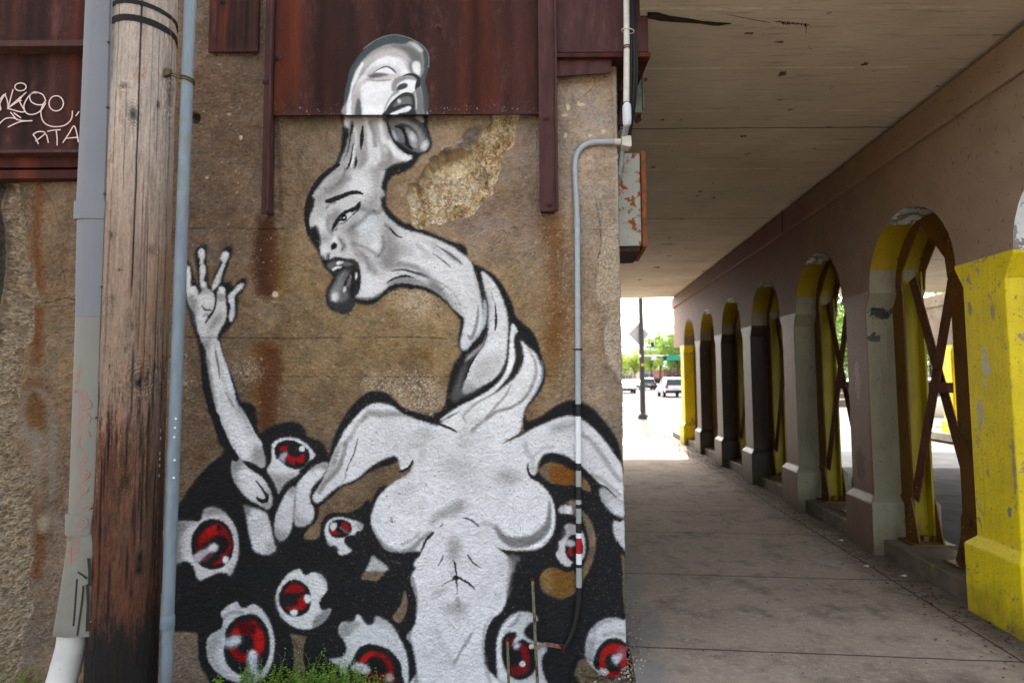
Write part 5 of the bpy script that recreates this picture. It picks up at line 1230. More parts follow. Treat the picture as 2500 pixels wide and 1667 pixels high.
# ================================================================ utility pole, cable guard, riser pipe
YP = 2.62
pole = empty('utility_pole', Vector((at(295, 1667, YP).x, YP, 0)), 'weathered wooden utility pole, grey above and dark stained below, in front of the wall', 'pole')
tl, tr_ = at(274, 0, YP), at(435, 0, YP); bl, br_ = at(207, 1600, YP), at(388, 1600, YP)
def pole_ax(z):
    t = (z-bl.z)/(tl.z-bl.z); a = math.atan((bl.x+(tl.x-bl.x)*t)/YP); b_ = math.atan((br_.x+(tr_.x-br_.x)*t)/YP)
    return YP*math.tan((a+b_)/2), YP/math.cos((a+b_)/2)*math.sin((b_-a)/2)
def build_pole():
    na, z0, z1 = 300, -.15, 3.75; zs = np.arange(z0, z1, .0045); nz = len(zs)
    th = np.linspace(0, 2*PI, na+1)                       # 0 = towards -Y
    cx = np.array([pole_ax(z) for z in zs])
    g1 = field(nz, na, 2.0, 101, ax=1.0, ay=16); g2 = field(nz, na, 1.3, 102, ax=1, ay=24, lo=20); g3 = field(nz, na, 2.4, 103, ay=3); g4 = field(nz, na, 1.0, 104, lo=40)
    g5 = field(nz, na, 1.7, 105, ay=6, lo=5)
    A = np.array([.66, .615, .57]); B = np.array([.56, .485, .42]); C = np.array([.37, .225, .155]); D_ = np.array([.115, .105, .10])
    Z = zs[:, None]+.03*g3
    def ss(a, b, x): t = np.clip((x-a)/(b-a), 0, 1); return (t*t*(3-2*t))[..., None]
    c = np.ones((nz, na, 3))*A
    k = ss(2.85, 2.0, Z); c = c*(1-k)+B*k
    k = ss(1.62, 1.22, Z+.14*g5); c = c*(1-k)+C*k
    k = ss(.62, .40, Z+.05*g5); c = c*(1-k)+D_*k
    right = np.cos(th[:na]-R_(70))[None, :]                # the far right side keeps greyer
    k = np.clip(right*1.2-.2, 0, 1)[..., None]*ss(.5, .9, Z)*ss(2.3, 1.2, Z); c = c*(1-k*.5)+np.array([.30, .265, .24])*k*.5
    # orange heartwood streaks
    k = (np.clip(g5-.6, 0, 1)*np.clip(g1+.3, 0, 1))[..., None]*ss(1.9, 1.5, Z)*ss(.5, .8, Z); c = c*(1-k)+np.array([.55, .31, .14])*k
    k = (np.clip(-g5-.5, 0, 1)*.6)[..., None]*ss(2.2, 1.4, Z); c = c*(1-k)+np.array([.17, .12, .10])*k
    k = (np.clip(g3-.8, 0, 1)*.5)[..., None]; c = c*(1-k)+np.array([.42, .30, .20])*k
    c = c*(1+.05*g1+.035*g2+.06*g3+.025*np.clip(g4, -2, 2))[..., None]
    R = -.0005*g2-.0008*g1+.0010*g3
    # checks (drying cracks) running with the grain
    rg = np.random.default_rng(9); ai = np.arange(na)
    def crack(a, za, zb, wd, dp, dk, seed):
        nonlocal c, R
        wob = np.cumsum(np.random.default_rng(seed).normal(size=nz))*.045; wob -= np.linspace(wob[0], wob[-1], nz)
        pos = a+wob; ends = np.clip((zs-za)/.08, 0, 1)*np.clip((zb-zs)/.08, 0, 1)
        d = np.abs((ai[None, :]-pos[:, None]+na/2) % na-na/2); g = np.clip(1-d/wd, 0, 1)*ends[:, None]
        R = R-g*dp; c = c*(1-g[..., None]*dk)
    def ang(u, v):                                   # photo column -> index round the pole
        z = at(u, v, YP-.12).z; x, r = pole_ax(z); xx = (at(u, v, YP-.11).x-x)/r; return (math.asin(max(-1, min(1, xx)))/(2*PI)*na) % na
    crack(ang(342, 200), 1.9, 3.8, 1.6, .008, .85, 1); crack(ang(405, 300), 2.0, 3.2, 1.2, .003, .6, 2); crack(ang(285, 300), 1.6, 3.4, 1.2, .003, .5, 3)
    crack(ang(380, 300), 2.2, 3.1, 1.1, .003, .6, 4); crack(ang(392, 640), 1.3, 2.4, 1.1, .003, .5, 5); crack(ang(350, 640), 1.5, 2.3, 1.1, .003, .5, 6)
    for i in range(60):
        za = rg.uniform(-.1, 3.3); crack(rg.uniform(0, na), za, za+rg.uniform(.2, 1.1), rg.uniform(1.0, 1.5), rg.uniform(.001, .002), rg.uniform(.15, .45), 20+i)
    for i in range(34):
        za = rg.uniform(.5, 1.5); crack(rg.uniform(-na*.25, na*.25) % na, za, za+rg.uniform(.15, .7), rg.uniform(1.4, 3.2), rg.uniform(.003, .008), rg.uniform(.5, .85), 120+i)
    # knots
    def knot(u, v, rz, rt, dk, rings=True, col=None):
        nonlocal c, R
        z = at(u, v, YP-.13).z; a = ang(u, v); dz = (zs[:, None]-z)/rz; da = ((ai[None, :]-a+na/2) % na-na/2)/rt
        d = np.sqrt(dz*dz+da*da)+.06*g5
        g = np.exp(-d*d*3); c = c*(1-g[..., None]*dk)
        if col is not None: c = c*(1-g[..., None]*.5)+np.array(col)*g[..., None]*.5
        if rings:
            w_ = np.clip(1.9-d, 0, 1)*np.sin(d*22); c = c*(1+.17*w_[..., None]); R = R+.002*w_
        R = R-g*.004
    for a in ((330, 278, .05, 9, .6), (395, 205, .09, 14, .25), (357, 605, .03, 10, .25), (280, 575, .03, 9, .25), (340, 925, .06, 20, .2), (334, 935, .03, 8, .75), (310, 210, .02, 10, .4), (372, 240, .03, 5, .5), (280, 730, .03, 8, .2), (300, 660, .01, 4, .4), (310, 1180, .05, 9, .4)): knot(*a)
    knot(330, 1370, .045, 7, .8, False); knot(328, 1400, .04, 8, .8, False)
    # pale splintered wood below the big knot; paint dots
    z9 = at(330, 980, YP-.13).z; a9 = ang(335, 980); da = ((ai[None, :]-a9+na/2) % na-na/2)/22; k = np.exp(-((zs[:, None]-z9)/.10)**2-da**2)*np.clip(.5+g1*.5, 0, 1); c = c*(1-k[..., None]*.6)+np.array([.56, .50, .44])*k[..., None]*.6
    for u, v in ((376, 1057), (369, 1077), (372, 1116), (364, 1130), (361, 1147), (356, 1173)):
        z = at(u, v, YP-.13).z; a = ang(u, v); d = np.hypot((zs[:, None]-z)/.0065, ((ai[None, :]-a+na/2) % na-na/2)/1.7); k = np.clip(1.5-d, 0, 1)[..., None]; c = c*(1-k)+np.array([.85, .85, .84])*k
    c = np.concatenate([c, c[:, :1]], 1); R = np.concatenate([R, R[:, :1]], 1)
    rad = cx[:, 1:2]+R
    P = np.stack([cx[:, :1]+rad*np.sin(th)[None, :], YP-rad*np.cos(th)[None, :], np.repeat(zs[:, None], na+1, 1)], -1)
    grid_mesh('shaft', P, np.ones((nz-1, na), bool), {'Col': np.dstack([to_albedo(c), np.ones(c.shape[:2])])}, pole_m, pole, tuple(pole.location))
build_pole()
tape_m = simple('black_tape', (.13, .13, .14), .7, .1, spec=.1)
for v, thk, tilt in ((38, .030, .10), (-2, .020, .16)):
    z = at(350, v, YP-.145).z; x, r = pole_ax(z); b = MB(); rings = []
    for dz, dr in ((-thk/2, .001), (-thk/2, .0035), (thk/2, .0035), (thk/2, .001)):
        rings.append([Vector((x+(r+dr)*math.cos(t), YP+(r+dr)*math.sin(t), z+dz-tilt*.25*(math.cos(t)*r))) for t in [2*PI*k/80 for k in range(80)]])
    b.loft(rings, cap=False); b.build('tape_band', tape_m, pole, smooth='auto')
# cable guard: a grey plastic channel with overlapping covers, on the left of the pole
YG = 2.50
gu = empty('cable_guard', Vector((at(215, 1500, YG).x, YG, 0)), 'long grey plastic cable guard on the left side of the wooden pole', 'cable guard')
gA = simple('blue_grey_plastic', (.43, .445, .465), .5, .05, 4, .04, spec=.2, bscale=20); gB = simple('warm_grey_plastic', (.44, .44, .41), .5, .05, 5, .05, spec=.35, bscale=20); gC = mottled('scuffed_grey_plastic', (.43, .43, .40), (.48, .48, .45), .4, .7, 9, bump=.05, c3=(.36, .33, .30), s3=10, lo3=.62, hi3=.8, rough=.5)
def cover(name, rows, mat, dep=.085, off=0.0):
    """rows: (v, left, right); the channel is domed towards the viewer"""
    b = MB(); rings = []
    for v, ul, ur in rows:
        A, B = at(ul, v, YG), at(ur, v, YG); w_ = B.x-A.x; ring = []
        for fx, fy in ((0, dep), (0.0, .012), (.05, .003), (.10, 0), (.30, -.006), (.34, -.0075), (.66, -.0075), (.70, -.006), (.90, 0), (.95, .004), (.97, .012), (1.0, .014), (1.02, .016), (1.02, dep)):
            ring.append(Vector((A.x+w_*fx+(off*(1 if fx > .5 else -1)), YG+fy*1.0-off, A.z)))
        rings.append(ring)
    b.loft(rings); return b.build(name, mat, gu, smooth='auto')
cover('upper_cover', [(-60, 206, 271), (250, 193, 263), (494, 181, 256)], gA)
cover('middle_cover', [(532, 183, 256), (650, 180, 252), (773, 179, 246)], gA)
cover('middle_cover', [(773.5, 179, 246), (1000, 171, 240), (1150, 166, 234), (1258, 162, 228)], gB)
cover('collar', [(491, 180, 257), (495, 179, 258), (530, 178, 255), (535, 179, 254)], gA, off=.004)
cover('collar', [(1255, 159, 225), (1258, 158, 225), (1302, 158, 220), (1307, 159, 219)], gB, off=.004)
cover('foot_cover', [(1300, 162, 222), (1330, 158, 229), (1420, 145, 231), (1500, 132, 231), (1545, 124, 231), (1554, 124, 231)], gC, dep=.10)
scr_m = simple('steel_screw', (.45, .45, .43), .35, .1, metal=.6)
for u, v in ((264, 102), (262, 260), (255, 472), (248, 699), (234, 1019), (223, 1240), (224, 1517)):
    b = MB(); p = at(u-1, v, YG-.002); b.loft([[p+Vector((r_*math.cos(t), dy, r_*math.sin(t))) for t in [2*PI*k/10 for k in range(10)]] for r_, dy in ((.004, 0.01), (.0045, -.002), (.003, -.006), (.001, -.007))]); b.build('screw', scr_m, gu, smooth=True)
ink_m = simple('faded_red_ink', (.60, .40, .34), .6, .1); mk_m = simple('black_marker', (.13, .11, .10), .5)
S3_ = 500/1175
def stroke(name, mat, lines, wd, Yo, sc_=S3_, oy=1000):
    b = MB()
    for i, l in enumerate(lines):
        q_ = crom(np.array([p[:2] for p in pts(l)]), False, 6); b.ribbon([at(a*sc_, oy+v*sc_, YG-.0078-Yo-.0001*i) for a, v in q_], wd, (0, -1, 0))
    return b.build(name, mat, gu)
stroke('red_scribble', ink_m, ["470,-245 440,-200 450,-175 430,-150", "440,-120 425,-95 450,-110 480,-60 500,-90 470,-110", "505,-60 520,-20 470,0 450,-20 490,-40"], .0055, .0005)
stroke('red_scribble', ink_m, ["510,30 490,20 452,60 455,90 500,75 515,50 505,30", "515,160 500,120 470,130 452,180 462,220 480,225", "445,300 470,290 495,285 480,300 450,335 495,345", "455,400 500,360 505,380 460,420", "445,450 480,440 500,455 470,490 430,540", "450,580 480,560 515,545 522,560", ], .0055, .0005)
stroke('red_scribble', ink_m, ["430,695 440,650 470,620 498,640 490,670 440,698", "400,600 400,600"], .005, .0045)
stroke('red_scribble', ink_m, ["385,755 400,720 430,725 438,770 410,790 395,780", "378,810 410,830 445,810 450,760", "382,850 410,865 440,850", "400,780 405,850 402,890"], .005, .0006)
stroke('black_stripes', mk_m, ["442,968 436,1050 428,1160 421,1240", "478,1008 470,1100 455,1210 443,1295", "445,930 470,945 500,968"], .008, .0006)
o_ = stroke('scorch_mark', mk_m, ["508,850 515,930 512,1010", "500,1000 506,1100 503,1180 500,1270"], .013, .0002)
pv = empty('drain_pipe', Vector((at(150, 1667, 2.56).x, 2.56, 0)), 'white plastic pipe leaving the bottom of the grey cable guard', 'pipe')
b = MB(); b.tube(arc([at(180, 1540, 2.56), at(175, 1575, 2.56), at(163, 1620, 2.56), at(146, 1680, 2.54), at(128, 1740, 2.50)], 5), .0575, 22); b.build('pipe', mottled('dirty_white_pvc', (.70, .71, .70), (.78, .78, .76), .35, .6, 6, c3=(.45, .46, .45), s3=30, lo3=.62, hi3=.72, bump=.1, rough=.45), pv, smooth='auto')
# blue-grey riser pipe strapped to the right of the pole
YR = 2.60
bluepipe_m = NM('blue_grey_pipe'); _c = bluepipe_m.ramp(bluepipe_m.noise(30, 5, .6, bluepipe_m.coord((1, 1, .3))), [(.3, lin((.40, .45, .49))), (.7, lin((.47, .525, .56)))])
_g = bluepipe_m.n('ShaderNodeSeparateXYZ'); _gg = bluepipe_m.n('ShaderNodeNewGeometry'); bluepipe_m.l(_gg.outputs['Position'], _g.inputs[0])
_c = bluepipe_m.mix(bluepipe_m.math('MULTIPLY', bluepipe_m.fr(_g.outputs['Z'], 2.2, 2.7), bluepipe_m.fr(bluepipe_m.noise(9, 5), .45, .6)), _c, lin((.44, .46, .42)))
_c = bluepipe_m.mix(bluepipe_m.fr(_g.outputs['Z'], .34, .1), _c, lin((.34, .33, .31)))
bluepipe_m = bluepipe_m.out(_c, .42, bluepipe_m.bump(bluepipe_m.noise(300, 3), .15, .001), 0, .25)
rp = empty('riser_pipe', Vector((at(403, 1667, YR).x, YR, 0)), 'tall blue-grey metal pipe strapped to the right side of the wooden pole', 'pipe')
def RX(v): return 464.5-(464.5-403.5)*v/1667.
b = MB(); b.tube([at(RX(v), v, YR) for v in (-60, 200, 500, 800, 1100, 1505)], .0258, 26); b.build('pipe', bluepipe_m, rp, smooth='auto')
b = MB(); b.tube([at(RX(v), v, YR) for v in (1500, 1504, 1530, 1533)], [.027, .0292, .0292, .027], 26); b.build('coupling', bluepipe_m, rp, smooth='auto')
b = MB(); b.tube([at(RX(v)+2, v, YR) for v in (1525, 1600, 1700, 1800)], .0247, 26); b.build('pipe', bluepipe_m, rp, smooth='auto')
for v, hw in ((196, .010),):
    b = MB(); p = at(RX(v), v, YR); q0 = p+Vector((-.075, -.035, .02))
    for dz in (-.006, .006):
        b.tube([q0+Vector((0, 0, dz))]+[p+Vector((.030*math.cos(t), .030*math.sin(t), dz-.006*math.cos(t))) for t in [R_(-150+k*18) for k in range(17)]], .0035, 6)
    b.loft([[q0+Vector((dx, dy, dz)) for dx, dz in ((-.012, -.022), (.016, -.012), (.016, .014), (-.004, .02), (-.014, .008))] for dy in (-.006, .014)]); b.build('strap', mottled('brown_rusty_clamp', (.22, .20, .16), (.36, .33, .25), .3, .7, 60, bump=.3), rp)
b = MB(); p = at(RX(867)+14, 867, YR-.02); b.tube([p, p+Vector((.018, -.004, .002)), p+Vector((.02, -.004, -.01))], .003, 6); b.build('wire_end', scr_m, rp)
dot_m = simple('white_paint_dot', (.88, .9, .92), .5)
for u, v in ((433-1, 1022), (430, 1044), (428, 1067), (429, 1123), (427, 1166)):
    b = MB(); p = at(u-3, v, YR-.0255); b.loft([[p+Vector((r_*math.cos(t), dy, r_*math.sin(t))) for t in [2*PI*k/10 for k in range(10)]] for r_, dy in ((.0042, .004), (.0042, -.001), (.001, -.0018))])
    b.build('paint_dot', dot_m, rp)
# ================================================================ bridge over the road: deck and arcades
HC = 2.06+CH; XA = 2.67; TH = .47; PITCH = 1.67; RAD = .575; ZS = 2.31; ZB = 3.32; S0 = 5.45; SEND = 15.0
FAR_W = DY
# ---- materials
def arc_mat():
    m = NM('arcade_paint_and_light'); g = m.n('ShaderNodeNewGeometry'); sp = m.n('ShaderNodeSeparateXYZ'); m.l(g.outputs['Position'], sp.inputs[0])
    y = m.math('ADD', sp.outputs['Y'], m.math('MULTIPLY', m.noise(2.2, 4), .8))
    c = m.ramp(m.fr(y, 2.0, 16.0), [(.0, lin((.60, .53, .44))), (.20, lin((.56, .475, .39))), (.34, lin((.45, .335, .26))), (.43, lin((.40, .20, .165))), (.53, lin((.34, .20, .17))), (.72, lin((.38, .29, .25))), (1, lin((.58, .45, .38)))])  # paint tones; the paler near end puts the stronger light there into the colour
    c = m.mix(m.math('MULTIPLY', m.fr(m.noise(26, 6, .7), .60, .68), .75), c, lin((.26, .2, .17))); c = m.mix(m.fr(m.noise(6, 5, .6), .35, .75), c, m.mix(1, c, (.8, .78, .76), 'MULTIPLY'))
    return m.out(c, .7, m.bump(m.noise(50, 6, .65), .35, .004), 0, .3)
arc_m = arc_mat()
def deck_mat():
    m = NM('deck_soffit'); g = m.n('ShaderNodeNewGeometry'); sp = m.n('ShaderNodeSeparateXYZ'); m.l(g.outputs['Position'], sp.inputs[0]); y = sp.outputs['Y']
    c = m.ramp(m.noise(1.4, 5, .6), [(.3, lin((.70, .66, .60))), (.7, lin((.79, .75, .69)))])
    v = m.coord((.5, 8, 1)); c = m.mix(m.math('MULTIPLY', m.fr(m.noise(6, 7, .75, v), .54, .68), .6), c, lin((.44, .39, .33)))
    c = m.mix(m.math('MULTIPLY', m.fr(m.noise(9, 6, .7), .66, .70), .85), c, lin((.17, .14, .11)))
    # form-board joints across the slab; they bunch towards the far end
    wob = m.math('ADD', y, m.math('MULTIPLY', m.noise(3, 4), .03))
    d = m.math('ABSOLUTE', m.math('SUBTRACT', m.math('FRACT', m.math('MULTIPLY', wob, 1/.62)), .5)); ln = m.math('GREATER_THAN', d, .484)
    c = m.mix(m.math('MULTIPLY', ln, m.fr(m.noise(5, 3), .42, .62)), c, m.mix(.5, c, lin((.92, .88, .8))))
    d2 = m.math('ABSOLUTE', m.math('SUBTRACT', m.math('FRACT', m.math('ADD', m.math('MULTIPLY', wob, 1/2.7), .28)), .5)); ln2 = m.math('GREATER_THAN', d2, .4965)
    c = m.mix(m.math('MULTIPLY', ln2, .8), c, lin((.22, .18, .14)))
    return m.out(c, .8, m.bump(m.noise(26, 6, .7, m.coord((.4, 3, 1))), .5, .008), 0, .2)
deck_m = deck_mat()
def spotted(m, c, spots):
    """worn-through patches: centre, radii, colour"""
    for (cx, cy, cz, rx, rz, sc3) in spots:
        g2 = m.n('ShaderNodeNewGeometry'); mp = m.n('ShaderNodeMapping'); mp.inputs['Location'].default_value = (-cx/rx, -cy/rx, -cz/rz); mp.inputs['Scale'].default_value = (1/rx, 1/rx, 1/rz); m.l(g2.outputs['Position'], mp.inputs[0])
        ln = m.n('ShaderNodeVectorMath', operation='LENGTH'); m.l(mp.outputs[0], ln.inputs[0]); dd = m.math('ADD', ln.outputs['Value'], m.math('MULTIPLY', m.math('SUBTRACT', m.noise(16, 6, .75), .5), 3.6))
        c = m.mix(m.fr(dd, 1.0, .9), c, lin(sc3))
    return c
def flake(name, c1, c2, lo=.60, hi=.625, s=9, c3=None, rough=.5, var=.9, spots=()):
    m = NM(name); base = m.ramp(m.noise(5, 5), [(.3, lin(tuple(v*var for v in c1))), (.7, lin(c1))])
    f = m.noise(s, 7, .72, m.coord((1, 1, .7)), .6); c = m.mix(m.fr(f, lo, hi), base, lin(c2))
    if c3 is not None: c = m.mix(m.fr(m.noise(38, 6, .7), .60, .66), c, lin(c3))
    c = spotted(m, c, spots)
    dr = m.noise(10, 6, .7, m.coord((3, 3, .25))); c = m.mix(m.math('MULTIPLY', m.fr(dr, .50, .72), .40), c, m.mix(1, c, (.50, .44, .36), 'MULTIPLY')); g_ = m.n('ShaderNodeNewGeometry'); s_ = m.n('ShaderNodeSeparateXYZ'); m.l(g_.outputs['Position'], s_.inputs[0]); c = m.mix(m.math('MULTIPLY', m.fr(m.math('ADD', s_.outputs['Z'], m.math('MULTIPLY', m.noise(5, 5, .7), .5)), .52, .25), .55), c, lin((.30, .26, .18)))
    n = m.bump(m.noise(45, 6, .65), .5, .008); n = m.bump(m.fr(f, lo, hi), .25, .004, n)
    return m.out(c, rough, n, 0, .35)
YSP = [(*ps(XA, 3.99, 1.62), .035, .12, (.76, .72, .62)), (*ps(XA, 4.06, 1.30), .025, .10, (.72, .66, .55)), (*ps(XA, 3.80, 1.0), .012, .20, (.62, .56, .44)), (*ps(XA, 3.86, .72), .02, .03, (.5, .5, .48)), (*ps(XA, 4.12, .2), .02, .03, (.5, .5, .47)), (*ps(XA+.12, 3.785, 1.1), .02, .10, (.6, .56, .42)), (*ps(XA+.0, 3.73, .3), .015, .12, (.55, .52, .45)), (*ps(XA, 4.1, 2.0), .02, .05, (.6, .55, .4)), (*ps(XA, 3.9, 1.95), .015, .06, (.62, .56, .42))]
yel_m = flake('yellow_paint', (.90, .81, .05), (.60, .52, .44), .61, .62, 9, (.52, .46, .12), spots=YSP); yeld_m = flake('ochre_steel_paint', (.40, .26, .05), (.24, .14, .07), .56, .64, 10, (.30, .16, .08))
yels_m = flake('yellow_soffit_paint', (.60, .51, .05), (.55, .5, .35), .66, .68, 12); yelw_m = flake('yellow_web_paint', (.60, .54, .07), (.45, .28, .08), .62, .70, 10, (.45, .4, .1))
pink_m = flake('pinkish_pier_paint', (.44, .325, .25), (.36, .22, .16), .63, .645, 7, (.45, .3, .25), spots=[(*ps(XA, 5.66, .75), .09, .14, (.25, .16, .13)), (*ps(XA, 5.66, 1.5), .05, .2, (.55, .42, .38)), (*ps(XA, 5.47, .9), .02, .5, (.40, .22, .08)), (*ps(XA, 7.3, 1.6), .06, .4, (.55, .28, .22))]); pale_m = flake('pale_green_grey_paint', (.53, .51, .42), (.42, .40, .33), .64, .66, 9, (.44, .38, .28), spots=[(*ps(XA+.12, 5.45, 2.12), .10, .05, (.17, .16, .14)), (*ps(XA+.05, 5.45, 1.9), .05, .04, (.25, .24, .2))])
gryw_m = flake('flaked_grey_soffit', (.58, .57, .53), (.85, .87, .88), .50, .515, 6, rough=.8); tan_m = flake('tan_pier_paint', (.25, .205, .17), (.35, .27, .21), .62, .64, 8)
rbr_m = flake('rusty_brace', (.40, .26, .19), (.30, .15, .09), .5, .6, 14, (.5, .34, .1)); cur_m = mottled('kerb_concrete', (.34, .30, .25), (.43, .39, .33), .35, .65, 8, c3=(.5, .45, .15), s3=5, lo3=.6, hi3=.66, bump=.5)
AM = [arc_m, yels_m, pale_m, gryw_m, yel_m]

def spandrel(xa, th, k0, k1, s_end, s_start, mats, far=False):
    """pierced wall from the first to the last arch; xa = face nearest the passage"""
    b = MB(); n = 20; xb = xa+th
    edges = []
    for k in range(k0, k1+1):
        hi = S0-.08+PITCH*k; cs = hi-RAD; edges.append((cs-RAD, cs, cs+RAD))
    def quad(a, c_, d, e, m): b.add([a, c_, d, e], [(0, 1, 2, 3)], m)
    cur = s_start
    for s_a, cs, s_b in edges:
        # solid between arches
        for X in (xa, xb): quad(ps(X, cur, ZS), ps(X, s_a, ZS), ps(X, s_a, ZB), ps(X, cur, ZB), 0)
        quad(ps(xa, cur, ZS), ps(xb, cur, ZS), ps(xb, s_a, ZS), ps(xa, s_a, ZS), 0)
        A = [(cs-RAD*math.cos(PI*i/n), ZS+RAD*math.sin(PI*i/n)) for i in range(n+1)]
        for i in range(n):
            (sa, za), (sb, zb) = A[i], A[i+1]
            for X in (xa, xb): quad(ps(X, sa, za), ps(X, sb, zb), ps(X, sb, ZB), ps(X, sa, ZB), 0)
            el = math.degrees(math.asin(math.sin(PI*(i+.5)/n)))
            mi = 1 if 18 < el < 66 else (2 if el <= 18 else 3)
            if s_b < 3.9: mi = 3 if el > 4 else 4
            quad(ps(xa, sa, za), ps(xb, sa, za), ps(xb, sb, zb), ps(xa, sb, zb), mi)
        cur = s_b
    for X in (xa, xb): quad(ps(X, cur, ZS), ps(X, s_end, ZS), ps(X, s_end, ZB), ps(X, cur, ZB), 0)
    quad(ps(xa, cur, ZS), ps(xb, cur, ZS), ps(xb, s_end, ZS), ps(xa, s_end, ZS), 0)
    for s_ in (s_start, s_end): quad(ps(xa, s_, ZS), ps(xb, s_, ZS), ps(xb, s_, ZB), ps(xa, s_, ZB), 0)
    # rough up the long plain faces a little so the wall is not ruler-flat
    return b
arc1 = empty('concrete_arcade', ps(XA, 3, 0), 'long painted concrete arcade of narrow arches between the pavement and the road', 'arcade', 'arcades under the bridge')
b = spandrel(XA, TH, -2, 5, SEND, .6, AM); b.build('arch_wall', AM, arc1)
b = MB()
def seg(b, xa, xb, s0, s1, z0, z1, m=0): return b.prism([ps(xa, s0, z0), ps(xb, s0, z0), ps(xb, s1, z0), ps(xa, s1, z0)], (0, 0, z1-z0), m)
seg(b, XA-.035, XA+TH+.03, .6, SEND+.05, ZB, HC-.035); b.build('cornice', arc_m, arc1, bevel=.012)
def pier(k, xa, th, parent, face, rev, base):
    s1 = S0+PITCH*k+.38; s0 = S0+PITCH*k; b = MB()
    mats = [face, rev]
    def ring(z, g, gs): return [ps(xa-g, s0-gs, z), ps(xa+th+g, s0-gs, z), ps(xa+th+g, s1+gs, z), ps(xa-g, s1+gs, z)]
    prof = [(-.05, .05, .055), (.44, .05, .055), (.50, .0, .0), (ZS-.16, 0, 0), (ZS-.02, .0, .078), (ZS+.001, .0, .078)]
    rings = []
    for i in range(len(prof)-1):
        (z0, g0, h0), (z1, g1, h1) = prof[i], prof[i+1]; nn = max(1, int((z1-z0)/.12))
        for j in range(nn): t = j/nn; rings.append((z0+(z1-z0)*t, g0+(g1-g0)*t, h0+(h1-h0)*t))
    rings.append(prof[-1]); R4 = [ring(*r_) for r_ in rings]
    n = len(R4); vs_ = [p for r_ in R4 for p in r_]; fs = []; ms = []
    for i in range(n-1):
        for k_ in range(4):
            b.add([vs_[i*4+k_], vs_[i*4+(k_+1) % 4], vs_[(i+1)*4+(k_+1) % 4], vs_[(i+1)*4+k_]], [(0, 1, 2, 3)], 1 if k_ in (0, 2) else 0)
    bm_ = b
    o = b.build('pier', mats, parent)
    me = o.data; bm = bmesh.new(); bm.from_mesh(me); bmesh.ops.remove_doubles(bm, verts=bm.verts, dist=.0005); bmesh.ops.recalc_face_normals(bm, faces=bm.faces); bm.to_mesh(me); bm.free()
    bv = o.modifiers.new('bevel', 'BEVEL'); bv.width = .009; bv.segments = 2; bv.limit_method = 'ANGLE'; bv.angle_limit = R_(30)
    return o
faces = {-1: (yel_m, yel_m), 0: (pink_m, pale_m), 1: (pink_m, pale_m), 2: (tan_m, tan_m), 3: (tan_m, tan_m), 4: (tan_m, tan_m), 5: (yel_m, yel_m)}
for k in range(-2, 6): o_ = pier(k, XA, TH, arc1, *faces.get(k, (yel_m, yel_m)), None); o_['label'] = ('bright yellow pier' if k in (-2, -1, 5) else 'dull painted pier')
kb = MB()
for k in range(-2, 5): seg(kb, XA+.03, XA+TH-.03, S0+.38+.06+PITCH*k, S0-.06+PITCH*(k+1), -.05, .14)
seg(kb, XA+.03, XA+TH-.03, S0+.38+.06+PITCH*5, SEND+.7, -.05, .14)
kb.build('kerb', cur_m, arc1, bevel=.012)
jm = simple('dark_joint', (.10, .08, .07), .9); b = MB(); A = ps(XA-.037, 7.25, 0); b.prism([ps(XA-.038, 7.25, ZB+.01), ps(XA-.036, 7.25, ZB+.01), ps(XA-.036, 7.272, ZB+.01), ps(XA-.038, 7.272, ZB+.01)], (0, 0, .27)); b.build('expansion_joint', jm, arc1)
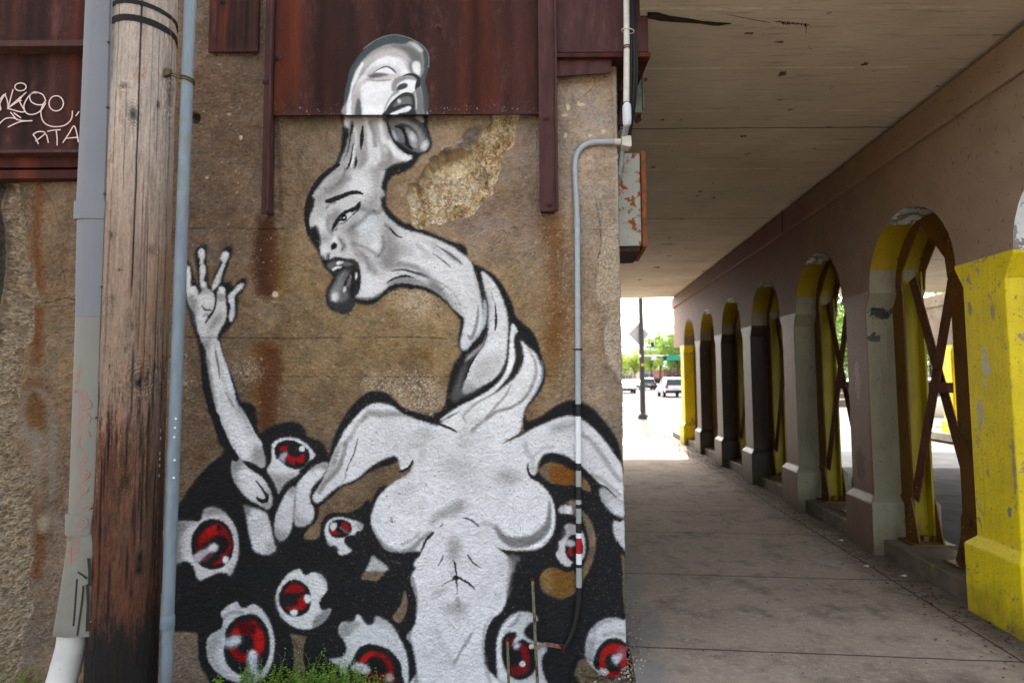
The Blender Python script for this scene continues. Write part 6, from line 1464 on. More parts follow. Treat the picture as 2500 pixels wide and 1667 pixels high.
# ---- riveted steel frames standing in the arches
def steel_frame(k):
    ds = PITCH*k; e = empty('column_bracing', ps(XA+.35, S0-.4+ds, .14), 'x-braced yellow steel frame standing in an arch of the arcade', 'steel frame', 'steel frames in the arches'); X0, X1 = XA+.23, XA+.405
    for sc_, sg in ((5.37, -1), (4.58, 1)):
        s_ = sc_+ds; b = MB()
        seg(b, X0, X0+.016, s_-.08, s_+.08, .16, 2.46, 0); seg(b, X1-.016, X1, s_-.08, s_+.08, .16, 2.46, 1); seg(b, X0+.017, X1-.017, s_-.007, s_+.007, .16, 2.50, 1)
        o = b.build('column', [yeld_m, yelw_m], e)
        b = MB()
        for X in (X0-.012, X1+.002): b.prism([ps(X, s_-.10, .16), ps(X, s_+.17*1, .16), ps(X, s_+.10, .34), ps(X, s_+.078, .52), ps(X, s_-.078, .52), ps(X, s_-.17, .16)], ps(.01, 0)-ps(0, 0))
        seg(b, X0-.08, X1+.08, s_-.2, s_+.2, .142, .158)
        for X in (X0-.012, X1+.002):
            for zz in (.22, .29, .36, .43):
                for d_ in (-.055, .055): p = ps(X, s_+d_, zz); b.loft([[p+Vector((-DY, DX, 0))*h+Vector((DX, DY, 0))*r_*math.cos(t)+Vector((0, 0, r_*math.sin(t))) for t in [2*PI*q/8 for q in range(8)]] for r_, h in ((.013, -.002), (.013, .004), (.006, .012))])
        seg(b, X0+.07, X0+.11, s_-.09, s_-.05, .158, .20); seg(b, X0+.15, X0+.19, s_-.09, s_-.05, .158, .20)
        b.build('base_gusset', yeld_m, o)
        b = MB()
        for X in (X0-.012, X1+.002):
            b.prism([ps(X, s_-.085, 2.30), ps(X, s_+.085, 2.30), ps(X, s_+.085-(.0 if sg < 0 else -.02), 2.46), ps(X, s_+(.04 if sg < 0 else .42), 2.84), ps(X, s_-(.42 if sg < 0 else .04), 2.84), ps(X, s_-.11, 2.46)], ps(.011, 0)-ps(0, 0))
        for X in (X0-.012, X1+.002):
            for zz in (2.34, 2.42, 2.50, 2.58, 2.66):
                for d_ in (-.06, .045): p = ps(X, s_+d_, zz); b.loft([[p+Vector((-DY, DX, 0))*h+Vector((DX, DY, 0))*r_*math.cos(t)+Vector((0, 0, r_*math.sin(t))) for t in [2*PI*q/8 for q in range(8)]] for r_, h in ((.013, -.002), (.013, .004), (.006, .012))])
        b.build('top_gusset', yeld_m, o)
    b = MB(); seg(b, X0+.01, X1-.01, 4.37+ds, 5.33+ds-.1, 2.842, 2.858); b.build('crossbeam', yels_m, e)
    for (sa, za, sb, zb, X, mm) in ((5.31, 2.40, 4.62, .42, X0+.10, rbr_m), (4.64, 2.40, 5.31, .50, X0+.03, rbr_m)):
        A, B = ps(X, sa+ds, za), ps(X, sb+ds, zb); d_ = (B-A).normalized(); nx = Vector((DY, -DX, 0)); t_ = d_.cross(nx)*.052; b = MB()
        b.prism([A-t_, A+t_, B+t_, B-t_], nx*.009); b.prism([A-t_, A-t_+nx*.0, A-t_*.82, A-t_*.82], nx*.05) if False else None
        b.prism([A-t_+nx*.0095, A-t_*.8+nx*.0095, B-t_*.8+nx*.0095, B-t_+nx*.0095], nx*.04)
        for q_ in (A+d_*.05, A+d_*.11, B-d_*.05, B-d_*.11): b.loft([[q_-nx*h+(d_*math.cos(t)+d_.cross(nx)*math.sin(t))*r_ for t in [2*PI*j/8 for j in range(8)]] for r_, h in ((.014, -.002), (.014, .005), (.006, .013))])
        b.build('diagonal_brace', mm, e)
    b = MB(); seg(b, X0+.02, X0+.06, 4.78+ds, 5.02+ds, 1.42, 1.50); b.build('batten', rbr_m, e)
    return e
f0 = steel_frame(0)
FL = {-2: None, 0: 'steel frame with yellow web and rusty diagonal braces in the arch nearest the yellow pier', 1: 'steel frame with crossed braces in the second arch of the row', 2: 'dim ochre steel frame in the third arch of the row', 3: 'dark steel frame in the fourth arch of the row', 4: 'dark steel frame in the fifth arch of the row', 5: 'steel frame with bright ochre edge in the farthest arch'}
f0['label'] = FL[0]
def copy_tree(o, parent=None):
    c = o.copy(); COL.objects.link(c)
    if parent: c.parent = parent
    for ch in [x for x in COL.objects if x.parent == o]: copy_tree(ch, c)
    return c
for k in (1, 2, 3, 4, 5):
    c = copy_tree(f0); c.location = f0.location+Vector((DX, DY, 0))*PITCH*k; c['label'] = FL[k]
# ---- far arcade beyond the road
XF = 9.3
arc2 = empty('concrete_arcade', ps(XF, 10, 0), 'second arcade with a yellow end pier beyond the road under the bridge', 'arcade', 'arcades under the bridge')
b = spandrel(XF, TH, 0, 5, 16.2, 4.2, AM); b.build('arch_wall', [conc_m, yels_m, pale_m, gryw_m, yel_m], arc2)
b = MB(); seg(b, XF-.03, XF+TH+.03, 4.2, 16.25, ZB, HC-.004); b.build('cornice', conc_m, arc2)
for k in range(0, 6): pier(k, XF, TH, arc2, yel_m, yel_m, None)
pier(5.75, XF, TH, arc2, yel_m, yel_m, None)
b = MB(); seg(b, XF-.12, XF+TH+.12, 4.2, 19, -.05, .16); b.build('kerb', mottled('median_kerb', (.45, .42, .36), (.55, .52, .44), .35, .65, 4, c3=(.55, .5, .2), s3=3, bump=.3), arc2, bevel=.02)
# ---- hidden abutment across the road, added to keep side light out
aw = empty('abutment_wall', ps(14, 9), 'unseen far concrete abutment added to block side light under the bridge', 'wall')
b = MB(); b.prism([ps(13.6, 3.2, -.1), ps(14.6, 3.2, -.1), ps(14.6, 14.9, -.1), ps(13.6, 14.9, -.1)], (0, 0, HC+.09)); b.build('wall_body', conc_m, aw)
# ---- the deck
dk = MB()
Y0_ = 2.86
P = [Vector((CORN_X-.35, Y0_, HC)), Vector((26, Y0_, HC)), Vector((26, ps(24, SEND, 0).y, HC))]
P = [Vector((CORN_X, WY+.05, HC)), Vector((.766, WY+.05, HC)), Vector((.684, 2.90, HC)), Vector((26, 1.6, HC)), ps(26, SEND, HC), ps(-.2, SEND, HC)]
dk.prism(P, (0, 0, 1.1))
dko = dk.build('bridge_deck', deck_m, None, loc=(3, 8, HC)); tag(dko, 'board-marked concrete bridge deck forming the ceiling over the pavement and the road', 'bridge deck')
# spalled crack near the corner and dark drip marks
b = MB(); rgd = random.Random(4)
def blob(b, u, v, su, sv, n=14, seed=0, z=None):
    r = random.Random(seed); d = ray(u, v); t = (HC-CH-.002)/d.z; p = CAM+d*t; L_ = []
    for i in range(n):
        a = 2*PI*i/n; k = .25+.75*r.random(); L_.append(Vector((p.x+su*k*math.cos(a), p.y+sv*k*math.sin(a), HC-.002)))
    b.prism(L_, (0, 0, -.003))
def ceil(u, v): d = ray(u, v); return CAM+d*((HC-CH)/d.z)
S8 = 1000/2240
A = [ceil(1500+x*S8, y*S8) for x, y in ((180, 65), (240, 68), (300, 85), (400, 100), (480, 115), (560, 122), (640, 126), (580, 137), (540, 138), (470, 127), (400, 122), (320, 118), (250, 112), (215, 104), (180, 98))]
b.prism([Vector((p.x, p.y, HC-.0015)) for p in A], (0, 0, -.004))
b.build('spalled_crack', mottled('dark_spall', (.10, .08, .065), (.22, .18, .14), .4, .6, 30, bump=.6), dko)
b = MB()
for i, (x, y, a, c_) in enumerate(((917, 405, .035, .05), (1370, 350, .03, .03), (703, 745, .03, .03), (470, 1048, .03, .04), (455, 1072, .02, .03), (545, 1080, .015, .04), (300, 1302, .02, .05), (370, 1198, .025, .04), (265, 655, .02, .02), (235, 1462, .09, .12), (140, 1530, .05, .08), (300, 1400, .05, .04), (1172, 693, .02, .01), (900, 230, .04, .012), (735, 182, .04, .012), (540, 1000, .012, .02), (210, 915, .03, .03), (280, 1335, .12, .02), (1095, 812, .02, .01), (960, 600, .03, .015), (905, 547, .02, .006), (245, 1383, .02, .03), (490, 1480, .05, .05), (2090, 192, .05, .004))):
    blob(b, 1500+x*S8, y*S8, a, c_, 16, i)
tag(b.build('stains', mottled('dark_stain', (.27, .22, .18), (.42, .36, .29), .4, .6, 40), dko), kind='stuff')
b = MB(); r = random.Random(8)
for i in range(26):
    x = 880+i*7.3+r.uniform(-3, 3); y = 112+(x-880)*.11+r.uniform(-3, 3); L_ = r.uniform(4, 18)*(3 if i == 23 else 1)
    p, q_ = ceil(1500+x*S8, y*S8), ceil(1500+(x+r.uniform(-2, 2))*S8, (y+L_)*S8); b.ribbon([Vector((p.x, p.y, HC-.003)), Vector((q_.x, q_.y, HC-.003))], r.uniform(.003, .008), (0, 0, 1))
p, q_ = ceil(1775, 35), ceil(1880, 55); b.ribbon([Vector((p.x, p.y, HC-.003)), Vector((q_.x, q_.y, HC-.003))], .004, (0, 0, 1)); tag(b.build('drip_marks', simple('black_drips', (.08, .07, .06), .9), dko), kind='stuff')
# ================================================================ ground
def sheet_obj(name, P, mat, kind='structure', z=0, th=.3):
    b = MB(); b.prism([Vector((p[0], p[1], z)) for p in P], (0, 0, -th)); return tag(b.build(name, mat, None, loc=(P[0][0], P[0][1], z)), kind=kind)
def walk_mat():
    m = NM('pavement_concrete'); g = m.n('ShaderNodeNewGeometry'); sp = m.n('ShaderNodeSeparateXYZ'); m.l(g.outputs['Position'], sp.inputs[0]); x, y = sp.outputs['X'], sp.outputs['Y']
    s = m.math('ADD', m.math('MULTIPLY', x, DX), m.math('MULTIPLY', y, DY)); X = m.math('SUBTRACT', m.math('MULTIPLY', x, DY), m.math('MULTIPLY', y, DX))
    c = m.ramp(m.noise(1.3, 6, .62), [(.28, lin((.50, .455, .41))), (.72, lin((.60, .55, .495)))])
    v = m.coord((.8, 1.25, 1)); c = m.mix(m.math('MULTIPLY', m.fr(m.noise(24, 8, .8, v), .50, .60), .65), c, lin((.66, .61, .55)))
    c = m.mix(m.math('MULTIPLY', m.fr(m.noise(3.2, 8, .75), .50, .68), .7), c, lin((.29, .27, .25)))
    gr = m.noise(210, 4, .85); c = m.mix(1, c, m.ramp(gr, [(.3, (.60,)*3), (.5, (1,)*3), (.72, (1.5,)*3)]), 'MULTIPLY')
    sp2 = m.fr(m.noise(75, 2, .5), .71, .74); c = m.mix(m.math('MULTIPLY', sp2, .7), c, lin((.30, .26, .23)))
    dirt = m.math('MULTIPLY', m.fr(m.math('ADD', X, m.math('MULTIPLY', m.noise(4, 6, .7), .7)), 2.55, 3.0), .8); c = m.mix(dirt, c, lin((.30, .265, .235)))
    blu = m.math('MULTIPLY', m.fr(m.math('ADD', X, m.math('MULTIPLY', m.noise(3, 5, .6), .5)), .86, .66), .75); c = m.mix(blu, c, lin((.46, .455, .45)))
    wob = m.math('ADD', s, m.math('MULTIPLY', m.noise(3, 3), .03))
    h = None
    d = m.math('ABSOLUTE', m.math('SUBTRACT', m.math('FRACT', m.math('ADD', m.math('MULTIPLY', wob, 1/1.27), .247)), .5)); ln = m.math('GREATER_THAN', d, .4945)
    dl = m.math('ABSOLUTE', m.math('SUBTRACT', m.math('ADD', X, m.math('MULTIPLY', m.noise(5, 3), .02)), 2.44)); ln2 = m.math('LESS_THAN', dl, .008)
    lns = m.math('MAXIMUM', ln, ln2); c = m.mix(m.math('MULTIPLY', lns, .8), c, lin((.17, .15, .13)))
    cr = m.n('ShaderNodeTexVoronoi', feature='DISTANCE_TO_EDGE'); cr.inputs['Scale'].default_value = .9; m.l(m.mix(.06, m.coord(), m.n('ShaderNodeTexNoise').outputs['Color']), cr.inputs['Vector'])
    n = m.bump(gr, .25, .002); n = m.bump(m.noise(30, 6, .7), .35, .006, n); n = m.bump(lns, -.5, .006, n)
    return m.out(c, .92, n, 0, .08)
walk_m = walk_mat()
road_m = mottled('road_concrete', (.36, .355, .35), (.43, .42, .41), .3, .7, 2.0, bump=.4, rough=.95, spec=0)
road2_m = mottled('asphalt', (.27, .27, .275), (.34, .34, .34), .3, .7, 3.0, bump=.5, rough=.95, spec=0)
sheet_obj('ground', [(-300, -120), (400, -120), (400, 900), (-300, 900)], ground_m, z=-.14, th=.5)
XL = DY*(CORN_X)-DX*WY
sheet_obj('pavement', [ps(XL+.03, -14), ps(XA+TH+.02, -14), ps(XA+TH+.02, 15.6), ps(XL+.03, 15.6)], walk_m, z=0)
sheet_obj('pavement', [ps(-3.5, 15.6), ps(3.03, 15.6), ps(3.03, 130), ps(-3.5, 130)], mottled('far_pavement', (.42, .395, .36), (.50, .465, .42), .3, .7, 2.0, bump=.3, spec=0, rough=.95), z=-.002)
sheet_obj('kerb', [ps(3.03, 15.7), ps(3.19, 15.7), ps(3.19, 130), ps(3.03, 130)], mottled('kerb_stone', (.48, .45, .40), (.58, .55, .5), .3, .7, 6), z=.004, th=.2)
sheet_obj('road', [ps(XA+TH+.02, -14), ps(60, -14), ps(60, 13.5), ps(XA+TH+.02, 13.5)], road2_m, z=-.10, th=.3)
sheet_obj('road', [ps(XA+TH+.02, 13.5), ps(60, 13.5), ps(60, 300), ps(3.19, 300), ps(3.19, 15.7), ps(XA+TH+.02, 15.7)], road_m, z=-.099, th=.3)
# dirt and gravel strip along the foot of the painted wall
def soil_z(x): return np.interp(x, [-3.6, -2.2, -1.4, -.3, .25, .5, .8], [-.085, -.09, -.125, -.165, -.15, -.07, -.02])
def soil():
    xs = np.linspace(-3.6, CORN_X+.12, 330); ys = np.linspace(1.6, WY+.03, 150); X, Y = np.meshgrid(xs, ys); h, w_ = X.shape
    f = field(h, w_, 2.6, 201); g = field(h, w_, 1.5, 202, lo=8)
    Z = soil_z(X)+.010*f+.005*g; P = np.stack([X, Y, Z], -1)
    c = np.array([.40, .36, .31])*(1+.1*f+.12*g)[..., None]
    o = grid_mesh('soil', P, np.ones((h-1, w_-1), bool), {'Col': np.dstack([to_albedo(c), np.ones((h, w_))])}, attr_mat('soil_dirt', b1=.8), None, (0, 0, 0)); tag(o, kind='structure')
soil()
grav_m = [mottled('gravel_%s' % n, a, b_, .35, .65, 30) for n, a, b_ in (('pale', (.60, .57, .53), (.70, .67, .62)), ('grey', (.45, .43, .41), (.55, .52, .49)), ('brown', (.42, .33, .28), (.52, .43, .37)))]
b = MB(); rg = random.Random(11)
def stone(b, p, r, m):
    q = [Vector((rg.uniform(.7, 1.2)*sx, rg.uniform(.7, 1.2)*sy, rg.uniform(.5, .9)*sz)) for sx, sy, sz in ((1, 0, 0), (0, 1, 0), (-1, 0, 0), (0, -1, 0), (0, 0, 1), (0, 0, -1))]
    ro = Matrix.Rotation(rg.uniform(0, 6.3), 3, (rg.random(), rg.random(), rg.random()+.1)); q = [p+ro@(v*r) for v in q]
    b.add(q, [(0, 1, 4), (1, 2, 4), (2, 3, 4), (3, 0, 4), (1, 0, 5), (2, 1, 5), (3, 2, 5), (0, 3, 5)], m)
for i in range(4200):
    x = rg.uniform(-3.2, -.9) if i < 3300 else rg.uniform(-.9, CORN_X+.12); y = rg.uniform(2.2, WY+.01)
    stone(b, Vector((x, y, float(soil_z(x))+rg.uniform(-.004, .010))), rg.uniform(.006, .018), rg.randrange(3))
for i in range(520):
    y = rg.uniform(2.2, 4.2); x = CORN_X+(DX/DY)*(y-WY)+abs(rg.gauss(0, .05))+(.0 if y > WY else -.04); stone(b, Vector((x, y, .002)), rg.uniform(.003, .011), rg.randrange(3))
tag(b.build('gravel', grav_m, None, loc=(-1.5, 3, 0)), 'loose gravel and chips along the foot of the wall', kind='stuff')
# leaves, crumbs and litter swept along the kerb
lf = [simple('dry_leaf_'+n, c, .8) for n, c in (('tan', (.45, .33, .20)), ('brown', (.28, .20, .13)), ('dark', (.16, .13, .11)))]
b = MB()
for i in range(3600):
    s = rg.uniform(1.8, 16.5); X = XA-abs(rg.gauss(0, .16))-.06; 
    if s > 12: X = XA-.05-abs(rg.gauss(0, .3))
    p = ps(X, s, .004); r = rg.uniform(.004, .016)*(1 if s < 10 else 1.8); a = rg.uniform(0, 6.3)
    b.add([p+Vector((r*math.cos(a+t)*k, r*math.sin(a+t)*k, rg.uniform(0, r*.6))) for t, k in ((0, 1), (1.7, .5), (3.1, 1.1), (4.6, .5))], [(0, 1, 2, 3)], rg.randrange(3))
for i in range(600):
    p = ps(rg.uniform(XL+.1, XA), rg.uniform(1.8, 9), .004); r = rg.uniform(.003, .011); a = rg.uniform(0, 6.3)
    b.add([p+Vector((r*math.cos(a+t)*k, r*math.sin(a+t)*k, rg.uniform(0, r*.5))) for t, k in ((0, 1), (1.7, .4), (3.1, 1.1), (4.6, .4))], [(0, 1, 2, 3)], rg.randrange(1, 3))
tag(b.build('leaf_litter', lf, None, loc=tuple(ps(2.5, 6))), 'dry leaves and crumbs swept along the kerb', kind='stuff')
paper_m = simple('white_paper', (.85, .85, .86), .7)
def gnd(u, v): d = ray(u, v); return CAM+d*(-CH/d.z)
for i, (u, v, lab) in enumerate(((2114, 1383, 'curled white scrap of paper on the pavement by the kerb'), (2205, 1407, 'flat white scrap of paper nearer the yellow pier'), (2052, 1320, 'small pale scrap lying far up the pavement by the kerb'))):
    p = gnd(u, v); b = MB(); r = .028; b.loft([[p+Vector((r*math.cos(t)+.02*k, .012*math.sin(t*1.0)+k*.02, .006+.006*math.sin(t*2)+.004*k)) for t in (0, 1, 2, 3, 4, 5)] for k in (0, .25)]); o = b.build('paper_scrap', paper_m, None, loc=p); tag(o, lab, 'litter', 'paper scraps by the kerb')
# ================================================================ weeds
leaf_ms = [simple('weed_leaf_'+n, c, .5, .2, 40, spec=.3) for n, c in (('bright', (.42, .60, .16)), ('mid', (.30, .47, .13)), ('deep', (.20, .34, .11)))]
stem_m = simple('weed_stem', (.42, .45, .20), .6)
for m_ in leaf_ms: m_.node_tree.nodes['Principled BSDF'].inputs['Transmission Weight'].default_value = 0
def leaf(b, p, d, L_, wd, m):
    d = d.normalized(); sidev = d.cross(Vector((0, 0, 1))); sidev = sidev.normalized() if sidev.length > .05 else Vector((1, 0, 0)); n = sidev.cross(d)
    b.add([p, p+d*L_*.35+sidev*wd-n*0, p+d*L_*.75+sidev*wd*.7-n*L_*.04, p+d*L_-n*L_*.12, p+d*L_*.75-sidev*wd*.7-n*L_*.04, p+d*L_*.35-sidev*wd, p+d*L_*.45+n*(-wd*.35)], [(0, 1, 6), (1, 2, 6), (2, 3, 6), (3, 4, 6), (4, 5, 6), (5, 0, 6)], m)
def weed(seed, h, spread, nst):
    r = random.Random(seed); e = empty('weed_plant', (0, 0, 0), 'x', 'weed', 'green weeds at the foot of the wall'); bs, bl_ = MB(), MB()
    for i in range(nst):
        a = r.uniform(0, 6.3); tl_ = r.uniform(.05, .45)*spread; hh = h*r.uniform(.5, 1.0); P = []; p = Vector((r.gauss(0, .03), r.gauss(0, .02), -.02))
        for k in range(9): t = k/8; P.append(p+Vector((math.cos(a)*tl_*t*t*h*2, math.sin(a)*tl_*t*t*h*1.2, hh*t))+Vector((r.gauss(0, .002), r.gauss(0, .002), 0)))
        bs.tube(P, [.0016*(1-.6*k/8) for k in range(9)], 5)
        for k in range(1, 9):
            for q in range(r.choice((2, 3, 4))):
                aa = r.uniform(0, 6.3); L_ = r.uniform(.010, .022)*(1.25-.6*k/8); leaf(bl_, P[k]+Vector((0, 0, r.uniform(-.5, .5)*hh/9)), Vector((math.cos(aa), math.sin(aa), r.uniform(-.1, .7))), L_, L_*r.uniform(.22, .36), r.choice((0, 0, 1, 1, 2)))
    bs.build('stem', stem_m, e); bl_.build('leaves', leaf_ms, e); return e
W_ = [weed(1, .30, .55, 11), weed(2, .21, .8, 15), weed(3, .15, 1.3, 14)]
spots = [(-2.90, 3.06, 1, 'bushy green weed at the far left foot of the wall'), (-2.62, 3.12, 2, 'small low weed right of the far left weed')]
labs = iter(['weed sprig growing under the lower left painted eye', 'taller weed sprig right of the lower left painted eye', 'weed in front of the bare strip between the painted eyes', 'leafy weed just right of the bare strip of wall', 'dense green weed left of the bottom centre painted eye', 'tall weed reaching up beside the bottom centre painted eye', 'feathery weed in front of the white of the bottom centre painted eye', 'low bright weed under the bottom centre painted eye', 'small weed right of the bottom centre painted eye'])
rg = random.Random(23); used = set()
for (u, v, kind, hs) in [(548, 1650, 2, 1.3), (560, 1650, 1, 1.1), (578, 1650, 1, 1.1), (600, 1650, 0, .85), (612, 1640, 1, 1.15), (625, 1640, 0, .8), (650, 1632, 1, 1.0), (675, 1640, 0, .9), (705, 1610, 0, .85), (735, 1640, 1, 1.1), (765, 1600, 0, 1.05), (790, 1640, 1, 1.15), (812, 1600, 0, 1.05), (835, 1600, 0, .95), (850, 1640, 1, 1.2), (868, 1640, 1, 1.1), (884, 1640, 0, .8), (895, 1655, 2, 1.5), (900, 1668, 2, 1.2), (930, 1670, 2, 1.1), (640, 1668, 2, 1.2), (700, 1668, 2, 1.4), (760, 1668, 2, 1.5), (820, 1668, 2, 1.5), (455, 1668, 2, .7), (610, 1660, 1, .7), (780, 1655, 1, 1.2), (745, 1655, 1, 1.1), (720, 1655, 1, 1.0), (800, 1665, 1, 1.2), (866, 1665, 1, .9), (1440, 1655, 2, .6), (1500, 1660, 2, .5)]:
    p = at(u, 1640, WY-.10-rg.uniform(0, .12)); used.add(kind)
    spots.append((p.x, p.y, kind, None, hs, u))
where = lambda u: ('beside the riser pipe' if u < 500 else 'under the lower left painted eye' if u < 640 else 'in front of the bare strip between two painted eyes' if u < 720 else 'in the thick clump left of the bottom centre painted eye' if u < 800 else 'in front of the bottom centre painted eye' if u < 1000 else 'at the broken foot of the wall by the corner')
KN = ['tall feathery weed', 'bushy leafy weed', 'low spreading weed']
first = [True]*3
for sp_ in spots:
    x, y, kind, lab = sp_[:4]; hs = sp_[4] if len(sp_) > 4 else 1.0
    o = W_[kind] if first[kind] else copy_tree(W_[kind]); first[kind] = False
    o.location = (x, y, float(soil_z(x))+.005); o.rotation_euler = (0, 0, rg.uniform(0, 6.3)); o.scale = (hs, hs, hs)
    o['label'] = lab if lab else KN[kind]+' '+where(sp_[5])
# ================================================================ the street beyond
def fin(o): return o
def gp(u, Y, z=0): d = ray(u, 925); t = Y/d.y; return Vector((d.x*t, Y, z))
polem = simple('black_pole_paint', (.12, .125, .13), .45, .1, spec=.5)
p = gp(1568, 21.9); sp = empty('street_pole', p, 'tall black street pole with the bare grey back of a diamond sign', 'street pole')
b = MB(); b.tube([p+Vector((0, 0, 0)), p+Vector((0, 0, 9))], [.105, .075], 16); b.build('shaft', polem, sp, smooth='auto')
b = MB(); b.tube([p+Vector((0, 0, z)) for z in (0, .03, .05, .16, .24)], [.27, .27, .20, .18, .11], 10); [b.tube([p+Vector((.21*math.cos(t), .21*math.sin(t), .0)), p+Vector((.21*math.cos(t), .21*math.sin(t), .10))], .03, 6) for t in (.4, 1.97, 3.54, 5.1)]; b.build('base', polem, sp)
b = MB(); q = p+Vector((.0-.07, .16, 0)); zc = 3.24; b.prism([q+Vector((-.43, 0, zc)), q+Vector((0, 0, zc-.43)), q+Vector((.43, 0, zc)), q+Vector((0, 0, zc+.43))], (0, .006, 0)); b.box(tuple(q+Vector((-.04, -.05, zc-.35))), tuple(q+Vector((.04, -.002, zc+.35)))); b.build('sign_back', simple('grey_sign_back', (.66, .66, .69), .5), sp)
b = MB(); b.box(tuple(p+Vector((-.05, -.10, 2.0))), tuple(p+Vector((.05, -.09, 2.1)))); b.build('sticker', simple('yellow_sticker', (.75, .65, .1), .5), sp)
b = MB(); b.box(tuple(p+Vector((-.13, -.09, 2.35))), tuple(p+Vector((-.05, -.08, 2.45)))); b.build('sticker', paper_m, sp)
dark_m = simple('signal_black', (.10, .10, .10), .5); teal_m = simple('street_name_sign', (.10, .55, .50), .5); ws_m = simple('pale_sign', (.80, .80, .82), .5)
em = NM('green_signal'); em.b.inputs['Base Color'].default_value = (.1, .8, .6, 1); em.b.inputs['Emission Color'].default_value = (.1, .9, .6, 1); em.b.inputs['Emission Strength'].default_value = 1.5; em = em.m
def signal(Y, u_end, u_base, zz, heads, lab):
    p = gp(u_base, Y); e = empty('traffic_signal', p, lab, 'traffic signal', 'traffic signals on mast arms'); b = MB(); b.tube([p, p+Vector((0, 0, zz+.2))], .14, 10); b.build('mast', dark_m, e)
    q = gp(u_end, Y, zz); b = MB(); b.tube([Vector((p.x, Y, zz)), q], [.14, .10], 8); b.build('arm', dark_m, e)
    for k, (u, dz, w_, h_, mt) in enumerate(heads):
        c_ = gp(u, Y-.1, zz+dz); b = MB(); b.box((c_.x-w_/2, Y-.3, c_.z-h_/2), (c_.x+w_/2, Y-.12, c_.z+h_/2)); o = b.build('signal_head' if mt is dark_m else 'sign_panel', mt, e)
        if mt is dark_m:
            b = MB(); b.tube([Vector((c_.x, Y-.31, c_.z-h_*.3)), Vector((c_.x, Y-.36, c_.z-h_*.3))], w_*.34, 12); b.build('lens', em, o)
signal(72, 1598, 1440, 5.5, [(1594, 0, .34, 1.05, dark_m), (1553, 0, .55, .5, ws_m)], 'traffic signal on a dark mast arm nearer the bridge')
signal(78, 1575, 1700, 4.45, [(1624, -.45, .42, 1.1, dark_m), (1645, -.2, 1.7, .62, teal_m), (1597, -.1, .65, .75, ws_m)], 'farther traffic signal showing green beside a teal street name sign')
globe_m = simple('lamp_globe', (.85, .86, .86), .3)
for u, Y, zz, lab in ((1623, 98, 3.5, 'white globe street lamp below the teal street name sign'), (1542, 120, 3.4, 'small globe street lamp above the cars on the left')):
    p = gp(u, Y); e = empty('street_lamp', p, lab, 'street lamp', 'globe street lamps'); b = MB(); b.tube([p, p+Vector((0, 0, zz-.25))], .07, 8); b.build('post', polem, e)
    b = MB(); b.tube([p+Vector((0, 0, zz+dz)) for dz in (-.28, -.2, 0, .2, .3)], [.12, .28, .36, .26, .05], 12); b.build('globe', globe_m, e, smooth=True)
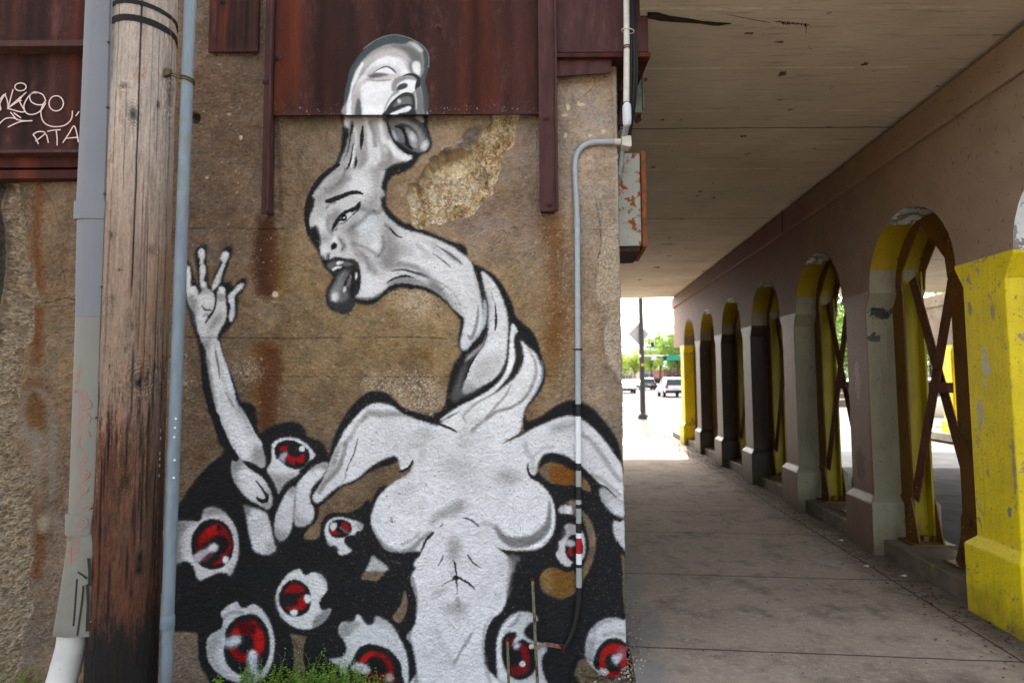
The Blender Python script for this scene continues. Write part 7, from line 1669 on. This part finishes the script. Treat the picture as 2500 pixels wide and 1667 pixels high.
# cars
def glassm():
    m = NM('car_glass'); return m.out(lin((.16, .18, .20)), .08, None, 0, .8)
glass_m = glassm(); tyre_m = simple('tyre', (.09, .09, .09), .85); rim_m = simple('alloy_rim', (.55, .56, .58), .3, metal=.8, spec=.5)
red_m = simple('red_tail_light', (.65, .03, .04), .25); lite_m = simple('headlight', (.80, .82, .84), .1, spec=.8); plate_m = simple('licence_plate', (.75, .76, .78), .4); trim_m = simple('black_trim', (.08, .08, .085), .6)
def car(p, ang, col, lab, wagon=True, grp='cars on the far road'):
    M = Matrix.Translation(p)@Matrix.Rotation(ang, 4, 'Z'); e = empty('car', p, lab, 'car', grp); pm = simple('car_paint_'+col[0], col[1], .22, .04, 3, .0, spec=.6)
    T = lambda x, y, z: M@Vector((x, y, z)); W2 = .92
    # y = along the car, front is +y
    if wagon: st = [(-2.30, .55, .80, 0), (-2.26, .42, 1.0, 0), (-1.2, .36, 1.05, 0), (.6, .36, 1.02, 0), (1.1, .36, .98, 0), (1.9, .38, .90, 0), (2.25, .45, .74, 0), (2.32, .52, .62, 0)]; gh = [(-2.2, 1.0, 1.05, .80), (-2.0, 1.0, 1.55, .68), (-1.7, 1.0, 1.62, .66), (-.2, 1.0, 1.66, .66), (.45, 1.0, 1.55, .66), (1.25, .96, 1.02, .78)]
    else: st = [(-2.35, .50, .78, 0), (-2.30, .40, .96, 0), (-1.5, .34, 1.0, 0), (-1.0, .34, .98, 0), (.8, .34, .96, 0), (1.2, .34, .90, 0), (2.0, .36, .80, 0), (2.3, .42, .68, 0), (2.38, .50, .60, 0)]; gh = [(-1.75, .97, 1.0, .78), (-1.1, .97, 1.36, .64), (-.7, .97, 1.42, .62), (.1, .97, 1.43, .62), (.5, .96, 1.36, .63), (1.25, .93, .96, .78)]
    def ring(y, zb, zt, wk): f = 1-.09*(abs(y)/2.35)**6; w_ = W2*f; return [T(-w_*.9, y, zb), T(-w_, y, zb+.12), T(-w_, y, zb+.5*(zt-zb)), T(-w_*.93, y, zt-.05), T(-w_*.8, y, zt), T(w_*.8, y, zt), T(w_*.93, y, zt-.05), T(w_, y, zb+.5*(zt-zb)), T(w_, y, zb+.12), T(w_*.9, y, zb)]
    b = MB(); b.loft([ring(*s_) for s_ in st]); body = b.build('body', pm, e, smooth='auto')
    b = MB(); b.loft([[T(-W2*.86, y, zb-.05), T(-wk-.04*0, y, zt-.06), T(-wk*.9, y, zt), T(wk*.9, y, zt), T(wk, y, zt-.06), T(W2*.86, y, zb-.05)] for y, zb, zt, wk in gh]); cab = b.build('cabin', glass_m, e, smooth='auto')
    ro = gh[1:-1]; b = MB(); b.loft([[T(-wk*.99, y, zt-.035), T(-wk*.9, y, zt+.02), T(wk*.9, y, zt+.02), T(wk*.99, y, zt-.035)] for y, zb, zt, wk in ro]); b.build('roof', pm, e, smooth='auto')
    b = MB()
    for sg in (-1, 1):
        for a, c_ in ((gh[0], gh[1]), (gh[-1], gh[-2])):
            y0, _, z0_, w0 = a; y1, _, z1_, w1 = c_; dd = .045
            b.tube([T(sg*W2*.85, y0, 1.0), T(sg*(w1*.99), y1, z1_-.03)], .05, 6)
        b.tube([T(sg*W2*.85, -.1, 1.0), T(sg*gh[3][3]*1.0, -.1, gh[3][2]-.05)], .035, 6)
    b.build('pillars', pm, e)
    for yw in (-1.42, 1.45):
        for sg in (-1, 1):
            c_ = T(sg*(W2-.12), yw, .33); ax = (T(1, 0, 0)-T(0, 0, 0)).normalized()*sg; b = MB(); b.tube([c_-ax*.12, c_-ax*.09, c_+ax*.09, c_+ax*.115], [.30, .33, .33, .30], 20); wo_ = b.build('wheel', tyre_m, e, smooth='auto')
            b = MB(); b.tube([c_+ax*.10, c_+ax*.122, c_+ax*.126], [.21, .21, .06], 14); b.build('rim', rim_m, wo_)
    yb, yf = st[0][0], st[-1][0]
    for sg in (-1, 1):
        x = sg*.74; b = MB(); b.box((x-.13, yb-.03, .78), (x+.13, yb+.12, 1.02 if wagon else .92), 0, M); b.build('tail_light', red_m, e, bevel=.02)
        b = MB(); b.box((x-.16, yf-.14, .60), (x+.16, yf+.02, .76), 0, M); b.build('headlight', lite_m, e, bevel=.02)
        b = MB(); b.box((sg*.98-.09, .72, .98), (sg*.98+.09, .84, 1.10), 0, M); b.build('mirror', pm, e, bevel=.02)
    b = MB(); b.box((-.82, yb-.07, .36), (.82, yb+.1, .60), 0, M); b.build('bumper', trim_m, e, bevel=.02); b = MB(); b.box((-.82, yf-.12, .30), (.82, yf+.05, .50), 0, M); b.build('bumper', trim_m, e, bevel=.02); b = MB(); b.box((-.42, yf-.1, .56), (.42, yf+.03, .70), 0, M); b.build('grille', trim_m, e, bevel=.02)
    b = MB(); b.box((-.2, yb-.08, .66), (.2, yb-.05, .80), 0, M); b.build('licence_plate', plate_m, e)
    if wagon: b = MB(); b.prism([T(-.70, gh[0][0]-.055, 1.04), T(.70, gh[0][0]-.055, 1.04), T(.60, gh[1][0]-.055, 1.50), T(-.60, gh[1][0]-.055, 1.50)], (M.to_3x3()@Vector((0, .03, 0)))); b.build('rear_window', glass_m, e)
    return e
HD = -math.atan(.1)
car(gp(1637, 50.5, -.1), HD, ('silver_white', (.84, .85, .86)), 'silvery white car seen from behind, nearest on the far road', True)
car(gp(1527, 63, -.1), HD+PI, ('white', (.88, .88, .88)), 'white car coming forward at the left edge of the far road', False)
car(gp(1579, 80, -.1), HD, ('grey', (.42, .42, .42)), 'grey car right behind the black street pole', True)
car(gp(1552, 86, -.1), HD+PI, ('pale', (.78, .78, .79)), 'pale car between the white oncoming car and the black pole', False)
car(gp(2282, 18.3, -.1)+Vector((.3, .0, 0)), HD+.9, ('white_b', (.86, .87, .88)), 'white car with red tail light seen through the arch nearest the yellow pier', True, 'cars behind the arcade')
# trees
bark_m = mottled('tree_bark', (.25, .21, .18), (.33, .28, .24), .3, .7, 8)
lfm = [simple('spring_leaf_'+n, c, .6, .2, 3, 0) for n, c in (('yellow', (.74, .76, .36)), ('light', (.62, .70, .32)), ('green', (.46, .58, .25)), ('deep', (.34, .46, .20)))]
def tree_proto(seed, H, crown, mats, dens=1.0, ls=.17):
    r = random.Random(seed); e = empty('street_tree', (0, 0, 0), 'x', 'tree'); b = MB(); tips = []
    b.tube([Vector((0, 0, -.2)), Vector((.03, .02, H*.2)), Vector((.08, -.05, H*.38)), Vector((.0, .05, H*.6))], [.20, .16, .13, .06], 9)
    for i in range(11):
        a = r.uniform(0, 6.3); z0 = H*r.uniform(.28, .58); L_ = crown*r.uniform(.6, 1.05); z1 = z0+H*r.uniform(.12, .42); P = [Vector((0, 0, z0)), Vector((math.cos(a)*L_*.4, math.sin(a)*L_*.4, z0+(z1-z0)*.5)), Vector((math.cos(a)*L_*.85, math.sin(a)*L_*.85, z1))]
        b.tube(P, [.07, .04, .015], 5); tips += [P[1], P[2], (P[1]+P[2])/2]
        for j in range(3): q = P[1]+(P[2]-P[1])*r.random(); t = q+Vector((r.gauss(0, .7), r.gauss(0, .7), r.uniform(.2, 1.1))); b.tube([q, t], [.025, .01], 4); tips.append(t)
    b.build('trunk', bark_m, e); bl_ = MB(); cl = tips+[Vector((r.gauss(0, crown*.45), r.gauss(0, crown*.45), H*r.uniform(.55, .98))) for _ in range(26)]
    for c_ in cl:
        rr = r.uniform(.35, .95)*crown/2.6; mi = r.choice((0, 1, 1, 2))
        for i in range(int(46*dens)):
            d = Vector((r.gauss(0, 1), r.gauss(0, 1), r.gauss(0, .8))); d = d.normalized()*rr*r.random()**.45; p = c_+d; s_ = ls*r.uniform(.6, 1.4); u_ = Vector((r.gauss(0, 1), r.gauss(0, 1), r.gauss(0, 1))).normalized(); v_ = u_.orthogonal().normalized()
            bl_.add([p-u_*s_, p+v_*s_*.6, p+u_*s_, p-v_*s_*.6], [(0, 1, 2, 3)], min(3, max(0, mi+r.choice((-1, 0, 0, 1)))))
    bl_.build('crown', mats, e); return e
tp = [tree_proto(5, 9, 3.2, lfm, .8), tree_proto(6, 8, 2.8, lfm, 1.0), tree_proto(7, 10, 3.6, lfm[1:]+lfm[3:], 1.2)]
TL = [(1513, 120, 1, .75, 'small yellow-green tree at the left edge of the far view'), (1530, 128, 0, .80, 'yellow-green tree behind the oncoming white car'), (1551, 112, 1, .72, 'low light green tree just left of the black pole'), (1590, 100, 0, .80, 'airy light green tree right of the black pole'), (1612, 104, 0, 1.1, 'tallest airy spring tree above the far green signal'), (1637, 118, 1, 1.05, 'spring tree behind the teal street name sign'), (1655, 92, 2, .88, 'denser green tree at the yellow pier end of the far view'),
      (1676, 84, 2, .95, 'green tree partly behind the farthest yellow pier'), (1572, 140, 1, .95, 'pale tree directly behind the black pole'), (2052, 40, 2, .62, 'leafy tree seen through the second arch'), (2100, 46, 1, .9, 'green tree hidden behind the pinkish pier'), (2275, 36, 2, .55, 'dense green tree seen through the nearest arch above the white car'), (2340, 40, 2, .8, 'green tree behind the yellow pier'), (1960, 44, 2, .8, 'green tree behind the third pier'), (1850, 52, 2, .9, 'green tree behind the fourth pier'), (2190, 42, 0, .8, 'light green tree behind the yellow steel column')]
fst = [True]*3
for u, Y, k, s_, lab in TL:
    o = tp[k] if fst[k] else copy_tree(tp[k]); fst[k] = False; o.location = gp(u, Y, -.1); o.scale = (s_,)*3; o.rotation_euler = (0, 0, u*1.7); o['label'] = lab; o['group'] = 'spring trees along the far street'
# far street edge: fence, low building with blue awnings, stepped concrete wall
fp = gp(1640, 88); e = empty('iron_fence', fp, 'black iron fence running along the far side of the street below the trees', 'fence'); b = MB()
A, B = gp(1588, 92), gp(1700, 80)
for i in range(90): q = A+(B-A)*i/89; b.box((q.x-.035, q.y-.03, -.1), (q.x+.035, q.y+.03, 1.5+.25*(i % 12 == 0)))
b.build('pickets', dark_m, e); b = MB()
for z in (.2, 1.35): b.tube([A+Vector((0, 0, z)), B+Vector((0, 0, z))], .05, 6)
b.build('rail', dark_m, e)
brick_m = mottled('far_brick', (.50, .30, .25), (.58, .38, .32), .3, .7, 2); cream_m = mottled('far_stucco', (.68, .64, .58), (.75, .71, .65), .3, .7, 1)
def house(u0, u1, Y, H, mat, lab, nw, aw=None):
    A, B = gp(u0, Y), gp(u1, Y); e = empty('building', (A+B)/2, lab, 'building', 'buildings far down the street'); b = MB(); b.box((A.x, Y, -.1), (B.x, Y+12, H)); b.build('wall', mat, e); w_ = (B.x-A.x)
    b = MB(); b.box((A.x-.15, Y-.2, H+.004), (B.x+.15, Y+12.2, H+.35)); b.build('roof', simple('far_roof', (.4, .38, .36)), e)
    for i in range(nw):
        x = A.x+w_*(i+.5)/nw
        for z in [1.0+3.2*j for j in range(int(H/3.2))]:
            b = MB(); b.box((x-w_/nw*.28, Y-.06, z), (x+w_/nw*.28, Y-.01, z+1.5)); b.build('window', glass_m, e)
        if aw: b = MB(); b.prism([Vector((x-w_/nw*.35, Y-.07, 2.7)), Vector((x-w_/nw*.35, Y-1.2, 2.2)), Vector((x-w_/nw*.35, Y-.07, 2.2))], (w_/nw*.7, 0, 0)); b.build('awning', aw, e)
house(1572, 1625, 150, 3.4, cream_m, 'low cream building with blue awnings far down the street', 4, simple('blue_awning', (.15, .33, .58), .6))
house(1626, 1672, 135, 3.2, brick_m, 'low brick building far down the street behind the white car', 3, simple('dark_awning', (.2, .22, .26), .6))
house(1490, 1571, 170, 6.4, cream_m, 'pale building far away at the left edge of the opening', 6)
cw = empty('retaining_wall', gp(2060, 33), 'pale stepped concrete wall across the road seen through the arches', 'wall')
for i in range(3): b = MB(); A, B = gp(1800, 33+i*.9), gp(2500, 29+i*.9); b.prism([Vector((A.x, A.y, -.1)), Vector((B.x, B.y, -.1)), Vector((B.x, B.y+.8, -.1)), Vector((A.x, A.y+.8, -.1))], (0, 0, .42+.32*i)); b.build('step', conc_m, cw)
# far wood closing the view
b = MB(); r = random.Random(77)
for i in range(11000):
    if i < 7000: u = r.uniform(1420, 1760); Y = r.uniform(200, 230); z = r.uniform(-.1, 1)**1 * (9+3*math.sin(u*.13)+2*math.sin(u*.37)); s_ = .7
    else: u = r.uniform(1780, 2600); Y = r.uniform(52, 62); z = r.uniform(0, 1)*(6.5+1.2*math.sin(u*.05)); s_ = .3
    p = gp(u, Y, z); u_ = Vector((r.gauss(0, 1), r.gauss(0, 1), r.gauss(0, 1))).normalized()*s_; v_ = u_.orthogonal()*.7
    b.add([p-u_, p+v_, p+u_, p-v_], [(0, 1, 2, 3)], r.randrange(4))
tag(b.build('far_wood', lfm, None, loc=(30, 200, 0)), 'hazy mass of green foliage far behind the street', kind='stuff')
